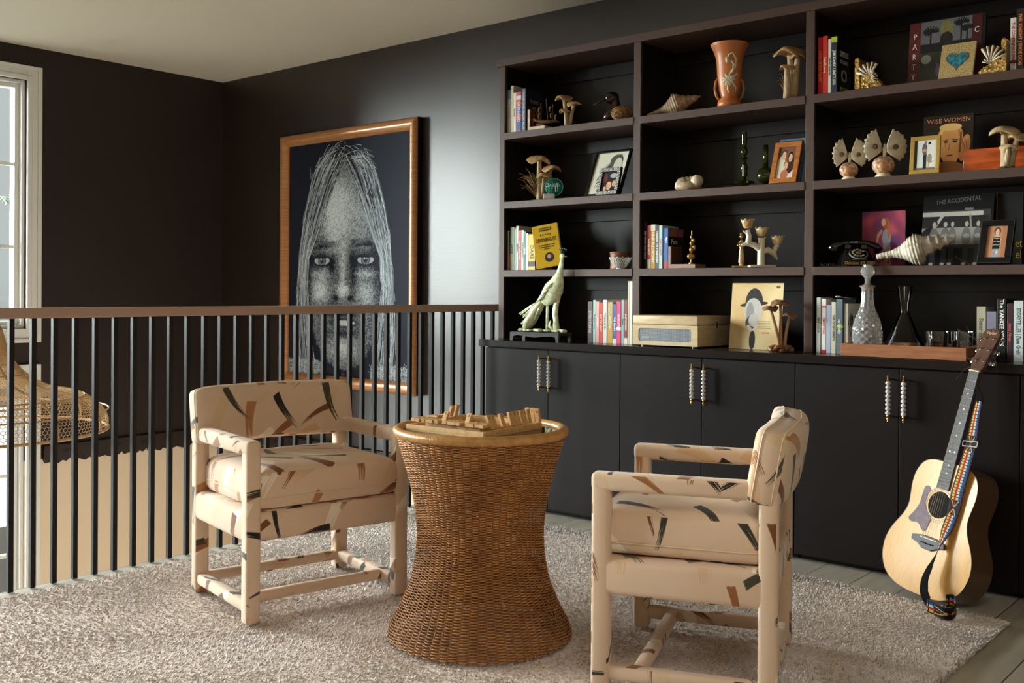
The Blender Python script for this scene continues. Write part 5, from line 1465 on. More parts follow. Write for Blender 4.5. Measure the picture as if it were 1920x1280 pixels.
t = thing('tulip_candelabra', 'cream ceramic three-armed candelabra with tulip cups', 'candelabra', p, CAMRZ)
M_cr = mat('cream_glazed_ceramic', (226, 218, 192), .22, coat=.4)
zz = lambda y: (503 - y) * u
m = MB(); m.rbox(-24 * u, 25 * u, -11 * u, 11 * u, 0, 4.5 * u, .003, 2); m.tube([(-1 * u, 0, 3 * u), (-1 * u, 0, zz(470)), (0, 0, zz(448))], [7.5 * u, 7 * u, 6 * u], 14)
m.tube([(0, 0, zz(472)), (-14 * u, 0, zz(461)), (-28 * u, 0, zz(458)), (-38 * u, 0, zz(462))], [6 * u, 5.5 * u, 5 * u, 2 * u], 12); m.tube([(-26 * u, 0, zz(459)), (-24 * u, 0, zz(445)), (-27 * u, 0, zz(433))], [6 * u, 5 * u, 4.5 * u], 12)
m.tube([(-27 * u, 0, zz(440)), (-36 * u, 0, zz(434))], [3 * u, 1 * u], 8)
m.tube([(0, 0, zz(474)), (12 * u, 0, zz(470)), (24 * u, 0, zz(478)), (30 * u, 0, zz(489))], [6 * u, 6 * u, 5 * u, .8 * u], 12); m.tube([(22 * u, 0, zz(476)), (26 * u, 0, zz(466)), (30 * u, 0, zz(460))], [5 * u, 5 * u, 5 * u], 12)
m.tube([(0, 0, zz(452)), (8 * u, 0, zz(446))], [3 * u, .8 * u], 8); m.tube([(0, 0, zz(455)), (-8 * u, 0, zz(448))], [3 * u, .8 * u], 8)
m.build('branching_stem', M_cr, t, smooth=60)
M_tul = mat('honey_tinted_tulip', (226, 208, 164), .25, noise=(16, (196, 150, 96)), coat=.3)
for (x, y) in ((-27, 430), (0, 445), (30, 461)):
    m = MB(); n = 36; pr_ = [(0, 0), (6, .5), (9, 5), (10.5, 11), (12.5, 16), (11.5, 16), (9, 11), (7, 5), (0, 3)]; vs = []; fs = []; k = len(pr_)
    for i in range(n):
        a = 2 * PI * i / n
        for j, (r, z) in enumerate(pr_): vs.append((r * u * math.cos(a) * (1 + .05 * math.cos(6 * a)), r * u * math.sin(a), (z + (2.2 * math.cos(6 * a) if 3 <= j <= 5 else 0)) * u))
    for i in range(n):
        j = (i + 1) % n
        for q in range(k - 1): fs.append((i * k + q, j * k + q, j * k + q + 1, i * k + q + 1))
    m.add(vs, fs, T(x * u, 0, zz(y))); m.build('tulip_cup', M_tul, t, smooth='all')
# ---------------------------------------------------------- record player
xa, xb = at(1187, 500, 4.185).x, at(1309, 500, 4.185).x; w = xb - xa
t = thing('record_player', 'pale wood suitcase record player with a speaker grille, closed, on the countertop', 'record player', ((xa + xb) / 2, 4.185, S4))
M_ash = mat('pale_ash_veneer', (206, 184, 144), .45, noise=(12, (190, 164, 122), (1, 1, 5)))
D_ = .325; Hh = .141
M_ash2 = M_ash
m = MB(); w2 = w / 2
gx0, gx1, gz0, gz1 = -w2 + .034, w2 - .034, .026, .088
# front with a rounded opening
def rr(x0, x1, z0, z1, r, n=6):
    out = []
    for (cx, cz, a0) in ((x1 - r, z0 + r, -PI / 2), (x1 - r, z1 - r, 0), (x0 + r, z1 - r, PI / 2), (x0 + r, z0 + r, PI)):
        for k in range(n + 1): a = a0 + PI / 2 * k / n; out.append((cx + r * math.cos(a), cz + r * math.sin(a)))
    return out
inner = rr(gx0, gx1, gz0, gz1, .012); outer = rr(-w2, w2, .008, .105, .002)
vs = []; fs = []; n = len(inner)
for (a, b) in zip(outer, inner): vs += [(a[0], 0, a[1]), (b[0], 0, b[1]), (b[0], .008, b[1]), (a[0], .008, a[1])]
for i in range(n):
    j = (i + 1) % n
    for k in range(4): fs.append((i * 4 + k, j * 4 + k, j * 4 + (k + 1) % 4, i * 4 + (k + 1) % 4))
m.add(vs, fs); m.box(-w2, w2, .0082, D_, .008, .105); m.build('case', M_ash, t)
MB().rbox(-w2, w2, 0, D_, .1062, Hh + .008, .005, 3).build('lid', M_ash2, t, smooth=40)
MB().box(gx0 - .003, gx1 + .003, .0050, .0065, gz0 - .003, gz1 + .003).build('grille_cloth', mat('navy_grille_cloth', (26, 28, 44), .9), t)
m = MB(); x = gx0
while x < gx1: m.box(x, x + .0011, .0036, .0048, gz0, gz1); x += .0044
z = gz0
while z < gz1: m.box(gx0, gx1, .0030, .0042, z, z + .0011); z += .0044
m.build('grille_mesh', mat('silver_grille_wire', (170, 172, 178), .4, metal=.5), t)
text_obj('CROSLEY', .011, mat('silver_print', (220, 220, 220), .3, metal=.5), t, T(gx0 + .036, .0026, gz0 + .018), name='lettering')
M_pc = mat('chrome', (210, 210, 214), .12, metal=1)
l_ = MB(); l_.box(0, .004, -.008, .008, -.014, .016).box(.004, .007, -.005, .005, -.006, .012); lo_ = l_.build('latch', M_pc, t, bevel=.001); lo_.location = (w2, .17, .106)
for (x, y) in ((-w2 + .04, .03), (w2 - .04, .03), (-w2 + .04, D_ - .03), (w2 - .04, D_ - .03)): MB().cyl(.006, 0, .008, 12, T(x, y, 0)).build('foot', M_steel, t)
# ---------------------------------------------------------- record sleeves, frames
def sleeve(label, BL, BR, TL, Yb, zs, pic, pm=None, th=.004, name='record_sleeve', cat='record'):
    t, w, h = leaner(name, label, cat, BL, BR, TL, Yb, zs, th=th)
    MB().box(-w / 2, w / 2, 0, th, 0, h).build('card', mat('sleeve_card_%s' % cat.replace(' ', '_'), (40, 36, 34), .6), t)
    colgrid('printed_front', pic.a, w, h, pm or M_pic, t, T(0, -.0004, 0)); return t, w, h
P = Pic(120, 120, (214, 178, 120)).clouds((236, 212, 160), 3, 2)
P.ell(.45, .30, .17, .22, (42, 34, 34)).rect(.28, .62, .30, .50, (214, 178, 120)).ell(.45, .32, .27, .035, (34, 28, 30), -.08).ell(.44, .43, .17, .20, (196, 190, 184)).ell(.38, .45, .07, .16, (150, 146, 146))
P.ell(.40, .60, .10, .10, (60, 54, 52)).ell(.46, .56, .10, .10, (186, 180, 172)).line(.36, .66, .44, .74, .03, (214, 200, 176)).line(.54, .64, .46, .74, .03, (214, 200, 176)).ell(.45, .86, .06, .14, (28, 24, 26)).ell(.90, .06, .04, .02, (120, 90, 50))
for k in range(5): P.rect(.52, .80 - .02 * (k % 2), .575 + k * .025, .580 + k * .025, (70, 56, 44))
P.rect(.62, .78, .74, .755, (170, 40, 40))
t, w, h = sleeve('tan record sleeve with a drawn man in a hat, behind the wooden mushrooms', 1367.5, 1464, (1374, 531), 4.32, S4, P.noise(.05))
P = Pic(110, 110, (120, 60, 110)).clouds((206, 90, 110), 4, 7).clouds((150, 60, 90), 5, 3)
P.ell(.56, .22, .085, .10, (176, 96, 50)).ell(.50, .20, .05, .07, (228, 170, 140)).ell(.57, .48, .10, .16, (150, 160, 170)).ell(.58, .66, .09, .10, (170, 150, 160)).line(.38, .42, .33, .70, .025, (214, 150, 120)).line(.45, .36, .38, .44, .03, (214, 150, 120)).ell(.50, .90, .07, .22, (200, 120, 100)).ell(.62, .90, .06, .22, (206, 130, 108)).ell(.62, .34, .035, .16, (196, 110, 60))
t, w, h = sleeve('magenta and purple record sleeve with a singer, behind the black telephone', 1616, 1697, (1617, 398), 4.46, S3, P.noise(.06, 3))
text_obj('TAYLOR SWIFT', .045, M_ink, t, T(0, -.001, .03), name='lettering', sx=.55)
P = Pic(130, 150, (16, 16, 18)); P.rect(.0, .96, .22, .75, (60, 58, 56))
P.m((P.V > .24) & (P.V < .30) & (P.U < .86), (190, 186, 176)).m((P.V > .30) & (P.V < .46) & (P.U < .95), (36, 36, 38)).m((P.V > .46) & (P.V < .70) & (P.U < .8), (150, 146, 138)).ell(.12, .66, .16, .20, (24, 24, 26)).line(.18, .46, .30, .28, .02, (190, 186, 176)).line(.68, .28, .70, .46, .012, (150, 146, 138)).rect(.60, .72, .19, .22, (120, 118, 112))
for (cx, s) in ((.18, 1), (.34, 1), (.44, .9), (.64, 1), (.80, .95)):
    P.ell(cx, .40, .045 * s, .055, (44, 42, 40)).ell(cx, .415, .026 * s, .038, (176, 170, 160)).ell(cx, .60, .065 * s, .14, (110, 106, 102)).ell(cx, .58, .05 * s, .03, (150, 146, 140)).rect(cx - .04, cx + .035, .70, .96, (54, 52, 52)).ell(cx - .02, .97, .03, .02, (190, 186, 180))
t, w, h = sleeve('black record sleeve with a group posing by a station wagon, behind the large conch', 1724, 1857, (1733, 369), 4.44, S3, P.noise(.1, 5))
text_obj('THE ACCIDENTAL', .026, mat('grey_print', (120, 116, 108), .5), t, T(.0, -.001, h * .92) @ Ry(-.08), name='title_lettering', sx=.85)
text_obj('911', .02, M_ink, t, T(-w * .40, -.001, h * .52), name='car_lettering')
text_obj('The Accidentals', .012, mat('grey_print', (120, 116, 108), .5), t, T(w * .12, -.001, h * .07) @ Ry(.5), name='script_lettering')
# black sign with gold script at the edge
t, w, h = leaner('black_sign', 'black board with gold script cut by the right edge of the photo', 'sign', 1866, 1916, (1869, 362), 4.50, S3, th=.013)
MB().box(-w / 2, w / 2, 0, .012, 0, h).build('board', mat('black_board', (20, 18, 18), .4), t)
MB().box(-w / 2, -w / 2 + .004, -.001, .013, 0, h).build('edge', M_br, t)
text_obj('et', .05, mat('gold_script', (210, 170, 70), .3, metal=.6), t, T(-w / 2 + .088, -.002, h * .30), name='script', sx=.7)
text_obj('el', .05, mat('gold_script', (210, 170, 70), .3, metal=.6), t, T(-w / 2 + .088, -.002, h * .15), name='script', sx=.7)
# framed pictures
P = Pic(110, 100, (232, 228, 208)); 
rgp = np.random.default_rng(2)
for k in range(70):
    s = rgp.random(); g = int(40 + 110 * rgp.random()); P.line(.62 + .18 * s, .06 + .05 * rgp.random(), .30 + .28 * s - .15 * (1 - s), .45 + .45 * rgp.random(), .006, (g, g, g - 4))
P.ell(.66, .20, .20, .14, (92, 88, 80)).ell(.72, .32, .13, .18, (216, 210, 192)).line(.82, .14, .90, .5, .012, (70, 66, 60))
t, w, h = leaner('picture_frame', 'black picture frame with a pencil drawing of a long-haired girl, leaning on the second shelf', 'picture frame', 1096.5, 1163, (1121.5, 287), 4.36, S2)
frame(t, w, h, .013, M_bind, P, M_pic)
P = Pic(70, 60, (40, 44, 48)); P.ell(.75, .2, .25, .12, (170, 180, 184)).ell(.15, .3, .2, .25, (110, 60, 60)); face(P, .50, .70, .22); face(P, .85, .62, .16, hair=(120, 80, 60)); face(P, .25, .85, .12)
t, w, h = leaner('picture_frame', 'small black and white woven-patterned frame before the black picture frame', 'picture frame', 1118, 1158, (1128.5, 318), 4.315, S2)
M_bwf = mat('black_inlay', (18, 18, 20), .3)
frame(t, w, h, .022, M_bwf, P)
m = MB(); k = 0
for a in np.arange(-w / 2 + .002, w / 2 - .004, .0085):
    for (z0, s) in ((.002, 1), (.0115, -1), (h - .0205, 1), (h - .011, -1)):
        m.prism([(a, z0), (a + .004, z0), (a + .004 + s * .003, z0 + .0085), (a + s * .003, z0 + .0085)], -.0150, -.0139)
for z in np.arange(.026, h - .028, .0085):
    for (x0, s) in ((-w / 2 + .002, 1), (-w / 2 + .0115, -1), (w / 2 - .0205, 1), (w / 2 - .011, -1)):
        m.prism([(x0, z), (x0, z + .004), (x0 + .0085, z + .004 + s * .003), (x0 + .0085, z + s * .003)], -.0150, -.0139)
m.build('white_inlay', mat('bone_inlay', (222, 220, 214), .3), t)
P = Pic(80, 62, (120, 84, 66)).rect(0, 1, .75, 1, (226, 216, 190)).ell(.22, .62, .24, .35, (224, 214, 186)).ell(.75, .55, .22, .3, (70, 40, 36)); face(P, .33, .26, .15, hair=(90, 56, 36)); face(P, .72, .34, .14, hair=(36, 24, 22)); face(P, .52, .60, .13, hair=(150, 100, 60)); P.ell(.48, .88, .22, .16, (190, 110, 90))
t, w, h = leaner('picture_frame', 'honey-coloured wooden frame with an old family photo, second shelf by the upright', 'picture frame', 1442.5, 1493, (1456.5, 271), 4.32, S2)
frame(t, w, h, .024, mat('honey_wood_frame', (188, 118, 62), .3, noise=(12, (160, 92, 42), (1, 1, 6)), coat=.2), P)
t, w, h = leaner('picture_frame', 'blue-edged frame mostly hidden behind the honey wood frame', 'picture frame', 1450, 1500, (1465, 265), 4.37, S2)
frame(t, w, h, .01, mat('slate_blue_frame', (96, 120, 136), .4), None)
t, w, h = leaner('poster_book', 'dark square picture board with palm trees and maroon side strips on the top right shelf', 'picture', 1698, 1834, (1707.5, 48), 4.38, S1, th=.022)
P = Pic(120, 130, (24, 24, 26)); P.rect(0, .16, 0, 1, (92, 34, 36)).rect(.86, 1, 0, 1, (70, 26, 30)).rect(.16, .86, .0, .36, (98, 98, 104)).rect(.16, .86, .36, .5, (30, 30, 34)).rect(.16, .86, .5, 1, (44, 48, 40))
for (cx, cy, s) in ((.30, .18, 1.), (.72, .10, .9), (.80, .2, .7)):
    for k in range(13): a = -.3 + k * .30 * 1.3; P.line(cx, cy, cx + .11 * s * math.cos(a), cy - .02 - .09 * s * math.sin(a) * .8, .010, (20, 24, 20))
    P.line(cx, cy, cx, .40, .012, (22, 22, 20))
P.ell(.52, .14, .085, .12, (120, 112, 70)).ell(.52, .32, .09, .12, (36, 34, 34)).ell(.25, .60, .07, .07, (120, 120, 112)).ell(.42, .78, .03, .10, (80, 66, 90)).ell(.5, .86, .02, .06, (96, 84, 70))
MB().box(-w / 2 - .003, w / 2 + .012, .001, .022, -.0, h + .004).build('board', mat('black_board', (20, 18, 18), .4), t)
colgrid('printed_front', P.noise(.15, 8, 2).a, w, h, M_gloss, t, T(0, -.0004, 0))
for k, ch in enumerate('PARTY'): text_obj(ch, .034, mat('white_print', (226, 222, 214), .5), t, T(-w * .42, -.001, h * (.78 - .16 * k)), name='lettering', sx=.8)
text_obj('C', .034, mat('white_print', (226, 222, 214), .5), t, T(w * .43, -.001, h * .76), name='lettering', sx=.8)
t, w, h = leaner('glitter_frame', 'gold glitter frame with a heart-shaped opening before the dark picture board', 'picture frame', 1755.6, 1820, (1767, 87.5), 4.315, S1, th=.012)
M_gl = mat('gold_glitter', (226, 196, 130), .35, metal=.15, noise=(260, (130, 96, 46)), bump=(300, 1.0))
MB().box(-w / 2, w / 2, 0, .012, 0, h).build('slab', M_gl, t)
hp = []
for k in range(40):
    a = 2 * PI * k / 40; hp.append((.0040 * 16 * math.sin(a) ** 3 * .62, h * .52 + .0040 * .62 * (13 * math.cos(a) - 5 * math.cos(2 * a) - 2 * math.cos(3 * a) - math.cos(4 * a))))
MB().prism(hp, -.0012, .0002).build('heart_picture', mat('turquoise_photo', (60, 160, 176), .3, noise=(60, (40, 54, 60))), t)
hq = [(x * 1.09, h * .52 + (z - h * .52) * 1.09) for x, z in hp]
MB().tube([(x, -.001, z) for x, z in hq], .0012, 5, closed=True).build('heart_rim', M_wickd, t)
P = Pic(90, 66, (206, 206, 196)); P.rect(.0, .12, 0, 1, (60, 60, 58)).rect(.12, .9, .0, .9, (222, 224, 214)).rect(0, 1, .92, 1, (120, 108, 96))
P.rect(.40, .56, .45, .95, (36, 36, 44)).ell(.46, .30, .12, .20, (90, 96, 104)).ell(.50, .08, .06, .055, (150, 110, 90)).ell(.68, .12, .07, .06, (40, 32, 30)).ell(.68, .34, .12, .20, (226, 222, 212)).ell(.70, .62, .11, .16, (150, 146, 130)).rect(.64, .68, .75, .95, (200, 150, 130)).line(.72, .76, .88, .72, .02, (200, 150, 130)).ell(.45, .34, .1, .05, (200, 140, 120))
t, w, h = leaner('picture_frame', 'flat gold frame with a photo of a couple standing, third bay', 'picture frame', 1705, 1761, (1710, 259), 4.315, S2)
frame(t, w, h, .017, mat('flat_gold_frame', (186, 150, 76), .35, metal=.35), P)
P = Pic(120, 100, (34, 26, 22)); P.ell(.55, .36, .25, .22, (206, 150, 84)).ell(.55, .52, .21, .30, (214, 150, 88)).ell(.5, .95, .4, .2, (150, 96, 56)).ell(.83, .55, .10, .22, (196, 130, 74), .3).line(.88, .38, .78, .5, .03, (214, 150, 88)).ell(.46, .44, .04, .018, (50, 34, 24)).ell(.64, .44, .045, .018, (50, 34, 24)).line(.54, .46, .52, .57, .008, (150, 96, 56)).ell(.54, .66, .07, .014, (130, 66, 46)).line(.36, .30, .32, .60, .02, (226, 176, 106)).line(.72, .26, .80, .5, .02, (180, 120, 66))
P.ell(.55, .20, .22, .06, (226, 178, 110)).line(.34, .30, .30, .74, .035, (190, 136, 78)).line(.42, .18, .36, .3, .03, (226, 178, 110)).line(.76, .30, .74, .60, .02, (120, 80, 46)).line(.80, .44, .84, .60, .006, (130, 84, 50)).line(.85, .42, .88, .58, .006, (130, 84, 50)).line(.44, .44, .45, .52, .005, (150, 96, 56)).line(.40, .415, .50, .405, .008, (110, 74, 44)).line(.59, .405, .70, .415, .008, (110, 74, 44))
t, w, h = leaner('poster_book', 'brown book front titled wise women with a close-up face, behind the gold frame', 'book', 1728, 1822, (1732, 221), 4.455, S2, th=.02)
MB().box(-w / 2, w / 2, 0, .02, 0, h).build('cover', mat('brown_book_board', (50, 36, 28), .4), t)
colgrid('printed_front', P.noise(.05, 4).a, w, h, M_gloss, t, T(0, -.0004, 0))
text_obj('WISE WOMEN', .026, mat('copper_print', (190, 120, 74), .5), t, T(0.002, -.001, h * .91), name='title_lettering', sx=1.05)
P = Pic(100, 64, (196, 140, 104)).rect(.75, 1, 0, 1, (180, 122, 90)); P.ell(.50, .16, .17, .13, (92, 70, 56)); face(P, .50, .20, .12, (232, 190, 160), (110, 80, 60)); P.ell(.50, .42, .22, .12, (226, 180, 150)).rect(.32, .68, .34, .72, (32, 34, 32)).rect(.34, .64, .72, .97, (130, 170, 180)).ell(.42, .86, .05, .06, (210, 120, 110)).ell(.56, .82, .05, .06, (220, 210, 190))
t, w, h = leaner('picture_frame', 'black beaded frame with a photo of a child holding a small blackboard', 'picture frame', 1832, 1896, (1843, 416), 4.315, S3)
frame(t, w, h, .026, M_bind, P)
m = MB()
for e in (.003,):
    for a in np.arange(-w / 2 + e, w / 2 - e + .001, .0042): m.sph((a, -.014, e), .0016, 6, 4).sph((a, -.014, h - e), .0016, 6, 4)
    for a in np.arange(e, h - e, .0042): m.sph((-w / 2 + e, -.014, a), .0016, 6, 4).sph((w / 2 - e, -.014, a), .0016, 6, 4)
m.build('beading', mat('pewter_beads', (120, 118, 114), .3, metal=.8), t)
for k, s in enumerate(('happy', '1st day', 'school')): text_obj(s, .009, mat('white_print', (226, 222, 214), .5), t, T(0, -.0072, h * (.585 - .075 * k)), name='board_lettering')
# ---------------------------------------------------------- gold shell bookends
M_rg = mat('rough_gold_leaf', (200, 160, 84), .35, metal=.55, noise=(90, (110, 80, 36)), bump=(120, 1.0))
M_str = mat('cream_scallop', (232, 216, 180), .35)
def gold_bookend(label, px, Y, zs, mir, H_):
    p = spot(px, Y, zs); u = U(p); t = thing('bookend', label, 'bookend', p, 0.0, 'gold shell bookends')
    s = -1 if mir else 1
    m = MB(); pp = [(0, 0), (9, 0), (9, H_ - 6), (7, H_ - 1), (4, H_), (1, H_ - 2), (0, H_ - 6)]
    m.prism([(s * x * u, z * u) for x, z in pp], -16 * u, 16 * u); m.build('upright', M_rg, t)
    m = MB(); rj = random.Random(int(px)); m.prism([(s * x * u, z * u) for x, z in ((9, 0), (48, 0), (50, 3), (44, 9), (34, 14), (24, 22), (14, 24), (9, 20))], -14 * u, 14 * u)
    for k in range(50): m.sph((s * rj.uniform(12, 44) * u, rj.uniform(-15, 4) * u, rj.uniform(3, 18) * u * .7), rj.uniform(1.5, 3) * u, 5, 4)
    clampz(m); m.build('rocky_foot', M_rg, t)
    def fan(cx, cz, r, a0, n=11):
        m = MB(); d = MB()
        for k in range(n):
            a = a0 + (k / (n - 1) - .5) * 1.7; q = [(s * cx * u, -15 * u, cz * u), (s * (cx + r * .5 * math.cos(a)) * u, -17 * u, (cz + r * .5 * math.sin(a)) * u), (s * (cx + r * math.cos(a)) * u, -15 * u, (cz + r * math.sin(a)) * u)]
            (m if k % 2 == 0 else d).tube(q, [.7 * u, r * .10 * u, r * .125 * u], 6, flat=.7)
        m.build('scallop', M_str, t, smooth='all'); d.build('scallop_stripes', mat('dark_brown_stripe', (70, 36, 26), .4), t, smooth='all')
    fan(28, 20, 26 if not mir else 30, 1.9); fan(30, 17, 13, 1.2 if mir else .2, 9)
    return t
gold_bookend('gold bookend with a striped scallop shell beside the black book on the top right shelf', 1606, 4.31, S1, False, 58)
gold_bookend('gold bookend with a striped scallop shell against the books at the right edge', 1888, 4.31, S1, True, 62)
# ---------------------------------------------------------- shell butterflies
M_wing = mat('ivory_scallop_wing', (230, 216, 190), .4, bump=(30, .3, (1, 1, 1)))
def butterfly(label, px, Y, zs, k, pyt):
    p = spot(px, Y, zs); u = U(p) * k; t = thing('shell_butterfly', label, 'ornament', p, CAMRZ, 'shell butterflies')
    H = (top(px, pyt, Y) - zs) / u
    m = MB(); m.sph((0, 0, 22 * u), 20 * u, 24, 14, sc=(1.05, .8, .9)); m.sph((3 * u, 0, 30 * u), 12 * u, 16, 10, sc=(1.2, .8, .9)); 
    for a in np.linspace(0, 6.28, 9)[:-1]: m.sph((15 * u * math.cos(a), 8 * u * math.sin(a), 24 * u), 5 * u, 8, 6)
    m.build('body_shell', mat('speckled_rust_shell', (226, 200, 168), .35, noise=(90, (166, 84, 60))), t, smooth='all')
    MB().sph((-4 * u, -11 * u, 20 * u), 10 * u, 16, 10, sc=(1, .6, 1)).build('orange_scallop', mat('peach_scallop', (214, 158, 104), .35), t, smooth='all')
    MB().lathe([(16 * u, 0), (15 * u, 3 * u), (10 * u, 8 * u), (0, 9 * u)], 16).build('foot', M_str, t, smooth='all')
    for s in (-1, 1):
        n = 26; vs = [(0, 0, 40 * u)]; a0 = -.15; a1 = 1.62
        ring = []
        for i in range(n + 1):
            f = i / n; a = a0 + (a1 - a0) * f - .45; r = (34 + 6 * math.sin(PI * f) + 1.6 * math.cos(f * 44) + 9 * max(0, f - .45)) * u
            ring.append((s * r * math.cos(a), -6 * u * math.sin(f * 3) - 4 * u + 1.0 * u * math.cos(f * 88), (H - 47) * 0 + 50 * u + r * math.sin(a)))
        mid = [((x) * .5, y * .6, 50 * u + (z - 50 * u) * .5) for x, y, z in ring]
        vs = [(s * 1.5 * u, -3 * u, 50 * u)] + mid + ring; L_ = n + 1
        fs = [(0, 1 + i, 2 + i) for i in range(n)] + [(1 + i, 1 + L_ + i, 2 + L_ + i, 2 + i) for i in range(n)]
        zt_ = max(v[2] for v in vs); kz = (H * u - 42 * u) / (zt_ - 42 * u)
        vs = [(x, y, 42 * u + (z - 42 * u) * kz) for x, y, z in vs]
        o = MB().add(vs, fs).build('wing', M_wing, t, smooth='all'); q = o.modifiers.new('s', 'SOLIDIFY'); q.thickness = .002
        e = MB(); 
        for kk in range(9): a = kk * .7; e.sph((s * (19 + 4 * math.cos(a)) * u, -11 * u, (56 + 4 * math.sin(a)) * u), 1.5 * u, 6, 4)
        e.sph((s * 19 * u, -12 * u, 56 * u), 2.4 * u, 8, 6); e.build('wing_eye', mat('brown_shell_bits', (110, 84, 56), .4), t)
    MB().tube([(0, -5 * u, 38 * u), (0, -7 * u, 50 * u), (0, -5 * u, 62 * u)], [3 * u, 4 * u, 2 * u], 8).build('thorax', M_str, t, smooth='all')
butterfly('smaller of the two shell butterflies, its wings tilted to the right', 1590, 4.32, S2, .82, 259)
butterfly('larger of the two shell butterflies, on a spotted round shell', 1655, 4.32, S2, 1.0, 242)
# ---------------------------------------------------------- reddish wood box
xa = at(1803, 500, 4.365).x; t = thing('wooden_box', 'long glossy reddish cedar box lying behind the cream mushrooms', 'box', (xa, 4.365, S2), 0)
M_ced = mat('glossy_cedar', (214, 100, 42), .15, noise=(5, (150, 62, 28), (1, 1, 7)), coat=.6)
hb = top(1803, 281, 4.365) - S2
MB().rbox(0, -1.045 - xa, 0, .075, 0, hb, .004, 2).build('body', M_ced, t, smooth=40)
# ---------------------------------------------------------- rotary telephone
p = spot(1605, 4.355, S3); u = U(p)
t = thing('rotary_telephone', 'black rotary telephone with handwritten gold lettering', 'telephone', p, CAMRZ * .9)
M_bk = mat('black_bakelite', (16, 15, 16), .12, coat=.6)
m = MB(); vs = []
lo_ = [(-33, -26, 0), (33, -26, 0), (33, 24, 0), (-33, 24, 0)]; mi = [(-31, -24, 9), (31, -24, 9), (31, 24, 9), (-31, 24, 9)]; hi = [(-22, -6, 34), (22, -6, 34), (22, 18, 34), (-22, 18, 34)]
vs = [(x * u, y * u, z * u) for x, y, z in lo_ + mi + hi]; fs = [(0, 3, 2, 1), (8, 9, 10, 11)] + [(a + k * 4, (a + 1) % 4 + k * 4, (a + 1) % 4 + k * 4 + 4, a + k * 4 + 4) for k in (0, 1) for a in range(4)]
m.add(vs, fs); m.build('housing', M_bk, t, bevel=.006)
Md = T(0, -15.5 * u, 22 * u) @ Rx(PI / 2 - .95)
Mdial = T(0, -15.5 * u, 22.5 * u) @ Rx(.62)
m = MB(); m.cyl(17 * u, 0, 2.5 * u, 40, Mdial); m.build('dial_base', mat('dial_face', (120, 120, 116), .4), t, smooth=True)
m = MB(); m.cyl(15 * u, 2.6 * u, 3.2 * u, 40, Mdial); 
m.build('finger_wheel', M_bk, t)
m = MB()
for k in range(10): a = .5 + k * .55; m.cyl(2.4 * u, 3.2 * u, 3.6 * u, 12, Mdial @ T(10.5 * u * math.cos(a), 10.5 * u * math.sin(a), 0))
m.build('finger_holes', mat('dial_numbers', (196, 196, 190), .5), t)
MB().cyl(5.5 * u, 3.3 * u, 3.8 * u, 24, Mdial).build('centre_label', mat('gold_label', (150, 130, 80), .4), t)
m = MB(); zc_ = 42 * u
m.tube([(-44 * u, 6 * u, zc_ - 12 * u), (-38 * u, 6 * u, zc_ - 3 * u), (-20 * u, 6 * u, zc_ + 3 * u), (0, 6 * u, zc_ + 4 * u), (20 * u, 6 * u, zc_ + 3 * u), (38 * u, 6 * u, zc_ - 3 * u), (44 * u, 6 * u, zc_ - 12 * u)], [9 * u, 7 * u, 5 * u, 4.6 * u, 5 * u, 7 * u, 9 * u], 14)
m.build('handset', M_bk, t, smooth='all')
m = MB(); m.box(-20 * u, -10 * u, 2 * u, 12 * u, 33 * u, 41 * u); m.box(10 * u, 20 * u, 2 * u, 12 * u, 33 * u, 41 * u); m.build('cradle', M_bk, t)
text_obj('October 28, 2003', 8.5 * u, mat('gold_pen', (206, 160, 60), .4), t, T(0, -26.6 * u, 6 * u), name='handwriting', sx=.9)
text_obj('we will', 5 * u, mat('white_print', (226, 222, 214), .5), t, T(-4 * u, 1 * u, 46 * u), name='handwriting')
text_obj('always be yours', 4 * u, mat('gold_pen', (206, 160, 60), .4), t, T(0, -24 * u, 13 * u) @ Rx(-.4), name='handwriting')
m = MB(); q = []
for k in range(60): a = k * .9; q.append((-70 * u + k * .55 * u + 0, -16 * u + 2.2 * u * math.sin(a), 3.5 * u + 2.2 * u * math.cos(a)))
m.tube(q, .9 * u, 5); m.build('coiled_cord', M_bk, t)
# ---------------------------------------------------------- tray, decanters, glasses
xa, xb = at(1576, 500, 4.165).x, at(1813, 500, 4.165).x
TZ2 = .052
t = thing('wooden_tray', 'reddish-brown wooden tray carrying the decanters and glasses', 'tray', ((xa + xb) / 2, 4.165, S4))
M_tr = mat('cherry_tray_wood', (160, 104, 68), .4, noise=(10, (138, 84, 52), (1, 1, 8)))
w2 = (xb - xa) / 2; D_ = .27
MB().box(-w2 + .014, w2 - .014, .014, D_ - .014, .001, .03).build('base', M_tr, t)
for (a, b, c, d) in ((-w2, w2, 0, .014), (-w2, w2, D_ - .014, D_), (-w2, -w2 + .014, .014, D_ - .014), (w2 - .014, w2, .014, D_ - .014)): MB().box(a, b, c, d, .001, TZ2).build('side', M_tr, t, bevel=.002)
ZT = S4 + .0305
M_cg = mat('clear_crystal', (250, 252, 252), .03, trans=.82, ior=1.5, spec=.8, coat=.5)
M_tg = pane_glass().copy(); M_tg.name = 'thin_clear_glass'
M_tum = pane_glass().copy(); M_tum.name = 'heavy_tumbler_glass'
for n_ in M_tum.node_tree.nodes:
    if n_.type == 'FRESNEL': n_.inputs[0].default_value = 1.9
for n_ in M_tg.node_tree.nodes:
    if n_.type == 'FRESNEL': n_.inputs[0].default_value = 1.3
    if n_.type == 'BSDF_TRANSPARENT': n_.inputs[0].default_value = (.985, .99, .99, 1)
def ringz(pys, Y, px, z0): return [top(px, y, Y) - z0 for y in pys]
p = spot(1627, 4.245, ZT); u = U(p); t = thing('crystal_decanter', 'cut crystal decanter with a ball stopper standing on the tray', 'decanter', p, CAMRZ)
Hb = top(1628, 534, 4.238) - ZT
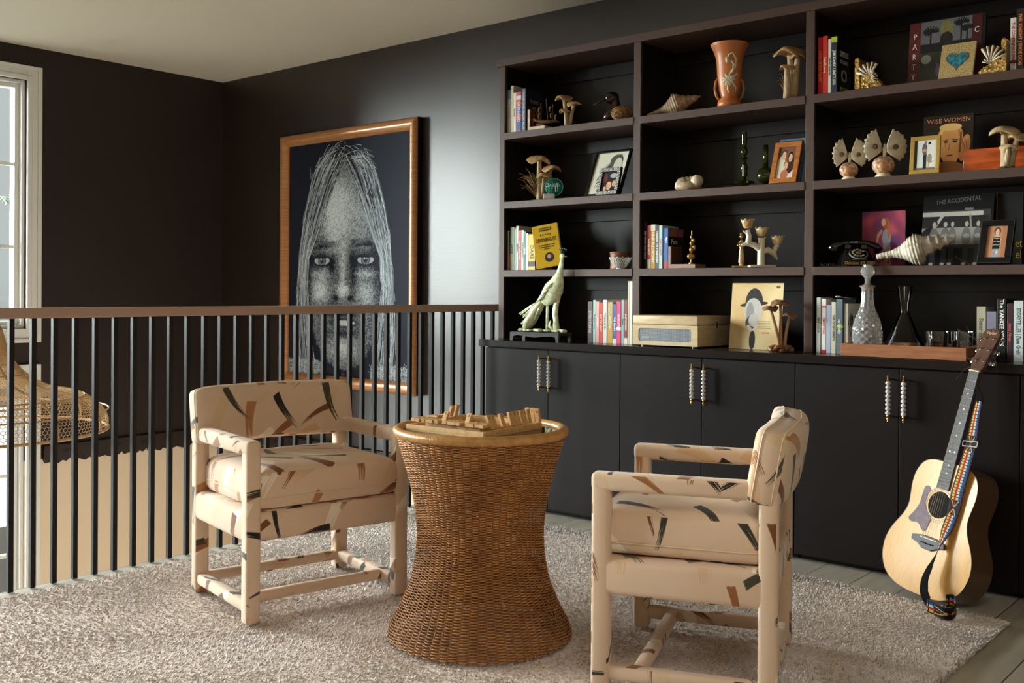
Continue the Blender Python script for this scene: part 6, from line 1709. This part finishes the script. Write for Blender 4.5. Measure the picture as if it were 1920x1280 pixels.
# diamond cut body
pr_ = [(21, 0), (24, .03), (26.5, .14), (27, .22), (25.5, .33), (22, .46), (16, .58), (13, .66), (11.5, .75), (10.5, .90), (11, .95), (15.5, .98), (15.5, 1.0), (10, 1.0)]
n, K = 96, 78; vs = []; fs = []
pz = np.linspace(0, 1, K); pr2 = np.interp(pz, [b for a, b in pr_], [a for a, b in pr_])
for i in range(K):
    for j in range(n):
        a = 2 * PI * j / n; f = pz[i]
        if f < .60: dd = 1 + .055 * (abs(((j + i * 1.0) % 8) / 4 - 1) + abs(((j - i * 1.0) % 8) / 4 - 1) - 1)
        elif f < .94: dd = 1 + .05 * math.cos(8 * a)
        else: dd = 1
        vs.append((pr2[i] * u * dd * math.cos(a), pr2[i] * u * dd * math.sin(a), f * Hb))
for i in range(K - 1):
    for j in range(n): l = (j + 1) % n; fs.append((i * n + j, i * n + l, (i + 1) * n + l, (i + 1) * n + j))
fs.append(tuple(reversed(range(n)))); fs.append(tuple((K - 1) * n + j for j in range(n)))
MB().add(vs, fs).build('body', M_cg, t)
s_ = MB(); s_.lathe([(8.5 * u, Hb - .018), (9 * u, Hb - .001)], 20); s_.build('cork', mat('cork', (190, 140, 90), .7), t)
bm = bmesh.new(); bmesh.ops.create_icosphere(bm, subdivisions=2, radius=13 * u); m = MB(); m.bm(bm, T(0, 0, Hb + 25 * u)); m.lathe([(7.5 * u, Hb), (5 * u, Hb + 5 * u), (6 * u, Hb + 14 * u), (0, Hb + 16 * u)], 10); m.cyl(9 * u, Hb + 34 * u, Hb + 38 * u, 16)
m.build('stopper', M_cg, t)
p = spot(1696.5, 4.33, ZT); u = U(p); t = thing('wine_carafe', 'clear glass carafe with a wide flat-bottomed body and flared neck', 'decanter', p, CAMRZ)
Hb = top(1696, 536, 4.318) - ZT; q = Hb / 109
MB().lathe([(0, 0), (32 * u, 0), (36.5 * u, 4 * q), (36 * u, 9 * q), (28 * u, 24 * q), (18 * u, 45 * q), (9 * u, 60 * q), (7.3 * u, 66 * q), (9 * u, 80 * q), (14.5 * u, 109 * q), (13.6 * u, 109 * q), (8 * u, 80 * q), (6.3 * u, 66 * q), (8 * u, 59 * q), (17 * u, 44 * q), (27 * u, 23 * q), (34.5 * u, 9 * q), (34.5 * u, 5 * q), (0, 2 * q)], 48).build('body', M_tg, t, smooth=50)
for i, (px, lb) in enumerate(((1759, 'next to the carafe'), (1806, 'nearest the headstock of the guitar'))):
    Yg = 4.33; p = spot(px, Yg, ZT); u = U(p); t = thing('tumbler', 'small fluted clear tumbler on the tray, ' + lb, 'glass', p, CAMRZ, 'tumblers on the tray')
    Hg = top(px, 621 + (px - 1747) * .01, Yg) - ZT; n = 32; vs = []; fs = []; pp = [(18.5, 0), (20, 1), (18, 1), (16.6, .14), (0, .12)]
    for a_ in range(n):
        a = 2 * PI * a_ / n; d = 1 + (.05 if a_ % 2 else 0)
        for k, (r, z) in enumerate(pp): vs.append((r * u * (d if k < 2 else 1) * math.cos(a), r * u * (d if k < 2 else 1) * math.sin(a), z * Hg))
    for a_ in range(n):
        j = (a_ + 1) % n
        for k in range(4): fs.append((a_ * 5 + k, j * 5 + k, j * 5 + k + 1, a_ * 5 + k + 1))
    fs.append(tuple(a_ * 5 for a_ in reversed(range(n)))); MB().add(vs, fs).build('wall', M_tum, t)
# ---------------------------------------------------------- books
G = 'books at the left end of the top left shelf'
book(948.6, 955.6, 169, S1, 4.30, (206, 198, 180), 'cream book with a sky-blue top, leftmost on the top left shelf', G, 'A PROMISED', (150, 140, 120), band=[(.78, 1, (110, 150, 170))])
book(955.8, 960.4, 161, S1, 4.30, (214, 204, 178), 'tall thin olive-covered book, second on the top left shelf', G)
book(960.6, 965.6, 174, S1, 4.30, (226, 216, 190), 'thin cream book with black script, third on the top left shelf', G, 'Sonoma', (30, 28, 26))
book(965.8, 975, 172, S1, 4.30, (176, 70, 80), 'red and blue patterned book, fourth on the top left shelf', G, 'UNTAMED', (226, 210, 210), band=[(.05, .3, (60, 70, 140)), (.45, .6, (70, 80, 150)), (.8, .9, (220, 200, 200))])
t, w, h, d = book(976, 983.2, 167, S1, 4.30, (84, 92, 116), 'dark blue book whose cover shows think and grow, beside the wooden bookend', G, 'THINK AND GROW RICH', (190, 190, 200))
MB().box(w / 2 + .0001, w / 2 + .0006, .003, d, 0, h).build('front_cover', mat('navy_cover', (34, 38, 54), .35), t)
cover_text(t, w + .0012, [('THINK', .028, .075, h * .72, (150, 140, 110), .9), ('AND', .018, .075, h * .58, (150, 140, 110), .9), ('GROW', .028, .075, h * .44, (150, 140, 110), .9)])
G = 'books at the left end of the third left shelf'
for (a, b, y, c, lb, ti, tc, bd) in (
    (950.4, 953.2, 432.5, (226, 220, 208), 'thin off-white book, leftmost on the third left shelf', None, None, None),
    (953.4, 956.4, 434, (52, 84, 72), 'thin dark green book with an orange foot, third left shelf', None, None, [(.05, .42, (196, 96, 50))]),
    (956.6, 964, 425.8, (190, 204, 172), 'pale green taller book on the third left shelf', 'Daring', (60, 70, 60), None),
    (964.2, 967.2, 428, (160, 206, 196), 'very thin aqua book on the third left shelf', None, None, None),
    (967.4, 971.6, 423.5, (206, 210, 204), 'pale grey book, tallest on the third left shelf', 'ESSENTIAL', (90, 90, 90), None),
    (972, 977, 431.6, (206, 44, 38), 'red book with white lettering on the third left shelf', 'START WITH WHY', (240, 230, 220), None),
    (977.2, 981.6, 431.6, (222, 224, 214), 'white book right of the red one on the third left shelf', 'THE COMPOUND', (80, 100, 90), None),
    (981.8, 986, 434, (60, 120, 116), 'green-blue book with pale lettering on the third left shelf', 'THE DIP', (226, 230, 226), None),
    (986.2, 990, 437, (230, 214, 214), 'thin pinkish-white book on the third left shelf', None, None, None),
    (990.2, 1003, 439, (214, 176, 48), 'yellow book with a black band, upright under the leaning one', 'DARE', (24, 22, 20), [(.10, .24, (26, 24, 22))])):
    book(a, b, y, S3, 4.31, c, lb, G, ti, tc or (0, 0, 0), band=bd)
# leaning yellow book facing out
A = at(1008, 500, 4.285); B = at(1050, 500, 4.285); w = (B.x - A.x) * .97; h = (top(1011, 427, 4.285) - S3) / math.cos(.23)
t = thing('book', 'yellow book facing out with a round black portrait, leaning against the row', 'book', (A.x, 4.285, S3 + .001), 0)
t.rotation_euler = (-.08, -.17, .30)
MB().box(0, w, -.012, .006, 0, h).build('cover', mat('yellow_cover', (206, 164, 24), .35), t, bevel=.001)
MB().box(.003, w + .0008, -.0095, .0035, .003, h - .003).build('pages', M_paper, t)
def yt(s, sz, z, c=(26, 22, 18), sx=1.0): text_obj(s, sz, mat('ink_%d_%d_%d' % c, c, .5), t, T(w / 2, -.0125, h * z), name='cover_lettering', sx=sx, bold=.0003)
MB().box(w * .27, w * .75, -.0128, -.012, h * .855, h * .93).build('name_panel', M_ink, t)
yt('GARY VAYNERCHUK', .0095, .892, (208, 172, 38), .7); yt('* * * * *', .02, .75); yt('CRUSHING IT!', .030, .64, sx=.62)
for k in range(3): yt(('HOW GREAT ENTREPRENEURS BUILD THEIR', 'BUSINESS AND INFLUENCE AND HOW', 'YOU CAN, TOO')[k], .0062, .52 - .045 * k, sx=.75)
MB().cyl(.026, 0, .0006, 28, T(w * .55, -.0122, h * .23) @ Rx(PI / 2)).build('portrait_disc', M_ink, t)
MB().cyl(.011, 0, .0004, 16, T(w * .55, -.0129, h * .25) @ Rx(PI / 2)).build('portrait_face', mat('skin_print', (210, 150, 110), .5), t)
MB().box(0, .045, -.0005 - .03, .05, -.001, 0.0).build('foot_shadow_card', M_bind, t) if False else None
G = 'books on the countertop left of the record player'
for (a, b, y, c, lb, ti, tc, bd) in (
    (1102.6, 1111.2, 565, (104, 88, 92), 'mauve-grey book, leftmost of the row beside the peacock', 'EVERYTHING', (200, 190, 190), None),
    (1112.4, 1117.6, 562, (176, 206, 198), 'pale teal book in the row beside the peacock', 'The Body Keeps', (50, 100, 96), None),
    (1118, 1124, 565, (224, 170, 170), 'pink book with white lettering beside the pale teal one', 'ATOMIC', (250, 240, 236), None),
    (1124.2, 1131, 567, (206, 72, 48), 'red-orange book in the row beside the peacock', 'EAT TO BEAT', (240, 200, 180), None),
    (1131.4, 1138.4, 562, (222, 222, 216), 'white book with coloured speckles in the row beside the peacock', 'Where to Go', (90, 130, 130), None),
    (1140, 1149.4, 566, (190, 164, 110), 'tan and mustard book in the middle of the countertop row', 'Women', (230, 220, 190), [(.0, .45, (196, 150, 50))]),
    (1149.8, 1156.4, 570, (40, 96, 160), 'blue book with white lettering left of the hot pink one', 'THE BRAIN', (230, 236, 240), [(.0, .12, (220, 224, 226))]),
    (1156.6, 1164.6, 565, (222, 50, 110), 'hot pink book on the countertop', 'BURNOUT', (250, 220, 230), [(.32, .40, (240, 230, 230))]),
    (1165.4, 1170.8, 562, (146, 176, 176), 'grey-teal book right of the hot pink one', 'Breath', (40, 60, 60), None),
    (1171, 1177.2, 563.5, (130, 50, 60), 'maroon and white patterned book near the tall white one', 'EAST OF EDEN', (230, 216, 210), [(.0, .14, (226, 216, 206))]),
    (1177.4, 1180.4, 527, (206, 186, 150), 'tall thin beige album beside the white one', None, None, None),
    (1180.6, 1186, 527, (222, 222, 210), 'tall thin white album against the upright', None, None, None)):
    book(a, b, y, S4, 4.292, c, lb, G, ti, tc or (0, 0, 0), band=bd)
G = 'books at the left end of the third middle shelf'
book(1204.8, 1212.2, 415.5, S3, 4.31, (26, 24, 24), 'tall black book with white lettering, leftmost in the middle bay', G, 'GET WHAT YOU WANT', (220, 216, 208))
book(1212.5, 1219.4, 422.5, S3, 4.31, (190, 36, 34), 'red book with a pale foot in the middle bay', G, 'NEVER SPLIT', (240, 220, 210), band=[(.0, .22, (210, 200, 190))])
book(1219.6, 1228, 421, S3, 4.31, (206, 150, 36), 'golden yellow book with white lettering in the middle bay', G, 'LIVING FULL MONEY', (250, 244, 220), band=[(.86, 1, (226, 216, 190))])
book(1228.2, 1235, 421.5, S3, 4.31, (84, 84, 84), 'grey book with white capitals in the middle bay', G, 'TALKING TO STRANGERS', (240, 240, 236), band=[(.86, 1, (60, 50, 44))])
book(1235.2, 1241.4, 422.5, S3, 4.31, (176, 200, 190), 'pale mint book with pink lettering in the middle bay', G, 'LEAN IN NOW', (206, 80, 110))
t, w, h, d = book(1245, 1252.4, 427.5, S3, 4.30, (34, 86, 156), 'blue guidebook to Peru whose front shows a red picture', G, 'Peru', (236, 240, 244), band=[(.0, .18, (160, 50, 50))], tz=.70, tsz=.022)
MB().box(w / 2 + .0001, w / 2 + .0006, .003, d, 0, h).build('front_cover', mat('black_photo_cover', (34, 26, 28), .3), t)
MB().box(w / 2 + .0006, w / 2 + .0009, .01, .08, h * .80, h * .985).build('cover_photo', mat('red_weave_photo', (190, 50, 40), .4, noise=(60, (60, 110, 60))), t)
MB().box(w / 2 + .0006, w / 2 + .0009, .085, d - .01, h * .80, h * .985).build('cover_photo', mat('blue_weave_photo', (50, 90, 150), .4, noise=(60, (190, 60, 60))), t)
cover_text(t, w + .0016, [('Peru', .036, .055, h * .66, (222, 214, 206), .85)])
G = 'books at the left end of the top right shelf'
book(1530.2, 1538.8, 71, S1, 4.30, (196, 26, 40), 'dark red book, leftmost in the right bay top shelf', G, 'ATLAS OF THE HEART', (230, 150, 60))
book(1539.5, 1548.4, 68, S1, 4.30, (214, 50, 34), 'orange-red taller book with cream lettering on the top right shelf', G, 'happily ever', (240, 214, 180))
book(1549.5, 1555.2, 73.7, S1, 4.30, (216, 210, 198), 'thin white book with small black capitals on the top right shelf', G, 'THE ART OF WORK', (40, 36, 34))
t, w, h, d = book(1555.6, 1566.4, 69.4, S1, 4.30, (36, 42, 58), 'black and lime book showing the word limitless on its front', G, 'JIM KWIK LIMITLESS', (214, 222, 200), band=[(.90, 1, (170, 196, 30))], tz=.45)
MB().box(w / 2 + .0001, w / 2 + .0006, .003, d, 0, h).build('front_cover', mat('near_black_cover', (20, 21, 26), .35), t)
cover_text(t, w + .0014, [('LIMITLESS', .034, .076, h * .72, (186, 190, 186), .62), ('UPGRADE YOUR BRAIN', .009, .076, h * .60, (170, 170, 166), .9), ('LEARN ANYTHING FASTER', .008, .076, h * .565, (170, 170, 166), .9), ('JIM KWIK', .022, .076, h * .10, (150, 180, 40), .9)])
m = MB()
for (ra, rb, ro) in ((.030, .018, .5), (.030, .018, -.5), (.020, .026, 0)):
    m.tube([(w / 2 + .0012, .076 + ra * math.cos(a) * math.cos(ro) - rb * math.sin(a) * math.sin(ro), h * .34 + ra * math.cos(a) * math.sin(ro) + rb * math.sin(a) * math.cos(ro)) for a in np.linspace(0, 6.28, 40)[:-1]], .0007, 4, closed=True)
m.build('knot_emblem', mat('ink_186_190_186', (186, 190, 186), .5), t)
G = 'books at the right end of the top right shelf'
book(1890.5, 1901.8, 33.5, S1, 4.30, (222, 214, 204), 'white book with red lettering beside the right gold bookend', G, 'THE CONFIDENCE EFFECT', (176, 40, 40), band=[(.14, .2, (40, 30, 30))])
book(1902.4, 1915.8, 17, S1, 4.30, (34, 32, 32), 'black book with orange capitals at the right edge of the top shelf', G, 'PHIL KNIGHT | SHOE DOG', (226, 130, 60))
book(1917, 1923, 8, S1, 4.30, (120, 170, 200), 'light blue book cut by the right edge of the top shelf', G)
G = 'books on the countertop left of the tray'
book(1531.5, 1539, 557.5, S4, 4.29, (214, 220, 214), 'white-grey book with a coloured emblem, leftmost by the tray', G, 'PERSUASION', (90, 96, 96), depth=.13, band=[(.53, .56, (180, 190, 40))])
book(1541.6, 1549.4, 560, S4, 4.29, (232, 226, 218), 'white book with red lettering and a red foot by the tray', G, 'HEART TALK', (196, 40, 40), band=[(.0, .06, (190, 30, 36)), (.84, .87, (200, 60, 40))])
book(1550, 1558.6, 572, S4, 4.29, (176, 186, 214), 'lavender-blue unmarked book by the tray', G)
book(1559.6, 1568, 566, S4, 4.29, (220, 216, 192), 'cream book with fine lettering by the tray', G, 'THE GOOD EARTH', (70, 66, 56))
book(1568.8, 1580.4, 561, S4, 4.29, (104, 120, 130), 'slate blue book with white script by the tray', G, 'so lovely', (230, 236, 236), band=[(.48, .52, (200, 210, 60))])
t, w, h, d = book(1583.8, 1590.4, 569, S4, 4.30, (226, 222, 208), 'white book with a black scribble, partly behind the crystal decanter', G)
m = MB(); rj = random.Random(6)
for k in range(9):
    c = (rj.uniform(-.008, .03), rj.uniform(.35, .75) * h)
    m.tube([(w / 2 + .001, max(.004, .02 + c[0] + .013 * math.cos(a + k) * rj.uniform(.7, 1)), c[1] + .018 * math.sin(a * 1.3)) for a in np.linspace(0, 6.28, 18)], .0008, 4)
m.build('scribble', M_ink, t)
t = thing('ladle', 'small steel serving spoon lying on top of the books left of the decanter', 'spoon', (at(1573, 500, 4.33).x, 4.33, top(1573, 561, 4.29) + .001), CAMRZ)
u = mpp(-1.7, 4.2); MB().sph((0, 0, 5 * u), 7 * u, 16, 8, sc=(1, .9, .5)).tube([(5 * u, 0, 3.5 * u), (20 * u, 0, 2.0 * u), (36 * u, 0, 2.5 * u)], [1.2 * u, .9 * u, 1.2 * u], 6).build('spoon', M_steel, t, smooth='all')
G = 'books on the countertop right of the tray'
book(1832, 1849, 574.5, S4, 4.46, (206, 200, 172), 'cream book with grey script behind the guitar headstock', G, 'Sister of Silk', (110, 104, 90), depth=.12, tsz=.024)
book(1851, 1869, 584, S4, 4.42, (150, 146, 166), 'short lavender-grey book behind the guitar headstock', G, depth=.12)
book(1870.8, 1887, 560.5, S4, 4.29, (24, 22, 22), 'thick black book with white capitals right of the headstock', G, 'The YANKEE YEARS', (236, 234, 226), tsz=.028, tz=.62)
book(1889.2, 1900.6, 568.6, S4, 4.29, (64, 36, 46), 'dark maroon book with reddish lettering right of the headstock', G, 'Jenny Alway', (190, 90, 80))
book(1901.4, 1919.4, 563.7, S4, 4.29, (196, 204, 204), 'pale grey book with dark lettering at the right edge by the headstock', G, 'STORYTELLER | Dave Grohl', (60, 70, 76), tsz=.022)
